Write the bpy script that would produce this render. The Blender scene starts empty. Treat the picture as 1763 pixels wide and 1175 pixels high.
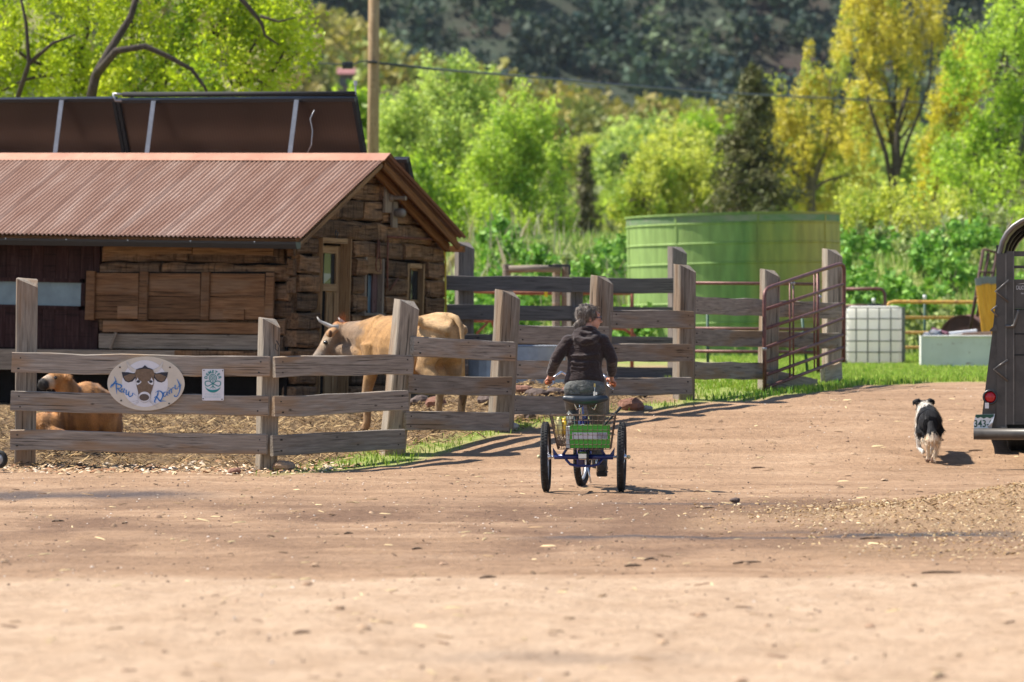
import bpy, math, random
import numpy as np
from mathutils import Vector, Matrix, Euler, noise as mnoise
random.seed(7); rng = np.random.default_rng(7)
sc = bpy.context.scene
COL = sc.collection
R = math.radians
# ---------------------------------------------------------------- camera
F = 1763 * 135 / 36          # focal length in photo pixels
HZ = 562.0                   # horizon row
EYE = 1.5
cam = bpy.data.cameras.new('camera'); camo = bpy.data.objects.new('camera', cam); COL.objects.link(camo)
cam.lens = 135; cam.sensor_width = 36; cam.clip_end = 4000; cam.clip_start = 0.5
cam.shift_y = -25.5 / 1763
camo.location = (0, 0, EYE); camo.rotation_euler = (R(90), 0, 0)
cam.dof.use_dof = True; cam.dof.focus_distance = 35.0; cam.dof.aperture_fstop = 2.8
sc.camera = camo
# ---------------------------------------------------------------- light
SUN_AZ, SUN_EL = -76.0, 54.0     # azimuth clockwise from +Y
w = bpy.data.worlds.new('World'); sc.world = w; w.use_nodes = True
nt = w.node_tree; bg = nt.nodes['Background']
sky = nt.nodes.new('ShaderNodeTexSky'); sky.sky_type = 'NISHITA'; sky.sun_disc = False
sky.sun_elevation = R(SUN_EL); sky.sun_rotation = R(SUN_AZ % 360); sky.altitude = 2000
sky.air_density = 1.0; sky.dust_density = 0.6
nt.links.new(sky.outputs[0], bg.inputs[0]); bg.inputs[1].default_value = 0.095
sl = bpy.data.lights.new('sun', 'SUN'); slo = bpy.data.objects.new('sun', sl); COL.objects.link(slo)
sl.energy = 4.7; sl.angle = R(0.53); sl.color = (1.0, 0.94, 0.84)
sd = Vector((math.sin(R(SUN_AZ)) * math.cos(R(SUN_EL)), math.cos(R(SUN_AZ)) * math.cos(R(SUN_EL)), math.sin(R(SUN_EL))))
slo.rotation_euler = (-sd).to_track_quat('-Z', 'Y').to_euler(); slo.location = (-30, 20, 40)
vs = sc.view_settings; vs.view_transform = 'Standard'; vs.look = 'None'; vs.gamma = 1; vs.exposure = 1.02
sc.cycles.max_bounces = 8; sc.cycles.transparent_max_bounces = 8; sc.cycles.use_denoising = True
sc.cycles.diffuse_bounces = 5; sc.cycles.caustics_reflective = False; sc.cycles.caustics_refractive = False

def P(px, py, Y):
    return Vector(((px - 881.5) / F * Y, Y, EYE - (py - HZ) / F * Y))

# ---------------------------------------------------------------- helpers
WM = {}
def setprops(o, label=None, cat=None, group=None, kind=None):
    if label: o['label'] = label
    if cat: o['category'] = cat
    if group: o['group'] = group
    if kind: o['kind'] = kind
    return o
def thing(name, label, cat, mat=None, group=None):
    o = bpy.data.objects.new(name, None); COL.objects.link(o); o.empty_display_size = 0.1
    m = mat if isinstance(mat, Matrix) else Matrix.Translation(Vector(mat or (0, 0, 0)))
    o.matrix_world = m; WM[o] = m.copy()
    return setprops(o, label, cat, group)
def np_mesh(name, V, faces_list, smooth=False):
    """faces_list: list of int arrays (n,k)"""
    me = bpy.data.meshes.new(name)
    V = np.asarray(V, dtype=np.float32); me.vertices.add(len(V)); me.vertices.foreach_set('co', V.ravel())
    tot = sum(a.size for a in faces_list); npoly = sum(len(a) for a in faces_list)
    me.loops.add(tot); me.polygons.add(npoly)
    me.loops.foreach_set('vertex_index', np.concatenate([a.ravel() for a in faces_list]).astype(np.int32))
    starts = []; s = 0
    for a in faces_list:
        k = a.shape[1]; starts.append(s + np.arange(len(a)) * k); s += a.size
    me.polygons.foreach_set('loop_start', np.concatenate(starts).astype(np.int32))
    me.update(calc_edges=True); me.validate()
    if smooth: me.polygons.foreach_set('use_smooth', np.ones(npoly, dtype=bool))
    return me
def attr(me, name, vals, typ='FLOAT'):
    a = me.attributes.new(name, typ, 'POINT')
    if typ == 'FLOAT': a.data.foreach_set('value', np.asarray(vals, dtype=np.float32).ravel())
    else: a.data.foreach_set('color', np.asarray(vals, dtype=np.float32).ravel())
def link(name, me, mat, parent=None, frame=None, world=False):
    if mat is not None:
        me.materials.clear(); me.materials.append(mat)
    o = bpy.data.objects.new(name, me); COL.objects.link(o)
    if parent is not None:
        o.parent = parent; pm = WM[parent]
        if frame is not None:
            o.matrix_local = pm.inverted() @ frame; WM[o] = frame.copy()
        else:
            if world: me.transform(pm.inverted())
            WM[o] = pm
    else:
        fr = frame if frame is not None else Matrix.Identity(4)
        o.matrix_world = fr; WM[o] = fr.copy()
    return o
class MB:
    def __init__(s): s.v = []; s.f = []; s.sm = False
    def add(s, vs_, fs):
        b = len(s.v); s.v += [tuple(p) for p in vs_]; s.f += [tuple(i + b for i in q) for q in fs]; return s
    def box(s, lo, hi, M=None):
        (a, b, c), (d, e, g) = lo, hi
        vs_ = [Vector(p) for p in ((a,b,c),(d,b,c),(d,e,c),(a,e,c),(a,b,g),(d,b,g),(d,e,g),(a,e,g))]
        if M is not None: vs_ = [M @ p for p in vs_]
        return s.add(vs_, [(0,3,2,1),(4,5,6,7),(0,1,5,4),(1,2,6,5),(2,3,7,6),(3,0,4,7)])
    def bbox(s, lo, hi, bv=0.01, jit=0.0, nx=1, M=None):
        """box with chamfered long edges (long axis x), nx segments, jitter"""
        (x0, y0, z0), (x1, y1, z1) = lo, hi
        prof = [(y0+bv,z0),(y1-bv,z0),(y1,z0+bv),(y1,z1-bv),(y1-bv,z1),(y0+bv,z1),(y0,z1-bv),(y0,z0+bv)]
        vs_ = []; fs = []
        for i in range(nx + 1):
            x = x0 + (x1 - x0) * i / nx
            dy, dz = random.uniform(-jit, jit), random.uniform(-jit, jit)
            for (y, z) in prof:
                p = Vector((x + (random.uniform(-jit, jit) if i in (0, nx) else 0), y + dy + random.uniform(-jit, jit)*.6, z + dz + random.uniform(-jit, jit)*.6))
                vs_.append(M @ p if M is not None else p)
        for i in range(nx):
            for k in range(8):
                a = i*8+k; b = i*8+(k+1) % 8
                fs.append((a, a+8, b+8, b))
        fs.append(tuple(range(8))); fs.append(tuple(nx*8+k for k in reversed(range(8))))
        return s.add(vs_, fs)
    def tube(s, pts, rad, n=8, cap=True, ell=None, up=None, closed=False):
        pts = [Vector(p) for p in pts]; m = len(pts)
        if not hasattr(rad, '__len__'): rad = [rad] * m
        T = []
        for i in range(m):
            if closed: t = pts[(i+1) % m] - pts[i-1]
            else: t = pts[min(i+1, m-1)] - pts[max(i-1, 0)]
            T.append(t.normalized() if t.length > 1e-9 else Vector((0,0,1)))
        u = Vector(up) if up else (Vector((0,0,1)) if abs(T[0].z) < .9 else Vector((0,1,0)))
        vs_ = []; fs = []
        for i in range(m):
            u = (u - T[i] * u.dot(T[i])); u.normalize(); b = T[i].cross(u)
            r = rad[i]; ra, rb = (r if hasattr(r, '__len__') else ((r, r*ell) if ell else (r, r)))
            for k in range(n):
                a = 2*math.pi*k/n
                vs_.append(pts[i] + u*(ra*math.cos(a)) + b*(rb*math.sin(a)))
        for i in range(m if closed else m-1):
            for k in range(n):
                a = i*n+k; b2 = i*n+(k+1) % n; c = ((i+1) % m)*n+(k+1) % n; d = ((i+1) % m)*n+k
                fs.append((a, b2, c, d))
        if cap and not closed:
            fs.append(tuple(reversed(range(n)))); fs.append(tuple((m-1)*n+k for k in range(n)))
        return s.add(vs_, fs)
    def sphere(s, c, r, nu=12, nv=8, M=None):
        if not hasattr(r, '__len__'): r = (r, r, r)
        c = Vector(c); vs_ = [Vector((0,0,-1))]; fs = []
        for j in range(1, nv):
            t = -math.pi/2 + math.pi*j/nv
            for i in range(nu):
                a = 2*math.pi*i/nu; vs_.append(Vector((math.cos(t)*math.cos(a), math.cos(t)*math.sin(a), math.sin(t))))
        vs_.append(Vector((0,0,1)))
        for i in range(nu):
            fs.append((0, 1+(i+1) % nu, 1+i))
            for j in range(nv-2):
                a = 1+j*nu+i; b = 1+j*nu+(i+1) % nu; fs.append((a, b, b+nu, a+nu))
            e = 1+(nv-2)*nu; fs.append((e+i, e+(i+1) % nu, len(vs_)-1))
        out = []
        for p in vs_:
            q = Vector((p.x*r[0], p.y*r[1], p.z*r[2]))
            if M is not None: q = M @ q
            out.append(q + c)
        return s.add(out, fs)
    def poly(s, pts, thick=None, n=(0, -1, 0)):
        """flat polygon; optional extrusion along -n"""
        pts = [Vector(p) for p in pts]; k = len(pts)
        if thick is None: return s.add(pts, [tuple(range(k))])
        d = Vector(n) * -thick
        fs = [tuple(range(k)), tuple(reversed(range(k, 2*k)))] + [(i, k+i, k+(i+1) % k, (i+1) % k) for i in range(k)]
        return s.add(pts + [p + d for p in pts], fs)
    def lathe(s, prof, c=(0,0,0), axis='z', n=24):
        """prof: list of (r, h)"""
        c = Vector(c); vs_ = []; fs = []; m = len(prof)
        for i in range(n):
            a = 2*math.pi*i/n
            for (r, h) in prof:
                p = (r*math.cos(a), r*math.sin(a), h)
                if axis == 'x': p = (p[2], p[0], p[1])
                if axis == 'y': p = (p[1], p[2], p[0])
                vs_.append(c + Vector(p))
        for i in range(n):
            for j in range(m-1):
                a = i*m+j; b = ((i+1) % n)*m+j
                fs.append((a, b, b+1, a+1))
        return s.add(vs_, fs)
    def mesh(s, name='m', smooth=False):
        me = bpy.data.meshes.new(name); me.from_pydata(s.v, [], s.f); me.update()
        if smooth: me.polygons.foreach_set('use_smooth', np.ones(len(me.polygons), dtype=bool))
        return me
    def build(s, name, mat, parent=None, frame=None, world=False, smooth=False):
        return link(name, s.mesh(name, smooth), mat, parent, frame, world)
def solo(name, label, cat, mb, mat, loc, group=None, smooth=False, kind=None):
    """a one-mesh thing whose verts are in world space"""
    me = mb.mesh(name, smooth) if isinstance(mb, MB) else mb
    me.transform(Matrix.Translation(-Vector(loc)))
    o = link(name, me, mat, frame=Matrix.Translation(Vector(loc)))
    return setprops(o, label, cat, group, kind)
def frame_between(p0, p1, up=(0,0,1)):
    """local x from p0 to p1, z up-ish; origin p0"""
    p0 = Vector(p0); x = (Vector(p1) - p0).normalized(); y = Vector(up).cross(x).normalized(); z = x.cross(y)
    m = Matrix((x, y, z)).transposed().to_4x4(); m.translation = p0
    return m
def blob(mb, voxel=0.015, smooth=6, factor=0.5, ratio=None):
    """one continuous surface out of overlapping closed shapes"""
    me = mb.mesh('tmp'); o = bpy.data.objects.new('tmp', me); COL.objects.link(o)
    m = o.modifiers.new('r', 'REMESH'); m.mode = 'VOXEL'; m.voxel_size = voxel; m.use_smooth_shade = True
    if smooth:
        q = o.modifiers.new('s', 'SMOOTH'); q.iterations = smooth; q.factor = factor
    dg = bpy.context.evaluated_depsgraph_get(); out = bpy.data.meshes.new_from_object(o.evaluated_get(dg))
    bpy.data.objects.remove(o); bpy.data.meshes.remove(me)
    out.polygons.foreach_set('use_smooth', np.ones(len(out.polygons), dtype=bool))
    return out
def text_mesh(s, size=1.0, bold=0.0, extrude=0.0, spacing=1.0):
    c = bpy.data.curves.new('t', 'FONT'); c.body = s; c.size = size; c.align_x = 'CENTER'; c.align_y = 'CENTER'
    c.offset = bold; c.extrude = extrude; c.space_character = spacing; c.resolution_u = 3
    o = bpy.data.objects.new('t', c); COL.objects.link(o)
    dg = bpy.context.evaluated_depsgraph_get(); me = bpy.data.meshes.new_from_object(o.evaluated_get(dg))
    bpy.data.objects.remove(o); bpy.data.curves.remove(c)
    return me
def covert(me): 
    a = np.empty(len(me.vertices)*3, dtype=np.float32); me.vertices.foreach_get('co', a); return a.reshape(-1, 3)
def nonormals(me):
    a = np.empty(len(me.vertices)*3, dtype=np.float32); me.vertices.foreach_get('normal', a); return a.reshape(-1, 3)

# smooth value noise on numpy arrays
_perm = np.random.default_rng(3).random((256, 256))
def vnoise(x, y):
    xi = np.floor(x).astype(int); yi = np.floor(y).astype(int); fx = x-xi; fy = y-yi
    fx = fx*fx*(3-2*fx); fy = fy*fy*(3-2*fy)
    g = lambda i, j: _perm[i % 256, j % 256]
    return (g(xi,yi)*(1-fx)+g(xi+1,yi)*fx)*(1-fy)+(g(xi,yi+1)*(1-fx)+g(xi+1,yi+1)*fx)*fy
def fbm(x, y, o=4):
    s = 0; a = .5; t = 0
    for k in range(o):
        s = s + a*vnoise(x*2**k+17*k, y*2**k+31*k); t += a; a *= .5
    return s/t
def sstep(a, b, x):
    t = np.clip((x-a)/(b-a), 0, 1); return t*t*(3-2*t)

# ---------------------------------------------------------------- materials
def srgb(r, g, b):
    f = lambda c: (c/12.92 if c <= .04045 else ((c+.055)/1.055)**2.4)
    return (f(r/255), f(g/255), f(b/255), 1)
def L(r, g=None, b=None):
    return (r, r if g is None else g, r if b is None else b, 1)
class NT:
    def __init__(s, name):
        s.m = bpy.data.materials.new(name); s.m.use_nodes = True; s.t = s.m.node_tree
        s.b = s.t.nodes['Principled BSDF']; s.o = s.t.nodes['Material Output']
    def n(s, typ, **kw):
        nd = s.t.nodes.new('ShaderNode' + typ)
        for k, v in kw.items():
            if k.startswith('i_'): nd.inputs[k[2:]].default_value = v
            else: setattr(nd, k, v)
        return nd
    def l(s, a, b): s.t.links.new(a, b)
    def co(s, scale=(1,1,1), kind='Object', rnd=0.0):
        tc = s.n('TexCoord'); mp = s.n('Mapping'); mp.inputs['Scale'].default_value = scale
        s.l(tc.outputs[kind], mp.inputs['Vector'])
        if rnd:
            oi = s.n('ObjectInfo'); mu = s.n('Math', operation='MULTIPLY'); mu.inputs[1].default_value = rnd
            s.l(oi.outputs['Random'], mu.inputs[0]); s.l(mu.outputs[0], mp.inputs['Location'])
        return mp.outputs[0]
    def noise(s, vec, scale=5, detail=4, rough=.55, dist=0):
        nd = s.n('TexNoise'); nd.inputs['Scale'].default_value = scale; nd.inputs['Detail'].default_value = detail
        nd.inputs['Roughness'].default_value = rough; nd.inputs['Distortion'].default_value = dist
        s.l(vec, nd.inputs['Vector']); return nd.outputs['Fac']
    def ramp(s, fac, stops):
        nd = s.n('ValToRGB'); el = nd.color_ramp.elements
        while len(el) < len(stops): el.new(.5)
        for e, (p, c) in zip(el, stops): e.position = p; e.color = c
        s.l(fac, nd.inputs[0]); return nd.outputs[0]
    def mix(s, fac, a, b, typ='MIX'):
        nd = s.n('MixRGB', blend_type=typ)
        for inp, v in zip(nd.inputs, (fac, a, b)):
            if hasattr(v, 'is_output'): s.l(v, inp)
            elif hasattr(v, '__len__'): inp.default_value = v
            else: inp.default_value = v
        return nd.outputs[0]
    def math(s, op, a, b=None):
        nd = s.n('Math', operation=op)
        for inp, v in zip(nd.inputs, (a, b)):
            if v is None: continue
            if hasattr(v, 'is_output'): s.l(v, inp)
            else: inp.default_value = v
        return nd.outputs[0]
    def attr(s, name, out='Fac'):
        nd = s.n('Attribute', attribute_name=name); return nd.outputs[out]
    def bump(s, h, strength=.4, dist=.01):
        nd = s.n('Bump'); nd.inputs['Strength'].default_value = strength; nd.inputs['Distance'].default_value = dist
        s.l(h, nd.inputs['Height']); s.l(nd.outputs[0], s.b.inputs['Normal']); return nd
    def col(s, c):
        if hasattr(c, 'is_output'): s.l(c, s.b.inputs['Base Color'])
        else: s.b.inputs['Base Color'].default_value = c
    def set(s, **kw):
        for k, v in kw.items():
            s.b.inputs[{'rough':'Roughness','metal':'Metallic','spec':'Specular IOR Level','trans':'Transmission Weight','alpha':'Alpha','coat':'Coat Weight','sheen':'Sheen Weight'}[k]].default_value = v
        return s.m
def rndval(s, amt):
    """per-object brightness factor 1-amt .. 1+amt as colour"""
    oi = s.n('ObjectInfo'); mr = s.n('MapRange'); mr.inputs['To Min'].default_value = 1-amt; mr.inputs['To Max'].default_value = 1+amt
    s.l(oi.outputs['Random'], mr.inputs['Value']); return mr.outputs[0]
def m_noise(name, c1, c2, scale=8, rough=.7, bump=.2, bd=.01, metal=0, detail=4, coscale=(1,1,1), rnd=.1, c3=None, spec=.4, kind='Object'):
    s = NT(name); v = s.co(coscale, kind, 7.3 if rnd else 0)
    f = s.noise(v, scale, detail)
    stops = [(.32, c1), (.68, c2)] if c3 is None else [(.3, c1), (.52, c2), (.7, c3)]
    c = s.ramp(f, stops)
    if rnd: c = s.mix(1, c, rndval(s, rnd), 'MULTIPLY')
    s.col(c)
    if bump: s.bump(s.noise(v, scale*4, 3), bump, bd)
    return s.set(rough=rough, metal=metal, spec=spec)
def m_wood(name, cs, grain=(1.0, 16, 16), rough=.85, rnd=.2, bump=.5, patch=None, patchamt=.5, knots=True):
    """grain along local x; cs: dark, mid, light"""
    s = NT(name); v = s.co(grain, 'Object', 11.7)
    f = s.noise(v, 3.0, 6, .62, .4); f2 = s.noise(s.co((.6, 3, 3), 'Object', 5.1), 1.6, 3)
    c = s.ramp(f, [(.25, cs[0]), (.5, cs[1]), (.75, cs[2])])
    if patch is not None:
        c = s.mix(s.math('MULTIPLY', s.ramp(f2, [(.5, L(0)), (.62, L(1))]), patchamt), c, patch)
    crack = s.ramp(s.noise(s.co((.5, 26, 26), 'Object', 3.3), 2.2, 3), [(.60, L(1)), (.66, L(.35))])
    c = s.mix(1, c, crack, 'MULTIPLY')
    if knots:
        vo = s.n('TexVoronoi'); vo.inputs['Scale'].default_value = 2.6; s.l(s.co((1, 2.2, 2.2), 'Object', 9.9), vo.inputs['Vector'])
        c = s.mix(1, c, s.ramp(vo.outputs['Distance'], [(.035, L(.35)), (.075, L(1))]), 'MULTIPLY')
    c = s.mix(1, c, rndval(s, rnd), 'MULTIPLY'); s.col(c)
    s.bump(s.math('MULTIPLY', f, crack), bump, .012)
    return s.set(rough=rough, spec=.2)
def m_plain(name, c, rough=.5, metal=0, spec=.5, var=.12, scale=14):
    s = NT(name); f = s.noise(s.co(), scale, 4)
    s.col(s.mix(1, c, s.ramp(f, [(.3, L(1-var)), (.7, L(1+var))]), 'MULTIPLY'))
    return s.set(rough=rough, metal=metal, spec=spec)
def m_leaf(name, rough=.55, transl=.45, tint=(1.05, 1.08, .65, 1)):
    """foliage: colour from the 'col' attribute, light also passes through"""
    s = NT(name); c = s.attr('col', 'Color'); s.col(c); s.set(rough=rough, spec=.3)
    t = s.n('BsdfTranslucent'); s.l(s.mix(1, c, tint, 'MULTIPLY'), t.inputs['Color'])
    m = s.n('MixShader'); m.inputs[0].default_value = transl
    s.l(s.b.outputs[0], m.inputs[1]); s.l(t.outputs[0], m.inputs[2]); s.l(m.outputs[0], s.o.inputs['Surface'])
    return s.m
# ================================================================ terrain
_ry = [-200, 30, 33, 36, 38, 40.6, 43.5, 45.6, 50, 56, 63, 68, 76, 86, 110, 200, 400]
_rz = [0, 0, .01, .05, .13, .38, .64, .72, .80, .82, .85, 1.0, 2.0, 3.2, 3.5, 5.5, 9]
_ly = [-200, 30, 33, 37.5, 40, 47, 55, 63, 68, 76, 86, 110, 200, 400]
_lz = [0, 0, .01, .09, .2, .45, .7, .85, 1.0, 1.9, 3.0, 3.5, 5.5, 9]
def gz0(x, y):
    x = np.asarray(x, float); y = np.asarray(y, float)
    b = sstep(-2.2, -.2, x)
    z = np.interp(y, _ly, _lz)*(1-b) + np.interp(y, _ry, _rz)*b
    z = z + sstep(72, 80, y)*(fbm(x*.25, y*.25, 3)-.5)*.9*(1-sstep(100, 130, y))
    pad = sstep(4.2, 2.8, np.hypot(x-4.1, y-70.0)); z = z*(1-pad)+.9*pad      # levelled pad under the tank
    # wood chip pile, low lip of drier fill close by
    z = z + .30*np.exp(-((x-4.6)/1.5)**2-((y-30.0)/1.3)**2)
    z = z + .025*sstep(23.2, 22.2, y)
    return z
def gz(x, y):
    x = np.asarray(x, float); y = np.asarray(y, float)
    z = gz0(x, y)
    near = sstep(70, 55, y)
    rut = (fbm(x*.7+3, y*.35, 4)-.5)*.05 + (fbm(x*2.3, y*1.6+9, 4)-.5)*.035 + (fbm(x*6.3, y*5.1+9, 3)-.5)*.018
    cor = corral(x, y)
    return z + rut*near*(1+1.2*cor)
# corral fence line and road edge in plan
_fx = [-9, -4.83, -2.4, -1.15, -.08, 1.0, 2.0, 2.9, 3.75, 4.3]
_fy = [38.3, 37.9, 37.4, 38.9, 40.6, 42.2, 43.7, 45.6, 48.6, 56.0]
def fence_y(x): return np.interp(x, _fx, _fy)
def ray_ground(px, py):
    ys = np.linspace(12, 110, 3000); xs = (px-881.5)/F*ys; zs = EYE-(py-HZ)/F*ys
    i = np.argmax(zs < gz0(xs, ys)); return float(xs[i]), float(ys[i])
_edge = [ray_ground(*p) for p in ((430, 822), (560, 812), (640, 803), (720, 792), (800, 768), (900, 738), (1000, 724), (1100, 707), (1200, 697), (1300, 690), (1400, 678), (1470, 664), (1500, 661), (1700, 661), (1763, 661))]
_edge.sort()
_ex = [-30] + [e[0] for e in _edge] + [30]; _ey = [37.2] + [e[1] for e in _edge] + [_edge[-1][1]]
def edge_y(x): return np.interp(x, _ex, _ey)
def corral(x, y): return sstep(-.2, .3, y-fence_y(x))*sstep(4.4, 3.9, x)*sstep(58, 52, y)
def grass_mask(x, y):
    n = fbm(x*1.7+5, y*1.1, 4)
    d = y-edge_y(x)
    strip = sstep(-.15, .25, d+(n-.5)*.9)*sstep(-2.6, -1.6, x)*sstep(1.0, .2, y-fence_y(x)-sstep(2, 4, x)*40)
    strip *= sstep(.36, .56, n+.16*sstep(1.2, 2.6, x))
    far = sstep(60, 64, y+(n-.5)*5)
    cor = corral(x, y)*sstep(1.6, 2.6, x)*sstep(.42, .55, n)
    return np.clip(np.maximum(np.maximum(strip, far), cor), 0, 1)
def straw_mask(x, y):
    n = fbm(x*1.3, y*.9+40, 4)
    return np.clip(sstep(-.5, .2, y-fence_y(x)+(n-.5)*1.0)*sstep(2.4, 1.0, x)*sstep(52, 50, y), 0, 1)
xs = np.unique(np.concatenate([np.linspace(-400, -60, 9), np.linspace(-60, -11, 25), np.arange(-11, 11, .12), np.linspace(11, 60, 25), np.linspace(60, 400, 9)]))
ys = np.unique(np.concatenate([np.linspace(-60, 8, 18), np.arange(8, 46, .14), np.arange(46, 70, .4), np.arange(70, 110, 1.0), np.linspace(110, 420, 40)]))
X, Y = np.meshgrid(xs, ys); Z = gz(X, Y)
nx, ny = len(xs), len(ys)
idx = np.arange(nx*ny).reshape(ny, nx)
quads = np.stack([idx[:-1, :-1], idx[:-1, 1:], idx[1:, 1:], idx[1:, :-1]], -1).reshape(-1, 4)
me = np_mesh('ground', np.stack([X, Y, Z], -1).reshape(-1, 3), [quads], True)
n1 = fbm(X*.9, Y*.45, 4); n2 = fbm(X*2.1+8, Y*1.2, 4)
def band(yc, wd, x0, x1, sl=0): return np.exp(-((Y-yc-sl*X+(n2-.5)*wd*1.6)/wd)**2)*sstep(x0-.6, x0+.3, X)*sstep(x1+.6, x1-.3, X)
wet = band(27.35, .30, .35, 6, .06)*1.2*sstep(.30, .55, fbm(X*1.6, Y*3+3, 3)) + band(33.6, .55, -8, -2.9)*.9 + band(32.3, .22, 1.0, 2.0)*.8 + band(17.3, .3, -.2, .6)*.35
damp = sstep(.36, .60, n1)*(band(30.4, 2.4, -3.6, 2.8)*1.1) + band(26.5, 1.6, -6, 1.0)*.45*sstep(.35, .6, n2) + band(24.3, .9, -8, 8)*.35*sstep(.35, .6, n1) + (band(31.9, .13, -8, 4, .03)+band(31.2, .13, -8, 4, .03)+band(28.7, .16, -8, 8, -.03)+band(27.9, .16, -8, 8, -.03)+band(35.0, .2, -6, 3, .1))*.32*sstep(.3, .5, n2) + band(27.0, 1.3, .2, 6, .05)*.7 + band(32.5, .9, .9, 3)*.6
chips = band(30.0, 2.0, 1.0, 8, -.1)*sstep(.8, 3.4, X+(n2-.5)*2) + band(25.6, .9, 2.2, 8)*.35 + .45*sstep(-.9, .1, Y-fence_y(X))*sstep(-1.8, -2.6, X)
light = sstep(23.4, 22.4, Y+(n1-.5)*1.3)
attr(me, 'grass', grass_mask(X, Y)); attr(me, 'straw', straw_mask(X, Y)); attr(me, 'wet', np.clip(wet, 0, 1))
attr(me, 'damp', np.clip(damp, 0, 1)); attr(me, 'chips', np.clip(chips, 0, 1)); attr(me, 'light', light); attr(me, 'far', sstep(62, 70, Y))
s = NT('dirt_ground'); v = s.co((1, 1, 1)); v2 = s.co((1, .55, 1))
f1 = s.noise(s.co((.45, 1.3, 1)), 1.3, 8, .66, .6); f2 = s.noise(v2, 16, 8, .7); f3 = s.noise(v, 60, 4, .7)
dirt = s.ramp(f1, [(.28, L(.225, .134, .076)), (.5, L(.325, .203, .121)), (.72, L(.415, .275, .174))])
dirt = s.mix(1, dirt, s.ramp(f2, [(.22, L(.42, .38, .35)), (.42, L(.92)), (.7, L(1.2))]), 'MULTIPLY')
vo = s.n('TexVoronoi'); vo.inputs['Scale'].default_value = 7.5; s.l(s.co((1, .8, 1)), vo.inputs['Vector'])
dirt = s.mix(1, dirt, s.ramp(vo.outputs['Distance'], [(.06, L(.5)), (.13, L(1))]), 'MULTIPLY')
lt = s.ramp(s.noise(v2, 2.2, 7, .65), [(.3, L(.38, .255, .162)), (.7, L(.51, .365, .25))])
lt = s.mix(1, lt, s.ramp(f2, [(.25, L(.58, .54, .5)), (.48, L(.98)), (.75, L(1.14))]), 'MULTIPLY')
c = s.mix(s.attr('light'), dirt, lt)
c = s.mix(s.math('MULTIPLY', s.attr('damp'), .95), c, s.ramp(f2, [(.3, L(.10, .056, .034)), (.7, L(.225, .13, .078))]))
chipc = s.ramp(s.noise(s.co((1, 1, 1)), 38, 4, .7), [(.3, L(.12, .07, .035)), (.5, L(.29, .19, .10)), (.68, L(.46, .33, .19))])
c = s.mix(s.math('MULTIPLY', s.attr('chips'), .6), c, chipc)
strc = s.ramp(s.noise(s.co((1, .7, 1)), 13, 6, .7), [(.3, L(.045, .03, .017)), (.5, L(.15, .095, .048)), (.7, L(.28, .19, .095))])
c = s.mix(s.attr('straw'), c, strc)
gr = s.ramp(s.noise(v, 3.5, 6, .65), [(.3, L(.16, .21, .04)), (.5, L(.24, .29, .07)), (.7, L(.36, .32, .15))])
c = s.mix(s.attr('grass'), c, gr)
c = s.mix(s.math('MULTIPLY', s.attr('wet'), .9), c, L(.055, .042, .035))
s.col(c)
wr = s.math('SUBTRACT', .93, s.math('MULTIPLY', s.attr('wet'), .62)); s.l(wr, s.b.inputs['Roughness'])
hb = s.math('ADD', s.math('MULTIPLY', f2, 1.0), s.math('MULTIPLY', f3, .35)); s.bump(hb, .8, .035); s.set(spec=.25)
setprops(link('ground', me, s.m), kind='structure')

# ---------------------------------------------------------------- hills
def hill_mesh(name, fz, x0, x1, y0, y1, nx, ny, mat):
    gx = np.linspace(x0, x1, nx); gy = np.linspace(y0, y1, ny); HX, HY = np.meshgrid(gx, gy)
    ii = np.arange(nx*ny).reshape(ny, nx); q = np.stack([ii[:-1, :-1], ii[:-1, 1:], ii[1:, 1:], ii[1:, :-1]], -1).reshape(-1, 4)
    m = np_mesh(name, np.stack([HX, HY, fz(HX, HY)], -1).reshape(-1, 3), [q], True)
    return setprops(link(name, m, mat), kind='structure')
def near_hill(x, y):
    crest = np.interp(x, [-80, -40, -17, -8, 0, 8, 18, 30, 80, 200], [27, 26, 21.5, 17, 14.5, 13.5, 12.5, 11, 10, 10])
    t = sstep(255, 345, y)*(1-.55*sstep(360, 470, y))
    return 6.0+crest*t + (fbm(x*.04, y*.04, 4)-.5)*5*t
def far_hill(x, y):
    return 8+sstep(430, 1000, y)*210*(.85+.3*fbm(x*.004+2, y*.004, 3)) + (fbm(x*.013, y*.013, 4)-.5)*42*sstep(440, 620, y) - 4*sstep(470, 430, y)
m_h1 = m_noise('hill_scrub', L(.16, .13, .06), L(.20, .20, .06), .12, .95, .3, 1, rnd=0, c3=L(.12, .15, .05))
m_h2 = m_noise('hill_red_soil', L(.036, .030, .022), L(.034, .05, .028), .06, .95, .3, 1, rnd=0, c3=L(.05, .028, .023))
hill_mesh('near_hill', near_hill, -260, 260, 240, 480, 130, 60, m_h1)
hill_mesh('far_hill', far_hill, -700, 700, 430, 1300, 140, 100, m_h2)

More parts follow.
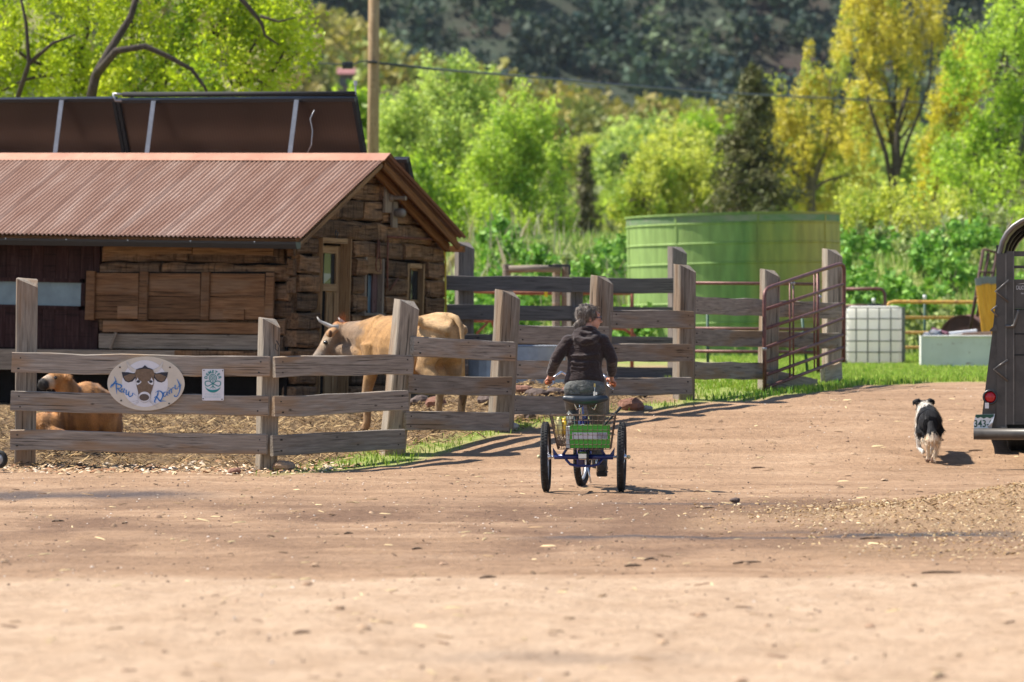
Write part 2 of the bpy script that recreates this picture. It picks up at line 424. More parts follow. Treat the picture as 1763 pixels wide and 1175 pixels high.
# ---------------------------------------------------------------- foliage
LEAF = m_leaf('leaf_spring', .5, .5)
LEAF_D = m_leaf('leaf_dense', .6, .25, (1.0, 1.05, .6, 1))
NEEDLE = m_leaf('needle', .7, .12, (1, 1, .7, 1))
def orth(n, g):
    t = g.normal(size=(n, 3)); t /= np.linalg.norm(t, axis=1, keepdims=True)
    b = g.normal(size=(n, 3)); b -= t*np.sum(t*b, 1, keepdims=True); b /= np.linalg.norm(b, axis=1, keepdims=True)
    return t, b
def leaf_mesh(name, C, size, col, g, asp=.6):
    n = len(C); t, b = orth(n, g); sz = (size*(.35+1.2*g.random(n)**1.5))[:, None]
    V = np.stack([C-t*sz*.5, C+b*sz*.5*asp, C+t*sz*.5, C-b*sz*.5*asp], 1).reshape(-1, 3)
    m = np_mesh(name, V, [np.arange(4*n).reshape(n, 4)])
    attr(m, 'col', np.repeat(np.concatenate([col, np.ones((n, 1))], 1), 4, 0), 'FLOAT_COLOR'); return m
def crown_points(ells, n, g, clump_r, nclump, zs=1.5):
    """ells: (center, (rx,ry,rz)); clumps inside, leaves inside clumps; returns points, clump id, clump centres"""
    vol = np.array([e[1][0]*e[1][1]*e[1][2] for e in ells])**.67; pr = vol/vol.sum()
    which = g.choice(len(ells), nclump, p=pr)
    d = g.normal(size=(nclump, 3)); d /= np.linalg.norm(d, axis=1, keepdims=True); rr = g.random(nclump)**.42*1.12; zs_ = np.array([.8, .8, zs])
    cc = np.array([ells[k][0] for k in which]) + d*rr[:, None]*np.array([ells[k][1] for k in which])
    cid = g.integers(0, nclump, n)
    d = g.normal(size=(n, 3)); d /= np.linalg.norm(d, axis=1, keepdims=True)
    cr = clump_r*(.6+.8*g.random(nclump))
    return cc[cid] + d*(g.random(n)**.6*cr[cid])[:, None]*zs_, cid, cc
M_BARK = m_noise('bark_grey', L(.09, .075, .06), L(.19, .165, .135), 9, .95, .6, .02, coscale=(3, 3, .6))
M_BARKD = m_noise('bark_dark', L(.035, .028, .022), L(.09, .07, .055), 9, .95, .6, .02, coscale=(3, 3, .6))
def limb(mb, a, b, r0, r1, g, bend=.12, n=6, k=6):
    a = Vector(a); b = Vector(b); d = b-a; o = Vector(g.normal(size=3))*d.length*bend
    pts = [a+d*t+o*math.sin(math.pi*t)+Vector((0, 0, d.length*.06*math.sin(math.pi*t))) for t in np.linspace(0, 1, n)]
    mb.tube(pts, [r0+(r1-r0)*i/(n-1) for i in range(n)], k); return pts
def tree(name, label, base, ells, n, leaf, cols, seed, trunk_r=.18, group=None, clump_r=.45, nclump=60, mat=LEAF, bark=None, limbs=(), fork=.35, nbranch=26):
    """base world point; ells [(px,py,rx,ry,Y)]"""
    g = np.random.default_rng(seed); bark = bark or M_BARK
    E = []
    for (px, py, rx, ry, Yd) in ells:
        c = P(px, py, Yd); sx = Yd/F; E.append((np.array(c), (rx*sx, max(rx, ry)*sx*.75, ry*sx)))
    pts, cid, cc = crown_points(E, n, g, clump_r, nclump)
    base = Vector(base); base.z = float(gz0(base.x, base.y))-.05
    keep = pts[:, 2] > base.z+.1; pts = pts[keep]; cid = cid[keep]
    cols = np.array(cols); k = g.random(nclump)[:, None]; cl = cols[0]*(1-k)+cols[1]*k
    if len(cols) > 2:
        q = g.random(nclump) < .22; cl[q] = cols[2]
    lc = cl[cid]*(.82+.56*g.random((len(pts), 1)))
    root = thing(name, label, 'tree', base, group)
    me = leaf_mesh('crown', pts, leaf, lc, g); link('crown', me, mat, root, world=True)
    mb = MB(); mean = Vector(np.mean([e[0] for e in E], 0)); top = Vector((mean.x*.5+base.x*.5, mean.y, base.z+(mean.z-base.z)*(fork*2)))
    tp = limb(mb, base, top, trunk_r, trunk_r*.6, g, .03, 7, 9)
    for e in E:
        lp = limb(mb, tp[4], e[0], trunk_r*.5, trunk_r*.14, g, .1, 7)
    for j in g.choice(nclump, min(nbranch, nclump), replace=False):
        e = min(E, key=lambda e: np.linalg.norm(e[0]-cc[j])); st = Vector(e[0])*.7+tp[5]*.3
        limb(mb, st, cc[j], trunk_r*.2, trunk_r*.06, g, .12, 5, 5)
    for pl, r0, r1 in limbs:
        pp = [Vector(p) for p in pl]; m_ = len(pp)
        mb.tube(pp, [r0+(r1-r0)*i/(m_-1) for i in range(m_)], 8)
    mb.build('trunk', bark, root, world=True, smooth=True)
    return root
def gp(px, Y): return ((px-881.5)/F*Y, Y, 0)
SPR = [(.26, .40, .04), (.40, .52, .06), (.17, .28, .03)]
SPR2 = [(.36, .46, .12), (.52, .60, .20), (.25, .35, .09)]
YG = [(.42, .46, .09), (.55, .57, .13), (.30, .40, .07)]
GOLD = [(.48, .42, .07), (.62, .53, .11), (.38, .43, .09)]
g68 = 66.0
tree('cottonwood_tree', 'big bright green cottonwood with dark arching limbs rising behind the barn roof', gp(170, 68),
     [(60, 60, 170, 140, 68), (230, 0, 170, 130, 68), (380, 60, 130, 110, 68), (490, 90, 95, 75, 67.5), (150, 150, 150, 60, 68), (440, -40, 120, 90, 68), (-90, 90, 130, 150, 69), (330, 140, 150, 45, 67)],
     46000, .09, [(.34, .44, .025), (.52, .58, .045), (.2, .3, .025)], 1, .2, clump_r=.42, nclump=230, bark=M_BARKD,
     limbs=[([P(150, 200, 66), P(165, 130, 65.5), P(190, 85, g68), P(225, 30, g68), P(245, -40, g68)], .10, .05),
            ([P(165, 130, 65.5), P(200, 88, 65), P(250, 80, 65), P(290, 98, 65), P(330, 120, 65), P(352, 150, 65), P(365, 180, 65)], .075, .02),
            ([P(390, -30, 65), P(430, 15, 65), P(450, 40, 65), P(457, 62, 65), P(480, 78, 65)], .05, .015), ([P(448, 28, 65), P(480, 38, 65), P(510, 30, 65)], .03, .01),
            ([P(20, 200, 66), P(50, 110, 65.5), P(45, 40, 65.5), P(30, -30, 65.5)], .05, .02), ([P(50, 110, 65.5), P(90, 75, 65.5), P(130, 60, 65.5)], .04, .015)])
tree('cottonwood_tree', 'tall rounded light green cottonwood beside the utility pole', gp(760, 114), [(770, 205, 90, 95, 114), (715, 290, 70, 85, 114), (790, 310, 90, 100, 113), (690, 230, 45, 60, 114), (800, 150, 55, 45, 114)],
     30000, .13, SPR2, 2, .25, 'cottonwoods behind the corral', .5, 150)
tree('cottonwood_tree', 'light green cottonwood with upright plumes behind the corral posts', gp(880, 106), [(885, 240, 62, 85, 106), (910, 300, 62, 90, 106), (850, 300, 55, 90, 106), (880, 380, 90, 55, 105), (930, 240, 35, 65, 106)],
     25000, .115, [(.36, .48, .08), (.5, .6, .13), (.25, .38, .06)], 3, .2, 'cottonwoods behind the corral', .45, 130)
tree('willow_shrub_tree', 'low dense green tree close behind the barn gable', gp(790, 98), [(780, 390, 85, 60, 98), (840, 420, 75, 40, 97), (740, 350, 50, 60, 98)], 11000, .12, SPR, 4, .12, 'cottonwoods behind the corral', .5, 40)
tree('aspen_tree', 'yellow green spreading tree standing behind the green tank', gp(1150, 122), [(1150, 330, 80, 70, 122), (1200, 300, 60, 50, 123), (1085, 345, 60, 45, 121), (1120, 310, 50, 36, 122), (1230, 350, 50, 50, 122)],
     20000, .135, YG, 5, .2, clump_r=.45, nclump=110)
for i, (px, py, rx, ry, Yd, cset, lab) in enumerate([
        (1130, 248, 70, 30, 215, SPR2, 'round pale green tree in the valley below the golden brush'), (1225, 240, 60, 32, 212, SPR, 'round mid green tree in the valley beside the spruce'),
        (1060, 285, 55, 34, 205, SPR2, 'soft pale tree in the valley near the white roof'), (1560, 270, 90, 60, 190, SPR2, 'pale green tree glimpsed between the golden poplars'),
        (1170, 268, 60, 26, 190, YG, 'low yellowish tree in the valley under the pale tree'), (1010, 270, 40, 18, 230, YG, 'small yellowish tree above the white roof'),
        (625, 240, 35, 60, 125, SPR, 'narrow green tree seen between pole and barn ridge'), (1400, 330, 80, 60, 150, YG, 'yellow green undergrowth tree beneath the golden poplars')]):
    tree('valley_tree', lab, gp(px, Yd), [(px, py, rx, ry, Yd), (px-rx*.4, py+ry*.5, rx*.7, ry*.7, Yd), (px+rx*.4, py+ry*.6, rx*.7, ry*.6, Yd)], 5000, .3, cset, 20+i, .2, 'trees in the valley', .9, 40, nbranch=8)
tree('golden_poplar_tree', 'golden leaning poplar clump beside the dark spruce', gp(1400, 138), [(1345, 240, 24, 95, 138), (1315, 255, 16, 70, 138), (1382, 200, 20, 95, 138), (1415, 250, 26, 105, 138), (1398, 120, 15, 60, 138), (1440, 125, 16, 80, 138), (1470, 300, 30, 60, 138), (1365, 310, 30, 50, 138), (1445, 230, 18, 80, 138)],
     15000, .14, GOLD, 6, .2, 'golden poplars', .45, 120, bark=M_BARK)
tree('golden_poplar_tree', 'tallest golden poplar with a dark forked trunk', gp(1540, 134), [(1470, 80, 22, 100, 134), (1500, 170, 28, 100, 134), (1520, 30, 22, 95, 134), (1550, 60, 22, 90, 134), (1568, 150, 22, 80, 134), (1610, 45, 15, 70, 134), (1588, 30, 12, 65, 134), (1470, 220, 28, 70, 134), (1530, 230, 28, 60, 134), (1495, 50, 18, 80, 134)],
     20000, .135, GOLD, 8, .13, 'golden poplars', .42, 150, bark=M_BARKD, fork=.4,
     limbs=[([P(1540, 420, 133), P(1538, 345, 133), P(1545, 270, 133), P(1545, 215, 133), P(1565, 150, 133)], .17, .06), ([P(1538, 330, 133), P(1525, 265, 133), P(1500, 190, 133), P(1485, 130, 133)], .11, .04), ([P(1538, 330, 133), P(1560, 250, 133), P(1600, 150, 133), P(1605, 70, 133)], .08, .03)])
tree('golden_poplar_tree', 'slender golden green poplar against the bright right-bank cottonwood'.replace('right-bank ', ''), gp(1605, 126), [(1612, 260, 24, 80, 126), (1600, 330, 22, 55, 126), (1640, 190, 30, 70, 126), (1670, 130, 34, 60, 126)],
     11000, .13, [(.46, .42, .05), (.58, .5, .07), (.36, .42, .07)], 9, .15, 'golden poplars', .5, 60, bark=M_BARKD)
tree('cottonwood_tree', 'large fresh green cottonwood overhanging the yard behind the stock trailer', gp(1730, 102), [(1720, 110, 95, 110, 102), (1740, 250, 110, 110, 102), (1670, 330, 75, 80, 101), (1790, 50, 90, 100, 102), (1740, 380, 100, 60, 100), (1830, 200, 90, 150, 102), (1660, 250, 50, 60, 102)],
     34000, .115, [(.33, .46, .06), (.48, .6, .11), (.25, .38, .05)], 10, .25, clump_r=.42, nclump=200)
tree('willow_shrub_tree', 'yellow green willow scrub rising behind the tank and tote', gp(1520, 94), [(1490, 390, 50, 40, 94), (1540, 370, 50, 45, 94), (1590, 395, 55, 45, 93), (1640, 390, 45, 50, 94), (1460, 350, 30, 30, 95)], 13000, .11, YG, 11, .08, clump_r=.45, nclump=70)
# conifers
def conifer(name, label, px, ytop, Yd, halfw, ybase, seed, cols, n=9000):
    g = np.random.default_rng(seed); base = Vector(gp(px, Yd)); base.z = float(gz0(base.x, base.y))-.05
    top = P(px, ytop, Yd).z; H = top-base.z; hw = halfw/F*Yd
    root = thing(name, label, 'tree', base, 'dark conifers')
    mb = MB(); mb.tube([base, base+Vector((0, 0, H*.98))], [H*.02, .02], 7)
    nb = 150; ps = []; ids = []
    for i in range(nb):
        t = (i+.5)/nb*.95+.03; L_ = hw*(1-t)**.85*(.75+.5*g.random()); a = g.random()*6.283
        p0 = base+Vector((0, 0, H*t)); p1 = p0+Vector((math.cos(a)*L_, math.sin(a)*L_, -L_*(.12+.2*g.random())))
        mb.tube([p0, p0.lerp(p1, .5)+Vector((0, 0, .03*L_)), p1], [.035*(1-t)+.012, .02, .008], 4)
        k = int(n/nb*(.4+1.4*(1-t))); u = g.random(k)**.7
        q = np.array(p0)[None]*(1-u[:, None])+np.array(p1)[None]*u[:, None]
        q += g.normal(size=(k, 3))*np.array([.09, .09, .07])*(1+L_*.5); ps.append(q); ids.append(np.full(k, i))
    ps = np.concatenate(ps); ids = np.concatenate(ids); kk = g.random(nb)[:, None]; cl = np.array(cols[0])*(1-kk)+np.array(cols[1])*kk
    link('crown', leaf_mesh('crown', ps, .24, cl[ids]*(.7+.6*g.random((len(ps), 1))), g, .3), NEEDLE, root, world=True)
    mb.build('trunk', M_BARKD, root, world=True)
conifer('spruce_tree', 'dark green spruce with browning tip behind the tank', 1297, 108, 117, 122, 360, 31, [(.11, .12, .045), (.19, .18, .07)], 11000)
conifer('spruce_tree', 'thin dark spruce standing beneath the white roof', 1008, 250, 150, 34, 420, 32, [(.09, .095, .045), (.15, .13, .065)], 3500)
conifer('spruce_tree', 'small dark spruce tucked beside the plumed cottonwood', 958, 255, 160, 26, 420, 33, [(.04, .055, .025), (.07, .08, .04)], 4000)
conifer('spruce_tree', 'short dark spruce among the valley trees', 1075, 262, 190, 18, 420, 34, [(.05, .07, .03), (.08, .09, .04)], 3000)
# wooded hillsides, each one mass
def ico_arrays(sub):
    import bmesh as _b
    bm = _b.new(); _b.ops.create_icosphere(bm, subdivisions=sub, radius=1); V = np.array([v.co[:] for v in bm.verts]); Fc = np.array([[v.index for v in f.verts] for f in bm.faces]); bm.free(); return V, Fc
ICOV, ICOF = ico_arrays(2)
def hill_wood(name, label, fz, n, xr, yr, rad, cols, seed, dens, tall=1.0, nl=50, mat=LEAF_D, leafk=.3):
    nl = int(nl*2.2); leafk *= .95
    g = np.random.default_rng(seed); x = g.uniform(*xr, n*8); y = g.uniform(*yr, n*8)
    keep = (np.abs(x) < y*.15+12) & (g.random(x.size) < dens(x, y)); x = x[keep][:n]; y = y[keep][:n]; m = len(x)
    r = rad[0]+(rad[1]-rad[0])*g.random(m)**1.8; z = fz(x, y)
    cols = np.array(cols); k = fbm(x*.03+seed, y*.03, 3); k = np.clip((k-.3)/.4+g.normal(size=m)*.3, 0, .999)*(len(cols)-1); i0 = k.astype(int); fr = (k-i0)[:, None]
    cl = cols[i0]*(1-fr)+cols[np.minimum(i0+1, len(cols)-1)]*fr; cl *= .75+.5*g.random((m, 1))
    ctr = np.stack([x, y, z+r*.55*tall], 1); sc3 = np.stack([r*(.8+.4*g.random(m)), r*(.8+.4*g.random(m)), r*tall*(.75+.4*g.random(m))], 1)
    D = ICOV[None]*(.72+.38*g.random((m, len(ICOV), 1)))
    if tall > 1.3: D = D*np.stack([.75-.5*D[..., 2], .75-.5*D[..., 2], np.ones(D.shape[:2])], -1)
    V1 = ctr[:, None]+D*sc3[:, None]
    tid = np.repeat(np.arange(m), nl); N = len(tid); vi = g.integers(0, len(ICOV), N)
    C = ctr[tid]+(V1[tid, vi]-ctr[tid])*(.35+.65*g.random((N, 1))**.5)+g.normal(size=(N, 3))*(r[tid]*.10)[:, None]; t, b = orth(N, g); s_ = (r[tid]*leafk*(.5+g.random(N)))[:, None]
    V2 = np.stack([C-t*s_*.5, C+b*s_*.38, C+t*s_*.5, C-b*s_*.38], 1).reshape(-1, 3)
    me = np_mesh(name, V2, [np.arange(4*N).reshape(N, 4)])
    cc = np.repeat(cl[tid]*(.7+.6*g.random((N, 1))), 4, 0)
    attr(me, 'col', np.concatenate([cc, np.ones((len(cc), 1))], 1), 'FLOAT_COLOR')
    o = link(name, me, mat); setprops(o, label, 'wood', None, 'stuff')
hill_wood('oak_brush', 'golden and olive oak brush covering the near hill', near_hill, 1500, (-75, 75), (262, 400), (1.0, 2.6), [(.15, .18, .05), (.30, .29, .07), (.38, .31, .085), (.24, .28, .07)], 5, lambda x, y: .9+0*x, 1.0, 46, leafk=.36)
hill_wood('dark_hill_wood', 'dark juniper and pine wood covering the far hill', far_hill, 3900, (-150, 150), (450, 820), (1.4, 4.2), [(.034, .066, .05), (.065, .108, .07), (.14, .19, .09), (.046, .085, .072)], 6, lambda x, y: .72+.28*sstep(.30, .50, fbm(x*.02+7, y*.02, 3)), 1.15, 42, NEEDLE, .36)
hill_wood('hill_pines', 'scattered upright dark pines on the far hill', far_hill, 420, (-150, 150), (450, 820), (2.2, 4.2), [(.028, .048, .034), (.05, .07, .045)], 12, lambda x, y: sstep(.3, .5, fbm(x*.03+2, y*.03, 3)), 2.0, 40, NEEDLE, .42)
hill_wood('valley_scrub', 'mixed pale scrub and bare brush filling the valley floor', gz0, 520, (-50, 50), (150, 262), (.8, 2.2), [(.24, .2, .14), (.32, .42, .09), (.2, .21, .1), (.38, .48, .1)], 9, lambda x, y: .9+0*x, 1.0, 55, LEAF, .36)

# ---------------------------------------------------------------- bank shrubs, grasses
def shrub(px, Yd, r, h, seed, cols, label):
    g = np.random.default_rng(seed); b = Vector(gp(px, Yd)); b.z = float(gz0(b.x, b.y))-.03
    root = thing('leafy_shrub', label, 'shrub', b, 'shrubs on the green bank'); n = int(1100*r*h/.6)+300
    E = [(np.array(b)+np.array([0, 0, h*.45]), (r, r, h*.5))]
    pts, cid, cc = crown_points(E, n, g, .2, 16); pts = pts[pts[:, 2] > b.z]; cid = cid[:len(pts)]
    k = g.random(16)[:, None]; cl = (np.array(cols[0])*(1-k)+np.array(cols[1])*k)[cid]*(.75+.5*g.random((len(pts), 1)))
    link('foliage', leaf_mesh('foliage', pts, .13, cl, g, .7), LEAF_D, root, world=True)
    mb = MB()
    for j in range(6): limb(mb, b, cc[j], .02, .006, g, .1, 4, 4)
    mb.build('stem', M_BARK, root, world=True)
g = np.random.default_rng(77); BG = [(.16, .36, .06), (.30, .48, .09)]; BG2 = [(.30, .38, .12), (.42, .46, .2)]
for i in range(60):
    if i < 30: px, Yd = g.uniform(800, 1110), g.uniform(68, 84)
    else: px, Yd = g.uniform(1450, 1760), g.uniform(69, 84)
    pale = g.random() < .22
    shrub(px, Yd, g.uniform(.4, .8), g.uniform(.5, 1.0), 100+i, BG2 if pale else BG, 'pale grey green shrub on the bank behind the yard' if pale else 'bright green leafy shrub on the bank behind the yard')
def blades(name, label, x, y, h, wd, col, seed, lean=.35, mat=LEAF_D, cat='grass', parent=None):
    g = np.random.default_rng(seed); n = len(x); z = gz(x, y)-.01; a = g.random(n)*6.283; hh = h*(.5+.9*g.random(n))
    dx, dy = np.cos(a), np.sin(a); ln = hh*lean*g.random(n); b = g.random(n)*6.283
    B = np.stack([x, y, z], 1); S = np.stack([dx, dy, 0*dx], 1)*(wd*.5); T = B+np.stack([np.cos(b)*ln, np.sin(b)*ln, hh], 1)
    Mi = B+(T-B)*.55*np.array([.6, .6, 1.1])
    V = np.stack([B-S, B+S, Mi+S*.7, T, Mi-S*.7], 1).reshape(-1, 3)
    me = np_mesh(name, V, [np.arange(5*n).reshape(n, 5)])
    c = np.array(col); k = g.random((n, 1)); cc = (c[0]*(1-k)+c[1]*k)*(.75+.5*g.random((n, 1)))
    attr(me, 'col', np.repeat(np.concatenate([cc, np.ones((n, 1))], 1), 5, 0), 'FLOAT_COLOR')
    return setprops(link(name, me, mat), label, cat, None, 'stuff')
def scatter(n, xr, yr, mask, seed, p=1.0):
    g = np.random.default_rng(seed); x = g.uniform(*xr, n); y = g.uniform(*yr, n); k = g.random(n) < mask(x, y)**p; return x[k], y[k]
GRN = [(.16, .33, .03), (.36, .44, .07)]
x, y = scatter(60000, (-3, 5.2), (36.5, 58), lambda a, b: grass_mask(a, b)*sstep(62, 58, b), 41, 1.5); blades('verge_grass', 'short green grass growing along the corral fence', x, y, .06, .012, GRN, 42)
x, y = scatter(3500, (2.3, 5.0), (42, 54), lambda a, b: grass_mask(a, b)*sstep(1.2, 0, b-edge_y(a)), 43); blades('verge_weeds', 'leafy green weeds at the foot of the gate', x, y, .09, .03, [(.10, .24, .03), (.2, .36, .05)], 44)
x, y = scatter(62000, (3.4, 8.6), (45.5, 69), lambda a, b: grass_mask(a, b), 45); blades('yard_grass', 'bright green grass around the tote and trough', x, y, .07, .018, [(.24, .42, .04), (.46, .52, .13)], 46)
x, y = scatter(56000, (-9, 16), (67.5, 100), lambda a, b: grass_mask(a, b), 47); blades('bank_grass', 'mixed green and straw coloured grass on the bank', x, y, .26, .04, [(.20, .38, .05), (.46, .47, .2)], 48)
x, y = scatter(2500, (-3, 13), (70, 92), lambda a, b: sstep(.5, .7, fbm(a*.3, b*.3, 3)), 49); blades('dry_stalks', 'tall pale dead grass stalks on the bank', x, y, 1.0, .03, [(.38, .33, .24), (.52, .46, .36)], 50, .6)

# ---------------------------------------------------------------- air between here and the far hill
hz = MB(); hz.box((-900, -80, -2), (900, 1330, 330)); hzm = bpy.data.materials.new('haze_air'); hzm.use_nodes = True; hn = hzm.node_tree; hn.nodes.remove(hn.nodes['Principled BSDF'])
pv = hn.nodes.new('ShaderNodeVolumePrincipled'); pv.inputs['Color'].default_value = (.80, .88, 1, 1); pv.inputs['Density'].default_value = .00005; pv.inputs['Anisotropy'].default_value = .2
hn.links.new(pv.outputs[0], hn.nodes['Material Output'].inputs['Volume']); setprops(link('haze', hz.mesh('haze'), hzm), 'thin pale blue haze in the valley air', 'haze', None, 'stuff')

def far_house(name, label, px0, px1, yr, yw, yb, Yd, roofc, wallc):
    a, b = P(px0, yb, Yd), P(px1, yb, Yd); o = thing(name, label, 'house', Matrix.Translation((a+b)/2)); w_ = (b.x-a.x); zt = P(px0, yr, Yd).z; ze = P(px0, yw, Yd).z; d_ = w_*.8
    q = MB(); q.box((a.x+.2, Yd, 2), (b.x-.2, Yd+d_, ze)); q.build('wall', m_plain(name+'_wall', wallc, .8), o, world=True)
    q = MB(); q.add([(a.x, Yd-.4, ze), (b.x, Yd-.4, ze), (b.x, Yd+d_/2, zt), (a.x, Yd+d_/2, zt), (b.x, Yd+d_+.4, ze), (a.x, Yd+d_+.4, ze)], [(0, 1, 2, 3), (3, 2, 4, 5), (0, 3, 5), (1, 4, 2)]); q.build('roof', m_plain(name+'_roof', roofc, .5), o, world=True)
    for k in (.3, .65):
        q = MB(); x = a.x+w_*k; q.box((x-.25, Yd-.03, ze-.9), (x+.25, Yd+.02, ze-.3)); q.build('window', m_plain(name+'_pane', L(.03), .2), o, world=True)
far_house('farm_house', 'small far house with a white roof among the valley trees', 1008, 1038, 246, 256, 275, 235, L(.75, .76, .8), L(.35, .3, .26))
far_house('red_roofed_cabin', 'far cabin with a pinkish red roof beside the wire box', 580, 612, 116, 128, 140, 300, L(.30, .13, .12), L(.14, .1, .08))
# ================================================================ log barn
AL, TILT = 28.0, 1.4
BC = P(503, 600, 47.0); BC.z = .45
BM = Matrix.Translation(BC) @ Matrix.Rotation(R(TILT), 4, 'Y') @ Matrix.Rotation(R(-AL), 4, 'Z')
BI = BM.inverted()
EYEV = Vector((0, 0, EYE))
def bl(px, py, axis, val):
    """pixel -> barn local point on plane axis=val"""
    d = P(px, py, 1.0)-EYEV; o = BI @ EYEV; q = (BI.to_3x3() @ d)
    t = (val-o[axis])/q[axis]; return o+q*t
W = bl(766, 480, 0, 0.0).y               # gable width
eave = bl(521, 411, 0, .36); EV = (eave.y, eave.z)      # rake overhang .36
rdg = bl(671, 270, 0, .36); RY, RZ = rdg.y, rdg.z
sl_f = (RZ-EV[1])/(RY-EV[0])
far = bl(803, 412, 0, .36); FY, FZ = far.y, far.z
sl_b = (RZ-FZ)/(FY-RY)
BL_ = 6.6
barn = thing('log_barn', 'old hewn log barn with corrugated rusty metal roof behind the corral', 'barn', BM)
M_LOG = None
s = NT('hewn_log'); v = s.co((1.2, 12, 12), 'Object', 13.1)
f = s.noise(v, 2.6, 7, .65, .5)
c = s.ramp(f, [(.25, L(.045, .026, .015)), (.5, L(.145, .085, .048)), (.75, L(.27, .17, .10))])
warm = s.noise(s.co((1.1, 2.2, 2.2), 'Object', 4.4), 1.7, 4)
c = s.mix(s.ramp(warm, [(.42, L(0)), (.62, L(.75))]), c, s.ramp(f, [(.25, L(.07, .03, .012)), (.5, L(.23, .115, .05)), (.75, L(.40, .23, .11))]))
adze = s.noise(s.co((26, 3, 3), 'Object', 8.8), 1.0, 3, .6, .6)
c = s.mix(1, c, s.ramp(adze, [(.36, L(.5)), (.47, L(1))]), 'MULTIPLY')
crk = s.ramp(s.noise(s.co((.7, 15, 15), 'Object', 3.9), 2.0, 4, .6, 1.0), [(.60, L(1)), (.68, L(.16))])
c = s.mix(1, c, crk, 'MULTIPLY')
s.col(s.mix(1, c, rndval(s, .38), 'MULTIPLY')); s.bump(s.math('MULTIPLY', s.math('ADD', f, adze), crk), .9, .02)
M_LOG = s.set(rough=.9, spec=.2)
M_PLANK = m_wood('barn_plank', [L(.10, .055, .028), L(.21, .12, .058), L(.31, .185, .09)], rnd=.22)
M_SHUT = m_wood('shutter_plank', [L(.09, .042, .018), L(.18, .085, .036), L(.27, .14, .064)], rnd=.3, patch=L(.24, .16, .10), patchamt=.35)
M_GREYP = m_wood('grey_plank', [L(.13, .10, .075), L(.24, .185, .135), L(.34, .275, .205)], rnd=.15)
M_DOORW = m_wood('door_wood', [L(.17, .095, .045), L(.30, .18, .085), L(.40, .255, .13)], rnd=.12)
M_SIDING = m_wood('red_siding', [L(.018, .007, .006), L(.034, .012, .010), L(.075, .04, .034)], grain=(9, 1, 1) , rnd=.2, knots=False)
M_DARK = m_plain('shade_backing', L(.012, .010, .009), .95, spec=.05)  # near-black backing paints in the shade behind logs and below the sill
s = NT('rusty_roof'); v = s.co((1, 1, 1)); f = s.noise(s.co((2.4, .5, .5), 'Object'), 1.5, 6, .62); f2 = s.noise(s.co((14, 1.5, 1.5)), 1.3, 4)
c = s.ramp(f, [(.30, L(.25, .125, .08)), (.5, L(.34, .20, .145)), (.70, L(.45, .31, .245))])
c = s.mix(s.ramp(f2, [(.52, L(0)), (.7, L(.4))]), c, L(.24, .11, .07))
c = s.mix(s.math('MULTIPLY', s.attr('valley'), .7), c, L(.11, .055, .042)); s.col(c); s.bump(s.noise(v, 30, 3), .15, .01); M_ROOF = s.set(rough=.55, metal=.25, spec=.4)  # dark valleys: rust that also puts grazing-light contrast into the colour
M_RIDGE = m_noise('ridge_cap', L(.32, .145, .095), L(.42, .22, .15), 3, .5, .1, metal=.2, rnd=0)
M_GUT = m_plain('gutter_black', L(.018, .020, .024), .35, spec=.5)
M_RAFT = m_wood('rafter_orange', [L(.10, .040, .014), L(.19, .08, .027), L(.27, .125, .045)], rnd=.1)
s = NT('window_glass'); s.col(L(.022, .026, .028)); M_GLASS = s.set(rough=.08, spec=.7)
s = NT('window_glass_blue'); s.col(s.ramp(s.noise(s.co(), 5, 4), [(.3, L(.055, .095, .13)), (.7, L(.11, .17, .21))])); M_GLASSB = s.set(rough=.2, spec=.6)
M_RUST = m_noise('rust_pipe', L(.10, .035, .02), L(.22, .085, .05), 20, .75, .3, .003, metal=.2)
M_STEEL = m_plain('grey_steel', L(.35, .35, .36), .4, .7)
# roof: corrugated sheets, each its own part
def roof_y0y1(front):
    return (EV[0], RY) if front else (RY, FY)
PITCH = .0676; nw = int((BL_+.36+.3)/PITCH)
for front in (True, False):
    y0, y1 = roof_y0y1(front); k = 0; sheet_w = 10
    while k < nw:
        mb = MB(); ncol = min(sheet_w, nw-k)*6; rows = 5; vs_ = []; fs = []; va = []
        for i in range(ncol+1):
            u = k+i/6; x = .36-u*PITCH; h = .0125*math.cos(2*math.pi*u)+.016+(.0006 if (k//sheet_w) % 2 else 0)
            for j in range(rows):
                t = j/(rows-1); y = y0+(y1-y0)*t
                z = RZ-(RY-y)*sl_f if front else RZ-(y-RY)*sl_b
                sag = .012*math.sin(x*1.7+1)*(math.sin(math.pi*t)) + .006*math.sin(x*.8)
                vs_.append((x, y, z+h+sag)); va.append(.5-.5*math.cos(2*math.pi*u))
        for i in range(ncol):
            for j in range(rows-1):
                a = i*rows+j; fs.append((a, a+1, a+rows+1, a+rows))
        mb.add(vs_, fs); o = mb.build('roof_sheet', M_ROOF, barn, smooth=True); attr(o.data, 'valley', va); k += sheet_w
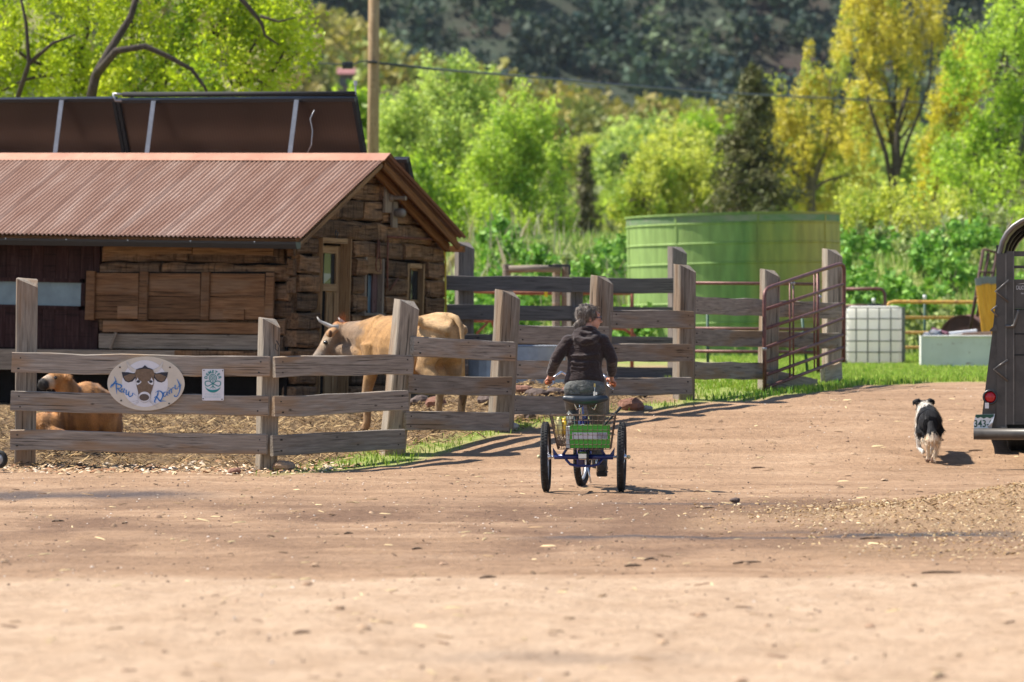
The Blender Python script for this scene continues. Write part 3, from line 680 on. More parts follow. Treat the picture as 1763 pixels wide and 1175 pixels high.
# roof deck under the sheets, rafters, barge boards
mb = MB(); d = .05
mb.poly([(.24, EV[0]+.03, EV[1]-.012), (.24, RY, RZ-.014), (-BL_, RY, RZ-.014), (-BL_, EV[0]+.03, EV[1]-.012)], d, (0, -.4, .9)); mb.build('roof_deck', M_RAFT, barn)
mb = MB(); mb.poly([(.24, RY, RZ-.014), (.24, FY-.03, FZ-.002), (-BL_, FY-.03, FZ-.002), (-BL_, RY, RZ-.014)], d, (0, .4, .9)); mb.build('roof_deck', M_RAFT, barn)
def barge(ya, za, yb, zb, drop, x0, x1, mat, name='barge_board'):
    p0 = Vector((x0, ya, za)); p1 = Vector((x0, yb, zb)); fr = frame_between(BM @ p0, BM @ p1, BM.to_3x3() @ Vector((0, 0, 1)))
    ln = (p1-p0).length; q = MB(); q.bbox((0, -.0, -drop), (ln, (x1-x0), 0), .006, .003, 4); return q.build(name, mat, barn, fr)
barge(FY-.02, FZ-.06, RY+.02, RZ-.07, .09, .25, .285, M_RAFT)
barge(RY-.02, RZ-.08, EV[0]+.05, EV[1]-.07, .06, .24, .27, M_PLANK)
for xx in (.10, -.12):
    barge(FY-.05, FZ-.07, RY+.03, RZ-.09, .12, xx, xx+.05, M_RAFT, 'rafter')
mb = MB(); mb.box((-BL_, RY-.14, RZ-.14*sl_f+.024), (.37, RY-.135, RZ-.14*sl_f+.03))
mb.add([(.37, RY-.16, RZ-.16*sl_f+.028), (.37, RY, RZ+.045), (.37, RY+.16, RZ-.16*sl_b+.028), (-BL_, RY-.16, RZ-.16*sl_f+.028), (-BL_, RY, RZ+.045), (-BL_, RY+.16, RZ-.16*sl_b+.028)], [(0, 1, 4, 3), (1, 2, 5, 4)])
mb.build('ridge_cap', M_RIDGE, barn)
# gutter
gy, gzv = EV[0]-.02, EV[1]-.045
mb = MB(); prof = [(gy+.03, gzv), (gy+.03, gzv-.075), (gy-.06, gzv-.085), (gy-.085, gzv-.03), (gy-.09, gzv)]
vs_ = []; x0, x1 = -BL_, .33
for x in (x0, x1): vs_ += [(x, a, b) for a, b in prof]
mb.add(vs_, [(i, i+1, i+6, i+5) for i in range(4)]); mb.add([(x1, a, b) for a, b in prof], [(0, 1, 2, 3, 4)])
gut = mb.build('gutter', M_GUT, barn)
for k in range(9):
    x = -.25-k*.92; q = MB(); q.tube([(x, gy-.096, gzv-.006), (x, gy-.10, gzv-.006)], .009, 6); q.build('screw', M_STEEL, gut)
# gable logs --------------------------------------------------------
def gp_y(px, z):  # gable y for a pixel column at height z
    p = bl(px, 480, 0, 0); return p.y
rows_px = [700, 664, 633, 601, 570, 539, 507, 475, 443.5, 413.5, 379.6, 343.4, 312, 285, 262]
def gz_of(py): return bl(600, py, 0, 0).z
rows_z = [gz_of(p) for p in rows_px]; rows_z[0] = -.25
def roof_under(y): return (RZ-(RY-y)*sl_f if y < RY else RZ-(y-RY)*sl_b)-.09
def log_piece(y0, y1, z0, z1, face='gable', depth=.16, proud=0.0, clip=True):
    """one hewn timber; local x runs along the wall"""
    g_ = .010; jit = .013; n = max(1, int((y1-y0)/.22))
    if face == 'gable': org = Vector((0, y0, z0)); M3 = Matrix(((0, -1, 0), (1, 0, 0), (0, 0, 1)))   # local x->+y, local y->-x(inward)
    else: org = Vector((y0, 0, z0)); M3 = Matrix(((1, 0, 0), (0, 1, 0), (0, 0, 1)))
    fr = BM @ (Matrix.Translation(org) @ M3.to_4x4())
    q = MB(); q.bbox((g_, -proud, g_), (y1-y0-g_, depth, z1-z0-g_), .026, jit, n)
    if clip and face == 'gable':
        for i, p in enumerate(q.v):
            top = roof_under(y0+p[0])-z0
            if p[2] > top: q.v[i] = (p[0], p[1], max(top, 0.0))
    return q.build('log', M_LOG, barn, fr)
ydoor0, ydoor1 = gp_y(548, 0), gp_y(607, 0); ys0, ys1 = gp_y(629, 0), gp_y(660, 0); yw0, yw1 = gp_y(699, 0), gp_y(733, 0)
random.seed(11)
cuts = {9: [646], 10: [577, 621, 655], 11: [600, 650], 12: [620, 662], 8: [643, 690, 704], 0: [590], 1: [680], 2: [640, 700], 3: [690]}
for i in range(len(rows_z)-1):
    z0, z1 = rows_z[i], rows_z[i+1]; zc = (z0+z1)/2; segs = [(0.0, W)]
    holes = []
    if z1 < gz_of(410): holes.append((ydoor0, ydoor1))
    if gz_of(548) < zc < gz_of(443): holes.append((ys0, ys1))
    if gz_of(575) < zc < gz_of(452): holes.append((yw0, yw1))
    for h in holes:
        ns = []
        for a, b in segs:
            if h[0] > a and h[1] < b: ns += [(a, h[0]), (h[1], b)]
            else: ns.append((a, b))
        segs = ns
    for cpx in cuts.get(i, []):
        yc = gp_y(cpx, 0); ns = []
        for a, b in segs:
            if a+.15 < yc < b-.15: ns += [(a, yc), (yc, b)]
            else: ns.append((a, b))
        segs = ns
    for a, b in segs:
        # drop the part above the roof line
        if roof_under((a+b)/2) < z0+.02 and roof_under(a) < z0+.02 and roof_under(b) < z0+.02: continue
        while roof_under(a) < z0+.015 and a < b-.05: a += .03
        while roof_under(b) < z0+.015 and b > a+.05: b -= .03
        log_piece(a+(random.uniform(-.02, .06) if a == 0.0 else 0), b, z0, z1, proud=random.uniform(0, .055))
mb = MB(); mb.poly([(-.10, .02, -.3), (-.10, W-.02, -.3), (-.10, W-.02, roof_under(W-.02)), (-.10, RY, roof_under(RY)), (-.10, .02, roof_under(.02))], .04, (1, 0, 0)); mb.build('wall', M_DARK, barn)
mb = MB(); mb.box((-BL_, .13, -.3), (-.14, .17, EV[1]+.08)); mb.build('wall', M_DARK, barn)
mb = MB(); mb.box((-BL_, W-.15, -.3), (-.02, W, FZ+.0)); mb.build('wall', M_PLANK, barn)
mb = MB(); mb.box((-BL_-.05, .1, -.3), (-BL_, W-.1, EV[1]+.2)); mb.build('wall', M_PLANK, barn)
# front wall timbers
def fx(px, py=520): return bl(px, py, 1, 0).x
def fz(px, py): return bl(px, py, 1, 0).z
frows = [700, 668, 636, 604, 575, 545, 514, 483, 452, 424, 400]
xs0 = fx(172)
for i in range(len(frows)-1):
    za, zb = fz(300, frows[i]), fz(300, frows[i+1])
    if i < 3: continue
    a = xs0; end = random.uniform(-.16, -.02)
    mid = [fx(random.uniform(240, 400))] if i > 6 else [fx(random.uniform(440, 462))]
    pr = [a]+mid+[end]
    for p0, p1 in zip(pr[:-1], pr[1:]): log_piece(p0, p1, za, zb, 'front', .14, random.uniform(0, .03))
# corner post ends under the eave
for py0, py1 in ((441, 424), (474, 446), (506, 478)):
    q = MB(); za, zb = fz(497, py0), fz(497, py1); fr = BM @ Matrix.Translation((-.07, -.05, za)); q.bbox((-.02, -.01, 0), (.07, .06, zb-za), .012, .008, 2); q.build('log', M_LOG, barn, fr)
# sill beams; the shade below is painted as a near-black wall
def fboard(px0, px1, py0a, py0b, py1a, py1b, name, mat, proud=.03, thick=.03, parent=None, jit=.002):
    """board on the front wall: left col px0 (rows py0a top, py0b bottom), right col px1"""
    val = -proud
    A, B = bl(px0, py0b, 1, val), bl(px1, py1b, 1, val); h = ((bl(px0, py0a, 1, val)-A).length+(bl(px1, py1a, 1, val)-B).length)/2
    fr = frame_between(BM @ A, BM @ B, BM.to_3x3() @ Vector((0, 0, 1))); q = MB(); q.bbox((0, 0, 0), ((B-A).length, thick, h), .004, jit, 4)
    return q.build(name, mat, parent or barn, fr)
fboard(-60, 300, 601, 636, 603, 640, 'sill_beam', M_GREYP, .10, .12)
fboard(300, 500, 603, 640, 606, 642, 'sill_beam', M_LOG, .10, .12)
# dark red siding boards
x = -BL_+.02; k = 0; sz0, sz1 = fz(100, 601), fz(100, 420)
wz0, wz1 = fz(70, 526), fz(70, 486)
while x < xs0-.02:
    x1 = min(x+.19, xs0-.01)
    for za, zb in ((sz0, wz0-.05), (wz1+.05, sz1)):
        fr = BM @ (Matrix.Translation((x, -.01, za)) @ Matrix.Identity(4)); q = MB(); q.box((0, 0, 0), (x1-x-.006, .05, zb-za)); q.build('siding_board', M_SIDING, barn, fr)
    x = x1
win = MB(); xa, xb = -BL_+.4, fx(141); win.box((xa, .05, wz0), (xb, .06, wz1)); wo = win.build('window', M_GLASSB, barn)
for lo, hi in (((-BL_+.02, -.03, wz0-.05), (xs0-.3, .05, wz0)), ((-BL_+.02, -.03, wz1), (xs0-.3, .05, wz1+.05)), ((xb, -.028, wz0), (xb+.06, .05, wz1)), ((fx(45)-.03, -.028, wz0), (fx(45)+.03, .05, wz1))):
    q = MB(); q.box(lo, hi); q.build('window_frame', M_SIDING, wo)
q = MB(); q.box((xb+.06, -.01, wz0-.05), (xs0-.01, .04, wz1+.05)); q.build('siding_board', M_SIDING, barn)
# big board shutter
sh = fboard(146, 470, 467, 550, 470, 552, 'shutter', M_DARK, .07, .02)
for (a, b, t0, b0, t1, b1) in ((162, 468, 470, 508, 472, 512), (162, 468, 509, 549, 513, 551)):
    for c0, c1 in ((162, 238), (252, 344), (358, 455)):
        f_ = lambda p, u, v_: u+(v_-u)*(p-a)/(b-a)
        fboard(c0, c1, f_(c0, t0, t1), f_(c0, b0, b1), f_(c1, t0, t1), f_(c1, b0, b1), 'shutter_board', M_SHUT, .085, .018, sh)
for c0, c1 in ((146, 161), (238, 252), (344, 358), (455, 469)):
    fboard(c0, c1, 467+(c0-146)*.008, 551, 467+(c1-146)*.008, 551.5, 'batten', M_SHUT, .118, .03, sh)
fboard(202, 237, 527, 549, 527, 549, 'patch_board', M_SHUT, .106, .02, sh); fboard(384, 420, 533, 551, 533, 551, 'patch_board', M_SHUT, .106, .02, sh)
fboard(177, 470, 553, 572, 556, 576, 'plank', M_SHUT, .06, .03)
fboard(170, 470, 575, 600, 577, 603, 'plank', M_GREYP, .045, .03)
fboard(178, 330, 424, 437, 425, 437, 'plank', M_PLANK, .03, .02); fboard(332, 470, 425, 438, 427, 440, 'plank', M_PLANK, .03, .02)
A, B = BM @ bl(190, 601, 1, -.12), BM @ bl(200, 573, 1, -.09); q = MB(); q.bbox((0, -.02, -.025), ((B-A).length, .02, .025), .004); q.build('prop_stick', M_GREYP, barn, frame_between(A, B, (0, -1, 0)))
# gable door ----------------------------------------------------------
def gbox(px0, px1, py0, py1, name, mat, x0, x1, parent=None, frame=True):
    """box on the gable plane from pixel rectangle; x0..x1 local depth"""
    p0, p1 = bl(px0, py1, 0, x1), bl(px1, py0, 0, x1); h = p1.z-p0.z; wd = p1.y-p0.y; q = MB()
    if h > wd:
        fr = BM @ (Matrix.Translation((x0, p0.y, p0.z)) @ Matrix(((0, 1, 0), (0, 0, 1), (1, 0, 0))).to_4x4()); q.bbox((0, 0, 0), (h, x1-x0, wd), .004, .002, 3)
    else:
        fr = BM @ (Matrix.Translation((x1, p0.y, p0.z)) @ Matrix(((0, -1, 0), (1, 0, 0), (0, 0, 1))).to_4x4()); q.bbox((0, 0, 0), (wd, x1-x0, h), .004, .002, 3)
    return q.build(name, mat, parent or barn, fr)
door = gbox(556, 599, 425, 690, 'door', M_DOORW, -.13, -.095)
for px0 in (558, 571, 583): gbox(px0, px0+12, 505, 690, 'door_board', M_DOORW, -.095, -.082, door)
gbox(557, 578, 436, 489, 'pane', M_GLASS, -.094, -.090, door)
gbox(556, 580, 425, 436, 'door_rail', M_DOORW, -.09, -.06, door); gbox(556, 580, 489.5, 501, 'door_rail', M_DOORW, -.09, -.055, door); gbox(578.5, 583, 425, 501, 'door_stile', M_DOORW, -.09, -.058, door)
gbox(550, 556.5, 411, 690, 'door_frame', M_DOORW, -.14, .05); gbox(599, 605, 412, 690, 'door_frame', M_DOORW, -.14, .055); gbox(556.5, 599, 411.5, 418, 'door_frame', M_DOORW, -.14, .045)
kn = bl(560, 470, 0, .06); q = MB(); q.sphere((.065, kn.y, kn.z), .018, 8, 6); q.build('door_handle', M_GUT, door)
# boarded small window
wn = gbox(632, 657, 472, 541, 'window', M_DARK, -.12, -.09)
gbox(633, 641, 475, 539, 'pane', M_GLASSB, -.088, -.08, wn); gbox(641, 657, 472, 538, 'shutter_board', m_wood('purple_board', [L(.08, .045, .04), L(.15, .085, .075), L(.2, .12, .11)]), -.085, -.05, wn)
gbox(628, 633, 443, 541, 'window_frame', M_GREYP, -.14, .03, wn); gbox(658, 663, 446, 541, 'window_frame', M_GREYP, -.14, .03, wn); gbox(628, 664, 540, 544, 'window_sill', M_GREYP, -.14, .06, wn); gbox(633, 658, 444, 456, 'window_frame', M_PLANK, -.1, .02, wn); gbox(633, 658, 457, 471, 'window_frame', M_PLANK, -.1, .01, wn)
# narrow window
wn = gbox(706, 727, 462, 560, 'window', M_DOORW, -.12, -.06)
gbox(707, 723, 467, 516, 'pane', M_GLASS, -.058, -.05, wn)
gbox(700, 706, 455, 566, 'window_frame', M_DOORW, -.14, .035, wn); gbox(727, 732, 455, 566, 'window_frame', M_DOORW, -.14, .035, wn); gbox(706, 727, 455, 462, 'window_frame', M_DOORW, -.1, .03, wn); gbox(706, 727, 516.5, 522, 'window_frame', M_DOORW, -.058, -.02, wn); gbox(723, 727, 463, 516, 'window_frame', M_DOORW, -.058, -.03, wn)
# blocks, lamp and insulator on the gable
gbox(663, 676, 317, 366, 'mounting_board', M_GREYP, .03, .07); gbox(676, 686, 348, 392, 'mounting_board', M_GREYP, .035, .075)
a = bl(672, 341, 0, .07); q = MB(); q.tube([(.07, a.y, a.z), (.30, a.y, a.z-.005)], .028, 10); q.sphere((.09, a.y, a.z), .05, 8, 6); q.build('pipe_bracket', M_GREYP, barn, smooth=False)
a = bl(682, 367, 0, .08); q = MB(); q.lathe([(0, .13), (.04, .125), (.06, .10), (.062, .05), (.05, .0)], (.08, a.y, a.z), 'x', 16); q.build('insulator', m_plain('insulator_grey', L(.17, .14, .115), .6), barn, smooth=True)
# rusty pipes and hanging chain
def gt(pts, name, mat, r, x=.06):
    q = MB(); q.tube([bl(p[0], p[1], 0, x) for p in pts], r, 6); return q.build(name, mat, barn, smooth=True)
gt([(668, 408), (700, 410), (757, 413)], 'pipe', M_RUST, .016, .07); gt([(668, 412), (667.5, 440), (667, 480), (667, 497)], 'pipe', M_RUST, .012, .07); gt([(671, 500), (686, 478)], 'pipe', M_RUST, .012, .08)
M_YHOSE = m_plain('yellow_hose', L(.55, .40, .03), .5); gt([(758, 413), (764, 424), (767, 450), (767, 500), (768, 540)], 'hose', M_YHOSE, .012, .06)
gt([(651, 412), (650, 440), (647, 455), (648, 466), (653, 468), (656, 460), (654, 445), (653, 415)], 'chain', M_RUST, .009, .07)
gt([(579, 396), (577, 406), (580, 410), (582, 400)], 'hook', M_GUT, .008, .06)
mb = MB(); p = bl(766, 418, 0, 0); mb.box((-.3, W-.05, FZ-.17), (.28, W+.02, FZ-.09)); mb.build('wall_plate', M_RAFT, barn)
# ---------------------------------------------------------------- solar collectors on the roof
s = NT('collector_sheet'); v = s.co((1, 1, 1)); wv = s.n('TexWave', wave_type='BANDS', bands_direction='X'); wv.inputs['Scale'].default_value = 7; s.l(v, wv.inputs['Vector'])
c = s.mix(1, s.ramp(s.noise(v, 1.3, 4), [(.3, L(.03, .02, .015)), (.7, L(.07, .043, .032))]), s.ramp(wv.outputs['Color'], [(0, L(.8)), (1, L(1.1))]), 'MULTIPLY'); s.col(c); s.set(rough=.3, spec=.6)
t = s.n('BsdfTranslucent'); t.inputs['Color'].default_value = L(.22, .11, .07); mx = s.n('MixShader'); mx.inputs[0].default_value = .3
s.l(s.b.outputs[0], mx.inputs[1]); s.l(t.outputs[0], mx.inputs[2]); s.l(mx.outputs[0], s.o.inputs['Surface']); M_COLL = s.m
M_ALU = m_plain('alu_channel', L(.42, .43, .45), .4, .5); M_FOAM = m_plain('foam_black', L(.012, .012, .012), .85)
def on_y(px, py, y): return bl(px, py, 1, y)
def collector(xa, xb, yt, zt, yb, zb, label, struts, pipe=True):
    """xa<xb local x; top edge (yt,zt), bottom edge (yb,zb)"""
    rt = thing('solar_collector', label, 'solar panel', BM @ Matrix.Translation(((xa+xb)/2, yb, zb)), 'solar collectors on the barn roof')
    def pt(x, t, off=0): return BM @ Vector((x, yt+(yb-yt)*t-off, zt+(zb-zt)*t))
    q = MB(); fr = frame_between(pt(xa, 1), pt(xb, 1), pt(xa, 0)-pt(xa, 1)); h = (pt(xa, 0)-pt(xa, 1)).length; q.box((0, .0, 0), (xb-xa, .035, h)); q.build('sheet', M_COLL, rt, fr)
    for x in (xa, xb-.05): q = MB(); q.box((x-xa, -.03, .05), (x-xa+.05, .05, h-.05)); q.build('frame_bar', M_FOAM, rt, fr)
    q = MB(); q.box((0, -.03, h-.05), (xb-xa, .05, h)); q.build('frame_bar', M_GUT, rt, fr); q = MB(); q.box((0, -.03, 0), (xb-xa, .05, .05)); q.build('frame_bar', M_GUT, rt, fr)
    for x in struts:
        a = pt(x, .03, .06); zr = RZ-(yt+.02-RY)*sl_b if yt+.02 > RY else RZ; b = BM @ Vector((x-.05, yt-.10, RZ+.03))
        q = MB(); q.box((0, -.028, -.028), ((b-a).length, .028, .028)); q.build('strut', M_ALU, rt, frame_between(a, b, (0, -1, 0)))
    if pipe:
        a, b = pt(xa+.1, 0, .0), pt(xb, 0, .0); q = MB(); q.tube([a+Vector((0, 0, .06)), b+Vector((0, 0, .045))], .034, 8); q.build('insulated_pipe', M_FOAM, rt, world=True, smooth=True)
        q = MB(); q.tube([a+Vector((-.14, 0, .07)), a+Vector((.02, 0, .06))], .016, 7); q.tube([a+Vector((-.13, 0, .07)), a+Vector((-.1, 0, -.02)), a+Vector((.04, 0, -.02))], .018, 7); q.build('pipe_fitting', M_STEEL, rt, world=True, smooth=True)
    return rt
yt = RY+.28; top = on_y(612, 168, yt); zt = top.z; xr_ = top.x; yb = yt+.42; zb = RZ-(yb-RY)*sl_b+.05
topL = on_y(0, 168, yt); xm = on_y(200, 168, yt).x
c1 = collector(xm+.01, xr_, yt, zt, yb, zb, 'brown solar collector with a thick black pipe along its top, above the barn ridge', [on_y(268, 168, yt).x, on_y(514, 168, yt).x])
c2 = collector(-BL_+.1, xm-.01, yt, zt+.02, yb, zb, 'brown solar collector without a top pipe beside the piped one', [on_y(110, 168, yt).x, on_y(-60, 168, yt).x], False)
p = BM @ Vector((xr_, yt, zt)); q = MB(); q.tube([p+Vector((0, 0, .03)), p+Vector((0, 0, .16))], .012, 6); q.tube([p+Vector((0, 0, .15)), p+Vector((0, 0, .21))], .024, 8); q.build('air_vent', M_STEEL, c1, world=True)
q = MB(); pp = [BM @ Vector((on_y(x_, y_, yt-.02).x, yt-.02+.0, on_y(x_, y_, yt-.02).z)) for x_, y_ in ((541, 190), (534, 205), (538, 225), (536, 250), (528, 266))]; q.tube(pp, .007, 5); q.build('cable', M_ALU, c1, world=True, smooth=True)
y2 = RY+1.15; tp2 = on_y(702, 273, y2); collector(-BL_+.6, tp2.x, y2, tp2.z, y2+.35, RZ-(y2+.35-RY)*sl_b+.05, 'lower solar collector peeking out beyond the gable end of the ridge', [], False)
# ---------------------------------------------------------------- utility pole and wire
pb = P(641, 300, 78); pt_ = P(645, -260, 78); pb.z = 1.5
pole = thing('utility_pole', 'bare wooden utility pole behind the barn roof', 'utility pole', pb)
q = MB(); q.tube([pb, pb.lerp(pt_, .5), pt_], [.135, .118, .105], 14); q.build('shaft', m_wood('pole_wood', [L(.22, .14, .075), L(.36, .24, .14), L(.46, .33, .21)], grain=(6, 6, .8), rnd=0, knots=False), pole, world=True, smooth=True)
a = P(640, 107, 77.8); q = MB(); q.tube([a+Vector((-.1, 0, 0)), a+Vector((.12, 0, -.01))], .03, 8); q.build('clamp', M_GUT, pole, world=True)
def wire(label, pts, r):
    q = MB(); q.tube(pts, r, 5); solo('overhead_wire', label, 'wire', q, M_GUT, pts[0], None, True)
wire('black overhead wire sagging away from the pole across the valley', [P(642, 108, 77.8), P(760, 121, 84), P(900, 132, 92), P(1050, 146, 100), P(1250, 161, 110), P(1450, 171, 120), P(1650, 180, 130), P(1900, 190, 144)], .030)
wire('short black wire running from the pole behind the cottonwood', [P(642, 108, 77.8), P(622, 106, 77), P(606, 112, 76.5), P(560, 110, 75), P(300, 100, 70)], .014)
a = P(599, 113, 76.2); q = MB(); q.bbox((-.11, -.06, -.07), (.10, .06, .07), .02, .004, 2, Matrix.Translation(a)); solo('splice_box', 'black box hanging on the wire beside the pole', 'wire box', q, M_GUT, a)
# ================================================================ fences
M_FB = m_wood('fence_board', [L(.145, .122, .10), L(.255, .217, .18), L(.37, .322, .272)], patch=L(.27, .165, .085), patchamt=.65, rnd=.22)
M_FP = m_wood('fence_post', [L(.145, .118, .092), L(.255, .212, .168), L(.37, .315, .255)], grain=(1.1, 13, 13), patch=L(.24, .145, .08), patchamt=.6, rnd=.16)
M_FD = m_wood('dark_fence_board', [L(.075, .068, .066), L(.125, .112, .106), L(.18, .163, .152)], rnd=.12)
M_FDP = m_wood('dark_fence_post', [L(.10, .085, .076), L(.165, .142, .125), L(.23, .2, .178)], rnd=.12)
M_NAIL = m_plain('nail', L(.03, .025, .022), .7, .3)
def post(parent, bot, top, w_, yaw, mat, cut=.09, name='post'):
    """squared post, local x along its height; slanted worn top"""
    fr = frame_between(bot, top, Vector((-math.sin(yaw), math.cos(yaw), 0)))
    h = (Vector(top)-Vector(bot)).length; a = w_/2; q = MB(); vs_ = []; fs = []; n = 6; bv = .012
    prof = [(-a+bv, -a), (a-bv, -a), (a, -a+bv), (a, a-bv), (a-bv, a), (-a+bv, a), (-a, a-bv), (-a, -a+bv)]
    for i in range(n+1):
        for (y, z) in prof:
            x = -.3+(h+.3)*i/n
            if i == n: x = h-cut*max(0, (y/a+ -z/a)/2+.15)-random.uniform(0, .012)
            j = .004; vs_.append((x, y+random.uniform(-j, j), z+random.uniform(-j, j)))
    for i in range(n):
        for k in range(8): fs.append((i*8+k, i*8+(k+1) % 8, i*8+8+(k+1) % 8, i*8+8+k))
    fs.append(tuple(n*8+k for k in range(8))); q.add(vs_, fs); return q.build(name, mat, parent, fr)
def board(parent, pl, Yl, pr, Yr, mat, thick=.045, nails=True, jit=.0075, name='board'):
    """pl=(px,top,bottom) at depth Yl; pr likewise"""
    A0, A1 = P(pl[0], pl[2], Yl), P(pl[0], pl[1], Yl); B0, B1 = P(pr[0], pr[2], Yr), P(pr[0], pr[1], Yr)
    fr = frame_between((A0+A1)/2, (B0+B1)/2); h = ((A1-A0).length+(B1-B0).length)/2; ln = (B0-A0).length
    q = MB(); q.bbox((0, 0, -h/2), (ln, thick, h/2), .006, jit, max(3, int(ln/.35))); o = q.build(name, mat, parent, fr)
    if nails:
        for x in (.09, ln-.09):
            for z in (-h*.28, h*.25):
                q = MB(); q.tube([(x+random.uniform(-.03, .03), -.006, z), (x, .01, z)], .0075, 6); q.build('nail', M_NAIL, o, fr)
    return o
f1 = thing('corral_fence', 'weathered grey plank corral fence with thick squared posts', 'fence', P(460, 810, 37.4))
random.seed(5)
PB = [  # px_l,Yl,px_r,Yr boards
 [((20, 608, 642), 37.75, (463, 614.5, 650), 37.25), ((18, 674, 708), 37.75, (461, 681, 716), 37.25), ((16, 740, 775), 37.75, (459, 749, 784), 37.25)],
 [((475, 614.6, 650), 37.3, (710, 611, 644.7), 38.6), ((473, 683.4, 719), 37.3, (704, 673, 707), 38.6), ((471, 749.5, 785), 37.3, (697, 738.5, 773), 38.6)],
 [((713, 581, 615.5), 38.85, (887, 588.7, 620.6), 40.35), ((705, 645, 678), 38.85, (882, 650, 682), 40.35), ((700, 708, 742), 38.85, (875, 710, 740), 40.35)],
 [((889, 560, 592), 40.6, (1049, 562, 593), 42.0), ((884, 620.6, 653), 40.6, (1046, 622, 653), 42.0), ((878, 681, 713), 40.6, (1042, 683, 714), 42.0)],
 [((1052, 534, 565), 42.25, (1194, 536, 566.7), 43.4), ((1050, 592, 623), 42.25, (1194, 592.6, 622.5), 43.4), ((1044, 652, 682), 42.25, (1192, 650, 680), 43.4)],
 [((1195, 510.5, 540.5), 43.65, (1449, 522, 549), 48.6), ((1195, 567, 596), 43.65, (1446, 574, 600), 48.6), ((1193, 623, 652.5), 43.65, (1322, 625.5, 654), 45.75)]]
for pan in PB:
    for b in pan: board(f1, *b, M_FB)
for (pxb, pyb, pxt, pyt, Yp, wpx, yaw) in ((43, 812, 47, 477, 37.95, 39, .1), (458, 822, 464, 546, 37.45, 34, .35), (674, 795, 701, 515, 38.85, 40, .35), (861, 750, 875, 499, 40.55, 38, .4), (1028, 725, 1037, 474, 42.2, 34, .4), (1177, 697, 1179, 454, 43.6, 33, .35), (1321, 688, 1326, 463, 45.95, 30, .3), (1432, 668, 1433, 428, 48.9, 30, .3)):
    post(f1, P(pxb, pyb, Yp+.12), P(pxt, pyt, Yp+.12), wpx/F*Yp*.93, yaw, M_FP)
board(f1, ((1318, 632, 664)), 45.8, ((1408, 655, 678)), 47.2, M_FB, .05, False); board(f1, (1421, 634, 662), 48.2, (1451, 622, 655), 48.9, M_FB, .06, False)
# small iron ring on the corner post
a = P(476, 592, 37.3); q = MB(); q.tube([a+Vector((.0, 0, .03)), a+Vector((.028, -.01, -.02)), a+Vector((.015, -.01, -.075)), a+Vector((-.012, -.01, -.05)), a+Vector((-.008, 0, .0))], .006, 5); q.build('iron_ring', M_NAIL, f1, world=True)
# back fence
f2 = thing('back_fence', 'dark grey board fence crossing behind the corral', 'fence', P(965, 680, 51))
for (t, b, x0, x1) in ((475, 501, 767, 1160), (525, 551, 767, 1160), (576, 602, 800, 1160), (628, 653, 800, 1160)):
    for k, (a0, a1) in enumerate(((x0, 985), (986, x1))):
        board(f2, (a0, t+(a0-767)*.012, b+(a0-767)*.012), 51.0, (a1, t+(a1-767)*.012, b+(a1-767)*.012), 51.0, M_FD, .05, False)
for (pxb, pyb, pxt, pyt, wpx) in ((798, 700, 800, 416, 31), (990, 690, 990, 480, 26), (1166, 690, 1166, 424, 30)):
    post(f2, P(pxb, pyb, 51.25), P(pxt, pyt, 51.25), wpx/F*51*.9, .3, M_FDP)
# log frame behind
lf = thing('hitching_rail', 'rough log hitching frame with a round top rail behind the back fence', 'hitching rail', P(915, 640, 57))
for px in (871, 957, 973):
    q = MB(); q.tube([P(px, 660, 57), P(px+1, 455, 57)], [.065, .06], 9); q.build('post', M_FP, lf, world=True)
A, B = P(876, 464, 56.9), P(966, 464, 56.9); q = MB(); q.tube([(0, 0, 0), ((B-A).length*.5, 0, .01), ((B-A).length, 0, 0)], .055, 9); q.build('rail', M_FP, lf, frame_between(A, B), smooth=True)
q = MB(); A = P(979, 462, 56.8); q.box(A+Vector((-.3, -.02, .02)), A+Vector((.03, .03, .05))); q.box(A+Vector((0, -.02, -.1)), A+Vector((.03, .02, .02))); q.build('bracket', M_GUT, lf, world=True)
A = P(940, 506, 56.5); q = MB(); q.box(A+Vector((-.025, -.01, -.05)), A+Vector((.025, .01, .05))); q.build('yellow_tag', m_plain('tag_yellow', L(.75, .52, .01), .5), lf, world=True)
# pipe rails / gates
M_PIPE = m_noise('gate_pipe', L(.11, .045, .038), L(.19, .085, .072), 15, .5, .15, .002, metal=.25, rnd=.05)
M_RPIPE = m_noise('rust_rail', L(.20, .06, .03), L(.30, .11, .06), 15, .7, .2, .002, metal=.1)
M_YPIPE = m_noise('yellow_pipe', L(.42, .20, .035), L(.58, .32, .07), 9, .55, .15, .002, rnd=.05, c3=L(.30, .13, .05))
def tubeP(parent, pts, r, mat, name='rail', n=8):
    q = MB(); q.tube([P(*p) for p in pts], r, n); return q.build(name, mat, parent, world=True, smooth=True)
YG0, YG1 = 45.4, 47.9
def gq(px, py): return (px, py, YG0+(YG1-YG0)*(px-1317)/136)
gt_ = thing('pipe_gate', 'brown steel pipe gate with seven rails swung open at the corral end', 'gate', P(1317, 672, YG0))
tubeP(gt_, [gq(*p) for p in ((1317, 676), (1316, 600), (1316, 512), (1317, 503), (1321, 497.5), (1328, 494), (1440, 456.5), (1448, 455), (1452, 458), (1453.5, 466), (1453, 540), (1452, 624))], .024, M_PIPE, 'outer_frame')
for a, b in ((532.6, 490), (565.6, 522.5), (598.7, 549), (624, 577), (646, 599), (668, 618.5)): tubeP(gt_, [gq(1319, a), gq(1451, b)], .021, M_PIPE)
for px, dy in ((1360, 0), (1366, -1), (1402, 0), (1408, 0)): 
    y0 = 494-(px-1328)*.335; y1 = 668-(px-1319)*.375; tubeP(gt_, [gq(px, y0), gq(px, y1)], .011 if px != 1408 else .018, M_PIPE, 'upright')
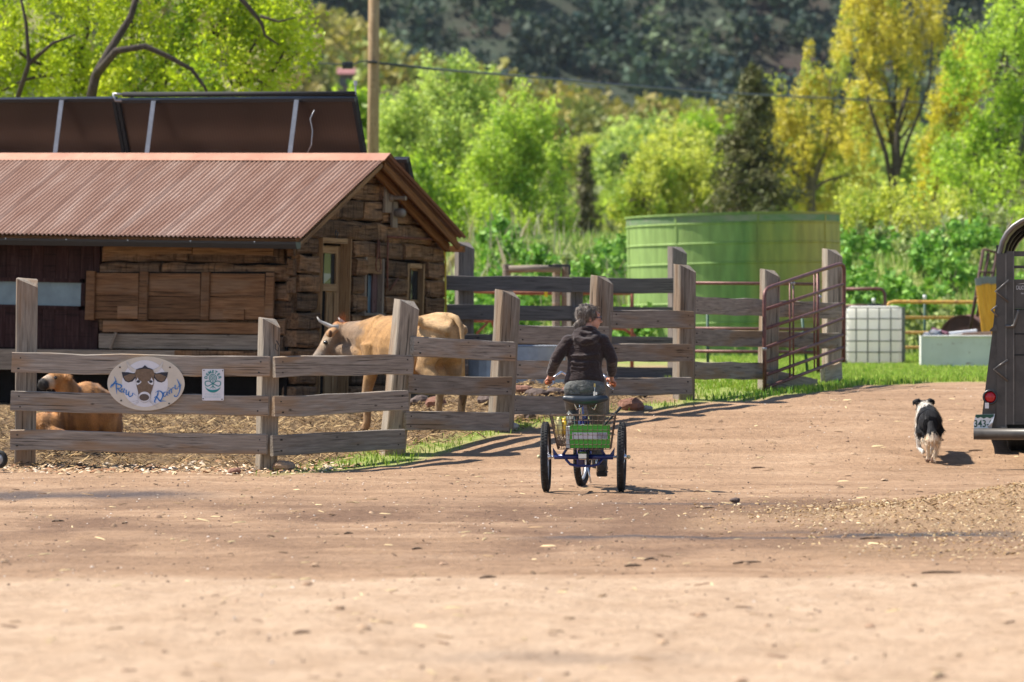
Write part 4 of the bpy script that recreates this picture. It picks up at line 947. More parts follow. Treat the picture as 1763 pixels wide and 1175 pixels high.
for px, py in ((1316, 601), (1365, 488), (1411, 512)):
    q = MB(); q.sphere(P(*gq(px, py)), (.03, .03, .03), 8, 6); q.tube([P(*gq(px, py)), P(*gq(px, py+9))], .008, 5); q.build('latch', M_STEEL, gt_, world=True)
pp = thing('pipe_fence', 'low brown pipe panel standing behind the corral boards before the tank', 'pipe fence', P(1300, 650, 52))
for y in (487.5, 525, 565.6, 605): tubeP(pp, [(1180, y, 52), (1407, y+2, 52)], .022, M_PIPE)
tubeP(pp, [(1408, 480, 52), (1409, 650, 52)], .026, M_PIPE, 'upright'); tubeP(pp, [(1218, 540, 52.1), (1219, 650, 52.1)], .02, m_plain('tpost_green', L(.02, .07, .045), .6), 'upright'); tubeP(pp, [(1381, 548, 52.1), (1390, 640, 52.1)], .02, bpy.data.materials['tpost_green'], 'upright')
rp = thing('pipe_fence', 'rust red pipe panel with slanting braces beyond the back fence', 'pipe fence', P(980, 640, 60))
tubeP(rp, [(810, 502, 60), (890, 505, 60), (1090, 505, 60)], .03, M_RPIPE); tubeP(rp, [(815, 553, 60), (860, 553, 60)], .025, M_RPIPE); tubeP(rp, [(820, 575, 60), (842, 553, 60)], .02, M_RPIPE, 'brace'); tubeP(rp, [(836, 530, 60), (856, 575, 60)], .02, M_RPIPE, 'brace')
tubeP(rp, [(1050, 565, 60), (1075, 567, 60), (1095, 580, 60)], .025, M_RPIPE, 'brace'); tubeP(rp, [(812, 490, 60), (812, 650, 60)], .03, M_RPIPE, 'upright'); tubeP(rp, [(1088, 480, 60), (1088, 650, 60)], .03, M_RPIPE, 'upright')
b1 = thing('pipe_fence', 'brown bent pipe panel standing behind the white tote', 'pipe fence', P(1490, 630, 66))
tubeP(b1, [(1452, 498.5, 66), (1510, 497.5, 66), (1519, 499, 66), (1523, 505, 66), (1524, 530, 66), (1524, 640, 66)], .03, M_PIPE, 'outer_frame'); tubeP(b1, [(1452, 527, 66), (1523, 526, 66)], .024, M_PIPE); tubeP(b1, [(1452, 580, 66), (1523, 580, 66)], .024, M_PIPE)
y1 = thing('yellow_pipe_gate', 'yellow painted pipe gate standing behind the trough', 'gate', P(1610, 630, 67))
tubeP(y1, [(1527, 640, 67), (1528, 530, 67), (1531, 522, 67), (1540, 520, 67), (1600, 520.5, 67), (1763, 521, 67), (1800, 521, 67)], .032, M_YPIPE, 'outer_frame')
for y in (547, 573, 598.5, 621): tubeP(y1, [(1528, y, 67), (1800, y+1, 67)], .026, M_YPIPE)
for px, top in ((1592, 508), (1504, 514)):
    o = P(px, 640, 67.6); t = thing('fence_t_post', 'green steel post with a white tip behind the %s' % ('yellow gate' if px > 1550 else 'brown pipe panel'), 'post', o)
    tubeP(t, [(px, 640, 67.6), (px, top+8, 67.6)], .026, bpy.data.materials['tpost_green'], 'shaft'); tubeP(t, [(px, top+8, 67.6), (px, top, 67.6)], .03, m_plain('tip_white', L(.7), .6), 'tip')
# ================================================================ signs on the fence
M_SIGNW = m_plain('sign_cream', L(.58, .52, .43), .45, var=.05); M_PAINTW = m_plain('sign_white', L(.66, .66, .70), .5, var=.04); M_COWB = m_noise('sign_cow_brown', L(.13, .085, .052), L(.21, .14, .09), 40, .6, 0, rnd=0)
M_COWD = m_plain('sign_cow_dark', L(.018, .018, .030), .6); M_BLUE = m_plain('sign_blue', L(.012, .16, .48), .5); M_TEAL = m_plain('sign_teal', L(.01, .22, .23), .5); M_GREYL = m_plain('sign_grey_line', L(.40, .40, .42), .6); M_IVORY = m_plain('sign_ivory', L(.60, .57, .52), .6); M_TEALL = m_plain('sign_teal_light', L(.36, .50, .53), .6)
SY = 37.42
def SG(zx, zy, dy=0.0):   # coordinates in the sign close-up (origin 160,600, 7.052x), on the board faces
    px = 160+zx/7.052; p = P(px, 600+zy/7.052, SY); p.y = 37.75-.5*(px-20)/443-.022-dy; return p
sg = thing('oval_dairy_sign', 'cream oval sign painted with a brown cow face and blue lettering', 'sign', SG(637, 430))
def ell(cx, cy, rx, ry, n=48, a0=0, rot=0): 
    out = []
    for i in range(n):
        a = a0+2*math.pi*i/n; x, y = rx*math.cos(a), ry*math.sin(a); out.append((cx+x*math.cos(rot)-y*math.sin(rot), cy+x*math.sin(rot)+y*math.cos(rot)))
    return out
q = MB(); q.poly([SG(x, y, .0) for x, y in reversed(ell(637, 430, 478, 328, 64))], .018); q.build('sign_board', M_SIGNW, sg, world=True)
def flat(parent, name, pts, mat, dy): 
    q = MB(); pts = [SG(x, y, dy) for x, y in pts]
    q.poly(pts); return q.build(name, mat, parent, world=True)
flat(sg, 'white_patch', ell(625, 430, 285, 285, 40), M_PAINTW, .002)
def stroke(parent, name, pts, wds, mat, dy, sub=6):
    pts = np.array(pts, float); n = len(pts)
    t = np.linspace(0, n-1, (n-1)*sub+1)
    # catmull-rom
    Pp = np.vstack([2*pts[0]-pts[1], pts, 2*pts[-1]-pts[-2]]); out = []
    for u in t:
        i = min(int(u), n-2); f_ = u-i; p0, p1, p2, p3 = Pp[i:i+4]
        out.append(.5*((2*p1)+(-p0+p2)*f_+(2*p0-5*p1+4*p2-p3)*f_**2+(-p0+3*p1-3*p2+p3)*f_**3))
    out = np.array(out); w_ = np.interp(t, np.arange(n), wds); d = np.gradient(out, axis=0); d /= np.linalg.norm(d, axis=1, keepdims=True)+1e-9
    nn = np.stack([-d[:, 1], d[:, 0]], 1); A = out+nn*w_[:, None]/2; B = out-nn*w_[:, None]/2; q = MB(); m = len(out)
    q.add([SG(x, y, dy) for x, y in A]+[SG(x, y, dy) for x, y in B], [(i, i+1, m+i+1, m+i) for i in range(m-1)]); return q.build(name, mat, parent, world=True)
for sx in (1, -1):
    mx_ = lambda pts: [(625+(x-625)*sx, y) for x, y in pts]
    flat(sg, 'painted_horn', mx_([(540, 270), (455, 225), (405, 165), (398, 175), (420, 235), (470, 285), (520, 300)]), M_IVORY, .0035)
    stroke(sg, 'horn_line', mx_([(530, 265), (455, 225), (402, 165), (415, 235), (470, 290)]), [3]*5, M_GREYL, .0045)
    flat(sg, 'painted_ear', mx_([(535, 290), (480, 305), (420, 292), (338, 290), (350, 350), (380, 400), (420, 417), (470, 405), (520, 350)]), M_COWD, .004)
    flat(sg, 'ear_inside', mx_([(500, 318), (440, 310), (360, 345), (385, 390), (425, 405), (470, 380), (505, 340)]), M_COWB, .005)
flat(sg, 'painted_face', [(520, 255), (575, 238), (625, 230), (680, 240), (725, 258), (745, 310), (735, 400), (728, 450), (705, 520), (690, 590), (670, 640), (575, 640), (555, 590), (540, 520), (520, 450), (512, 400), (500, 310)], M_COWB, .006)
flat(sg, 'forelock', [(515, 262), (545, 245), (590, 238), (625, 205), (665, 238), (705, 248), (728, 265), (690, 256), (640, 250), (600, 250), (555, 258)], M_COWD, .007)
stroke(sg, 'face_line', [(505, 320), (515, 400), (530, 480), (545, 540), (540, 610)], [5, 4, 3, 4, 4], M_COWD, .0075); stroke(sg, 'face_line', [(742, 320), (735, 400), (722, 480), (700, 540), (690, 610)], [5, 4, 3, 4, 4], M_COWD, .0075)
for sx in (1, -1):
    mx_ = lambda pts: [(622+(x-622)*sx, y) for x, y in pts]
    flat(sg, 'eye_white', mx_([(515, 395), (535, 355), (548, 385), (585, 408), (565, 430), (530, 448), (515, 435)]), M_PAINTW, .0075)
    flat(sg, 'painted_eye', mx_(ell(545, 405, 22, 17, 16)), M_COWD, .0085)
flat(sg, 'muzzle', ell(622, 590, 75, 62, 30), M_PAINTW, .0075); flat(sg, 'nose', ell(617, 597, 62, 42, 26), m_plain('sign_nose', L(.09, .06, .045), .5), .0085); stroke(sg, 'muzzle_line', [(545, 570), (550, 620), (620, 662), (685, 625), (692, 570)], [4, 4, 5, 4, 4], M_GREYL, .0088)
for pts in ([(545, 632), (490, 645), (420, 660)], [(550, 645), (500, 670), (440, 695)], [(552, 655), (510, 685), (455, 712)], [(680, 640), (740, 680), (800, 722)], [(690, 635), (750, 665), (820, 705)], [(685, 648), (740, 695), (790, 730)]): stroke(sg, 'whisker', pts, [4, 3, 2], M_GREYL, .0078)
D = .0078
for pts, wd in (([(245, 345), (265, 395), (268, 440), (272, 500), (278, 560)], [4, 12, 16, 14, 3]), ([(200, 480), (215, 450), (255, 430), (300, 440), (335, 455), (320, 485), (280, 490)], [14, 18, 10, 14, 18, 10, 5]), ([(285, 490), (300, 505), (318, 530)], [8, 13, 12]), ([(262, 400), (240, 430), (225, 470)], [12, 18, 4]),
                ([(365, 495), (340, 500), (325, 525), (345, 535), (370, 505)], [6, 13, 13, 8, 6]), ([(375, 490), (362, 530), (378, 545)], [12, 13, 5]), ([(385, 520), (395, 512), (392, 560), (415, 560), (428, 530)], [4, 12, 13, 8, 6]), ([(430, 525), (422, 565), (440, 590), (470, 570), (475, 545), (520, 580)], [12, 13, 10, 12, 6, 2]),
                ([(790, 515), (785, 560), (760, 610), (745, 650), (765, 655)], [10, 16, 18, 14, 4]), ([(740, 600), (770, 590), (810, 640), (850, 640), (890, 645)], [8, 12, 16, 8, 3]), ([(755, 540), (790, 518), (830, 530), (848, 570), (830, 620), (800, 640)], [3, 10, 14, 18, 12, 6]),
                ([(890, 530), (860, 540), (855, 580), (880, 580), (900, 540)], [6, 13, 13, 8, 6]), ([(905, 525), (898, 560), (915, 575)], [12, 13, 5]), ([(928, 505), (925, 545), (940, 555)], [13, 13, 5]), ([(918, 480), (924, 487)], [12, 10]), ([(945, 490), (958, 545)], [13, 12]), ([(952, 510), (970, 480), (985, 480)], [5, 8, 13]),
                ([(1000, 445), (1000, 490), (1025, 490), (1045, 455)], [13, 13, 8, 7]), ([(1020, 370), (1045, 420), (1060, 470), (1050, 530), (1020, 585), (990, 580), (1000, 560)], [3, 14, 15, 10, 9, 12, 4]), ([(1075, 440), (1050, 470)], [10, 4])):
    stroke(sg, 'lettering', pts, wd, M_BLUE, D)
for x, y in ((315, 232), (935, 232), (330, 637), (925, 672)):
    q = MB(); c_ = SG(x, y); q.tube([c_+Vector((0, -.008, 0)), c_], .008, 8); q.build('screw', M_NAIL, sg, world=True)
dm = thing('certification_sign', 'small white rectangular certification sign with teal emblem', 'sign', SG(1465, 440))
def rrect(x0, y0, x1, y1, r): 
    out = []
    for cx, cy, a0 in ((x1-r, y1-r, 0), (x0+r, y1-r, 90), (x0+r, y0+r, 180), (x1-r, y0+r, 270)):
        out += [(cx+r*math.cos(R(a0+k*22.5)), cy+r*math.sin(R(a0+k*22.5))) for k in range(5)]
    return out
q = MB(); q.poly([SG(x, y) for x, y in reversed(rrect(1332, 250, 1600, 633, 14))], .006); q.build('sign_plate', M_PAINTW, dm, world=True)
def put_text(parent, txt, zx, zy, hz, mat, rot=0, bold=.0, sp=1.0, dy=.003, name='lettering', wsc=1.0):
    me = text_mesh(txt, 1.0, bold, 0, sp); V = covert(me); sc_ = hz/7.052/F*SY/.70; c_ = SG(zx, zy, dy); ca, sa = math.cos(rot), math.sin(rot)
    X2 = V[:, 0]*sc_*wsc; Z2 = V[:, 1]*sc_; N = np.stack([c_.x+X2*ca-Z2*sa, c_.y-.199*(X2*ca-Z2*sa), c_.z+X2*sa+Z2*ca], 1)
    me.vertices.foreach_set('co', N.astype(np.float32).ravel()); me.update(); return link(name, me, mat, parent, world=True)
for i, ch in enumerate('DEMETER'):
    a = R(-78+26*i); put_text(dm, ch, 1465+85*math.sin(a), 368-85*math.cos(a)+2, 34, M_TEAL, -a, .045)
for r_, wd in ((44, 10), (26, 9)): stroke(dm, 'emblem', [(1465+r_*math.sin(a), 360-r_*math.cos(a)) for a in np.linspace(R(-150), R(150), 13)], [wd]*13, M_TEAL, .003)
flat(dm, 'emblem', ell(1465, 360, 11, 11, 12), M_TEAL, .003); stroke(dm, 'emblem', [(1465, 375), (1466, 430), (1465, 492)], [10, 12, 5], M_TEAL, .0032)
for sx in (1, -1):
    f_ = lambda pts: [(1465+sx*(x-1465), y) for x, y in pts]
    stroke(dm, 'emblem', f_([(1465, 430), (1420, 398), (1375, 405), (1372, 440), (1400, 458), (1440, 440), (1468, 425)]), [9, 11, 11, 11, 11, 11, 9], M_TEAL, .0034)
    stroke(dm, 'emblem', f_([(1463, 455), (1445, 475), (1425, 485)]), [9, 8, 4], M_TEAL, .0034)
cres = [(1465+100*math.cos(a), 437+100*math.sin(a)) for a in np.linspace(R(15), R(165), 20)]
inn = [(1465+110*math.cos(a), 395+108*math.sin(a)) for a in np.linspace(R(150), R(30), 20)]
q = MB(); k = 20; inn2 = [(1465+100*math.cos(a)*.98, 437+100*math.sin(a)-max(0, 34*math.sin((a-R(15))/R(150)*math.pi))) for a in np.linspace(R(15), R(165), 20)]
q.add([SG(x, y, .0031) for x, y in cres]+[SG(x, y, .0031) for x, y in inn2], [(i, i+1, k+i+1, k+i) for i in range(k-1)]); q.build('emblem', M_TEAL, dm, world=True)
put_text(dm, 'CERTIFIED', 1465, 560, 22, M_TEALL, 0, 0, 1.45, wsc=.92); put_text(dm, 'BIODYNAMIC', 1465, 592, 22, M_TEALL, 0, 0, 1.25, wsc=.9)
for x, y in ((1355, 268), (1585, 270), (1345, 610), (1577, 617)):
    q = MB(); c_ = SG(x, y); q.tube([c_+Vector((0, -.005, 0)), c_], .0065, 8); q.build('screw', M_NAIL, dm, world=True)
# ================================================================ green tank
TY = 70.0; tb = P(1267, 640, TY); tb.z = .88; TR = 183.5/F*TY
tank = thing('water_tank', 'large faded green steel tank with yellowed paint on one side', 'tank', Matrix.Translation(tb) @ Matrix.Rotation(R(-1.25), 4, 'Y'))
tz = P(1267, 371, TY).z-tb.z
s = NT('tank_paint_lit_side'); tc = s.n('TexCoord'); sep = s.n('SeparateXYZ'); s.l(tc.outputs['Object'], sep.inputs[0])
nz = s.noise(s.co((1, 1, .35)), 1.4, 5); ax = s.math('ADD', sep.outputs['X'], s.math('MULTIPLY', s.math('SUBTRACT', nz, .5), 1.6))
mr = s.n('MapRange'); mr.inputs['From Min'].default_value = -1.0; mr.inputs['From Max'].default_value = 1.75; s.l(ax, mr.inputs['Value'])
c = s.ramp(mr.outputs[0], [(.0, L(.25, .36, .11)), (.4, L(.12, .235, .055)), (.68, L(.24, .27, .05)), (.88, L(.36, .30, .06))])  # paler left puts the sunlit side into the colour; yellow is paint
c = s.mix(1, c, s.ramp(s.noise(s.co((3, 3, .5)), 2.4, 6, .65), [(.3, L(.72)), (.6, L(1.1))]), 'MULTIPLY')
c = s.mix(s.ramp(s.noise(s.co((5, 5, .6)), 1.6, 5, .7), [(.66, L(0)), (.74, L(.55))]), c, L(.16, .07, .03))
s.col(c); s.bump(s.noise(s.co(), 8, 4), .12, .01); M_TANK = s.set(rough=.5, spec=.35)
mb = MB(); prof = [(TR, -.3)]; ring = .355; k = 0
zz = -.05
while zz < tz-.15:
    prof += [(TR, zz), (TR+.018, zz+.012), (TR+.018, zz+.028), (TR, zz+.04)]; zz += ring
prof += [(TR, tz-.02)]
mb.lathe(prof, (0, 0, 0), 'z', 72); mb.build('shell', M_TANK, tank, smooth=False)
mb = MB(); mb.lathe([(TR+.002, tz-.03), (TR+.03, tz-.03), (TR+.03, tz), (TR-.05, tz), (TR-.05, tz-.06)], (0, 0, 0), 'z', 72); mb.build('rim', M_TANK, tank)
mb = MB(); mb.lathe([(TR+.004, tz-.16), (TR+.006, tz-.045)], (0, 0, 0), 'z', 72); mb.build('rim_band', m_noise('tank_grey', L(.22, .24, .17), L(.11, .22, .08), 3, .7, .1, coscale=(1, 1, 3), rnd=0), tank)
mb = MB(); mb.lathe([(0, tz-.12), (TR-.03, tz-.14)], (0, 0, 0), 'z', 48); mb.build('lid', M_TANK, tank)
for a in range(0, 360, 45):
    q = MB(); an = R(a+10); cx, cy = math.cos(an)*TR, math.sin(an)*TR; q.box((-.02, -.012, -.1), (.02, .012, tz-.06), Matrix.Translation((cx, cy, 0)) @ Matrix.Rotation(an-math.pi/2, 4, 'Z')); q.build('seam', M_TANK, tank)
# ================================================================ tote
TO = 63.0; a0 = P(1460, 632, TO); zg = float(gz0(a0.x, TO)); tw = (1562-1460)/F*TO; th = P(1460, 527, TO).z-zg
tote = thing('storage_tote', 'white plastic storage tote inside a grey wire cage on the grass', 'tote', Matrix.Translation((a0.x+tw/2, TO+.5, zg)) @ Matrix.Rotation(R(-8), 4, 'Z'))
s = NT('tote_plastic'); s.col(s.ramp(s.noise(s.co(), 3, 4), [(.3, L(.80, .77, .70)), (.7, L(.90, .88, .85))])); s.set(rough=.45, spec=.4)
t = s.n('BsdfTranslucent'); t.inputs['Color'].default_value = L(.95, .93, .88); mx = s.n('MixShader'); mx.inputs[0].default_value = .55; s.l(s.b.outputs[0], mx.inputs[1]); s.l(t.outputs[0], mx.inputs[2]); s.l(mx.outputs[0], s.o.inputs['Surface'])
hw = tw/2*.93; q = MB(); q.box((-hw, -hw, .03), (hw, hw, th)); me = q.mesh()
import bmesh
def bevel_mesh(me, off, seg=3):
    b = bmesh.new(); b.from_mesh(me); bmesh.ops.bevel(b, geom=list(b.edges), offset=off, segments=seg, profile=.5, affect='EDGES'); b.to_mesh(me); b.free(); me.polygons.foreach_set('use_smooth', np.ones(len(me.polygons), dtype=bool)); return me
link('bottle', bevel_mesh(me, .09), s.m, tote)
M_CAGE = m_plain('cage_steel', L(.16, .16, .155), .5, .5)
hc = hw+.02
for side in range(4):
    Ms = Matrix.Rotation(R(90*side), 4, 'Z')
    for i in range(6):
        x = -hc+2*hc*i/5 if i else -hc+.004; q = MB(); q.tube([Ms @ Vector((x, -hc, .02)), Ms @ Vector((x, -hc, th-.02))], .011, 5); q.build('cage_bar', M_CAGE, tote)
    for j in range(6):
        z = .04+(th-.07)*j/5; q = MB(); q.tube([Ms @ Vector((-hc, -hc-.012, z)), Ms @ Vector((hc, -hc-.012, z))], .010, 5); q.build('cage_bar', M_CAGE, tote)
q = MB(); q.box((-hc, -hc, 0), (hc, hc, .028)); q.build('base_tray', M_CAGE, tote)
q = MB(); q.lathe([(0, .05), (.11, .05), (.11, 0)], (0, 0, th-.01), 'z', 20); q.build('lid', M_GUT, tote)
q = MB(); q.tube([(-hc-.03, -hc-.03, 0), (-hc-.03, -hc-.03, th)], .03, 6); q.build('corner_post', bpy.data.materials['tpost_green'], tote)
# ================================================================ pale trough and its clutter
RY_ = 60.0; p0 = P(1589, 636, RY_); zg = float(gz0(p0.x, RY_)); ln = (1745-1589)/F*RY_; th = P(1589, 579, RY_).z-zg
tr = thing('metal_trough', 'pale blue grey rusty metal trough heaped with scrap', 'trough', Matrix.Translation((p0.x, RY_, zg)) @ Matrix.Rotation(R(-4), 4, 'Z'))
s = NT('trough_paint'); c = s.ramp(s.noise(s.co(), 2.5, 5), [(.3, L(.54, .54, .49)), (.7, L(.66, .66, .61))]); c = s.mix(s.ramp(s.noise(s.co((2, 2, 3)), 2.3, 6, .7), [(.60, L(0)), (.68, L(.85))]), c, L(.22, .11, .05)); s.col(c); M_TRO = s.set(rough=.55)
q = MB(); q.box((0, 0, 0), (ln, .025, th)); q.build('side_panel', M_TRO, tr); q = MB(); q.box((0, .7, 0), (ln, .725, th)); q.build('side_panel', M_TRO, tr)
q = MB(); q.box((-.03, -.004, 0), (-.002, .73, th+.004)); q.build('end_panel', m_plain('trough_white', L(.62, .62, .58), .6), tr); q = MB(); q.box((ln+.002, 0, 0), (ln+.03, .72, th)); q.build('end_panel', M_TRO, tr); q = MB(); q.box((.01, .03, .1), (ln-.01, .69, .14)); q.build('floor_panel', M_TRO, tr)
q = MB(); q.tube([(0, -.006, th-.004), (ln, -.006, th-.004)], .016, 6); q.build('rim', M_TRO, tr)
def scrap(name, label, a, b, r, mat, cat, ell=None):
    q = MB(); A, B = P(*a), P(*b); q.tube([A, B], r, 8, ell=ell); solo(name, label, cat, q, mat, A)
scrap('white_pipe', 'white plastic pipe lying across the trough', (1628, 576, 60.35), (1681, 570.5, 60.5), .032, m_plain('pvc_white', L(.75), .4), 'pipe')
scrap('maroon_stick', 'dark maroon stick poking out of the trough', (1606, 567, 60.5), (1632, 575, 60.2), .03, m_plain('maroon', L(.10, .02, .045), .5), 'stick')
scrap('weathered_plank', 'pinkish brown plank laid along the trough rim', (1658, 579, 60.25), (1706, 576, 60.6), .05, m_wood('pink_plank', [L(.3, .17, .11), L(.42, .26, .18), L(.5, .33, .24)]), 'plank', .3)
for i, (px, py, r) in enumerate(((1597, 577, .06), (1608, 574, .07), (1617, 577, .05))):
    q = MB(); A = P(px, py, 60.3); q.sphere(A, (r*1.4, r, r*.8), 9, 6); q.tube([A, A+Vector((.12, 0, .04))], .015, 6)
    for k, p in enumerate(q.v): q.v[k] = tuple(Vector(p)+Vector([random.uniform(-.012, .012) for _ in range(3)]))
    solo('scrap_metal', 'crumpled bit of grey scrap metal on the trough end', 'scrap', q, M_STEEL, A, 'scrap on the trough')
# drum
dc = P(1657, 584, 62.2); dm_ = thing('rusty_drum', 'rust brown steel drum lying on its side behind the trough', 'drum', Matrix.Translation(dc) @ Matrix.Rotation(R(-24), 4, 'Z'))
M_DRUM = m_noise('drum_rust', L(.10, .045, .035), L(.17, .085, .065), 6, .7, .3, .005); r_ = 41/F*62.2
q = MB(); q.lathe([(r_, 0), (r_, .35), (r_+.015, .37), (r_, .39), (r_, .75), (r_+.015, .77), (r_, .79), (r_, 1.1)], (0, 0, 0), 'y', 36); q.build('shell', M_DRUM, dm_, smooth=True)
q = MB(); q.lathe([(0, .02), (r_-.02, .02), (r_-.015, 0), (r_+.006, 0), (r_+.006, .02)], (0, 0, 0), 'y', 36); q.build('drum_head', m_noise('drum_head', L(.055, .022, .018), L(.085, .035, .03), 6, .7, .3, .005), dm_); q = MB(); q.lathe([(0, 1.09), (r_, 1.09)], (0, 0, 0), 'y', 36); q.build('drum_head', M_DRUM, dm_)
for i, px in enumerate((1620, 1694)):
    q = MB(); A = P(px, 632, 62.2); z = float(gz0(A.x, 62.5)); q.box((A.x-.05, 62.2, z), (A.x+.05, 63.1, dc.z-r_*.55)); solo('drum_block', 'timber block chocking one side of the rusty drum', 'block', q, M_FDP, (A.x, 62.6, z), 'blocks under the drum')
# yellow planks
M_YP = m_wood('yellow_plank', [L(.48, .22, .02), L(.62, .31, .03), L(.70, .40, .06)], rnd=.08, knots=False); M_YT = m_plain('plank_grey_end', L(.15, .16, .14), .8)
for i, (xb, yb_, xt, yt_, yd) in enumerate(((1699, 600, 1685, 492, 60.9), (1704, 602, 1691, 490, 61.0), (1709, 602, 1699, 489, 61.1), (1716, 602, 1708, 490, 61.2), (1724, 602, 1717, 489, 61.3))):
    A, B = P(xb, yb_, yd), P(xt, yt_, yd+.25); o = thing('yellow_plank', 'yellow plank with grey end leaning in the fanned stack behind the trough', 'plank', A, 'yellow planks leaning in a fan')
    fr = frame_between(A, B, (1, 0, 0)); l_ = (B-A).length; q = MB(); q.bbox((0, -.015, -.045), (l_, .015, .045), .004); q.build('board', M_YP, o, fr); q = MB(); q.bbox((l_, -.016, -.046), (l_+.12, .016, .046), .004); q.build('grey_end', M_YT, o, fr)
# rusty ladder frame
lf2 = thing('rusty_ladder', 'dark rusty steel ladder frame leaning above the yellow planks', 'ladder', P(1680, 600, 62))
M_RD = m_noise('dark_rust', L(.045, .022, .018), L(.10, .05, .04), 12, .8, .3, .004)
for a, b in (((1669, 575, 62), (1693, 430, 62.3)), ((1683, 545, 62), (1702, 436, 62.3)), ((1697, 545, 62), (1716, 436, 62.3))): tubeP(lf2, [a, b], .028, M_RD, 'rail')
for a, b in (((1693, 429, 62.3), (1717, 436, 62.3)), ((1686, 468, 62.2), (1712, 470, 62.2)), ((1679, 512, 62.1), (1704, 510, 62.1))): tubeP(lf2, [a, b], .02, M_RD, 'rung')
# pale trough behind the corral boards
bt = thing('stock_tank', 'pale grey oval stock tank seen through the corral boards', 'stock tank', P(890, 660, 48.5)); bt_z = float(gz0(0, 48.5))
q = MB(); a = P(890, 610, 48.5); vs_ = []; n = 28; prof = [(1.0, bt_z), (1.0, a.z+.09), (1.04, a.z+.10), (1.0, a.z+.11), (.96, a.z+.10), (.95, bt_z+.1)]
for i in range(n):
    an = 2*math.pi*i/n
    for r_, z in prof: vs_.append((a.x+.62*r_*math.cos(an), a.y+.5+.32*r_*math.sin(an), z))
m_ = len(prof); q.add(vs_, [(i*m_+j, ((i+1) % n)*m_+j, ((i+1) % n)*m_+j+1, i*m_+j+1) for i in range(n) for j in range(m_-1)]); q.add([vs_[i*m_+5] for i in range(n)], [tuple(range(n))]); q.build('shell', m_plain('galv_pale', L(.36, .38, .41), .45, .4), bt, world=True, smooth=False)
q = MB(); q.tube([(a.x-.6, a.y+.2, a.z-.06), (a.x-.3, a.y+.2-.02, a.z-.06)], .012, 5); q.build('rib', M_STEEL, bt, world=True)
# ================================================================ stock trailer
ZT = 1.5-(800-562)/F*39.0
TM = Matrix.Translation((P(1880, 750, 37.3).x, 37.3, .13)) @ Matrix.Rotation(R(-9.0), 4, 'Z'); TI = TM.inverted()
trl = thing('stock_trailer', 'dark grey steel stock trailer with round bow roof and rear door', 'trailer', TM)
def tl(px, py, y=0.0):
    d = P(px, py, 1.0)-EYEV; o = TI @ EYEV; q_ = TI.to_3x3() @ d; t = (y-o.y)/q_.y; return o+q_*t
M_TRL = m_noise('trailer_paint', L(.040, .036, .033), L(.075, .067, .06), 5, .42, .1, .004, metal=.25, rnd=.06, c3=L(.055, .05, .046)); M_TRLD = m_plain('trailer_dark', L(.012, .012, .012), .8); M_EDGE = m_noise('trailer_worn', L(.10, .092, .085), L(.17, .155, .14), 9, .4, .05, metal=.5, rnd=0)
HWD = -tl(1720, 600).x; ztop = tl(1763, 433).z; zb = tl(1740, 735).z; zarch = tl(1763, 376).z+.06; LEN = 4.2
def tb_(lo, hi, name, mat, parent=None):
    q = MB(); q.box(lo, hi); return q.build(name, mat, parent or trl)
tb_((-HWD, .02, zb-.02), (HWD, LEN, zb+.05), 'floor_panel', M_TRLD)
for sx in (-1, 1):
    xw = sx*HWD
    for k in range(3): z0 = zb+.05+k*.33; tb_((xw-.012, .1, z0+.004), (xw+.012, LEN, z0+.322), 'side_panel', M_TRL)
    for k in range(3): z0 = zb+1.12+k*.2; tb_((xw-.012, .1, z0), (xw+.012, LEN, z0+.09), 'side_slat', M_TRL)
    for y in np.linspace(.1, LEN-.05, 6): tb_((xw-.03, y, zb), (xw+.03, y+.05, zarch-.32), 'side_post', M_TRL)
# bow roof arch
def arch(y, zoff=0.0, xin=0.0, n=18):
    out = []
    for i in range(n+1):
        a = math.pi*i/n; x = -(HWD-xin)*math.copysign(abs(math.cos(a))**.62, math.cos(a)); z = tl(1722, 470).z+(zarch-tl(1722, 470).z+zoff)*abs(math.sin(a))**.62; out.append(Vector((x, y, z)))
    return out
q = MB(); A, B = arch(.0), arch(LEN); n = len(A); q.add(A+B, [(i, n+i, n+i+1, i+1) for i in range(n-1)]); A2, B2 = arch(0, -.012, .012), arch(LEN, -.012, .012); q.add(A2+B2, [(i, i+1, n+i+1, n+i) for i in range(n-1)]); q.build('roof', M_TRL, trl, smooth=True)
q = MB(); q.tube(arch(-.01), .026, 8); q.build('roof_bow', M_EDGE, trl, smooth=True)
for y in (1.0, 2.0, 3.0): q = MB(); q.tube(arch(y, -.03, .02), .018, 6); q.build('roof_bow', M_TRL, trl, smooth=True)
tb_((-HWD, LEN, zb), (HWD, LEN+.03, zb+1.0), 'front_panel', M_TRL)
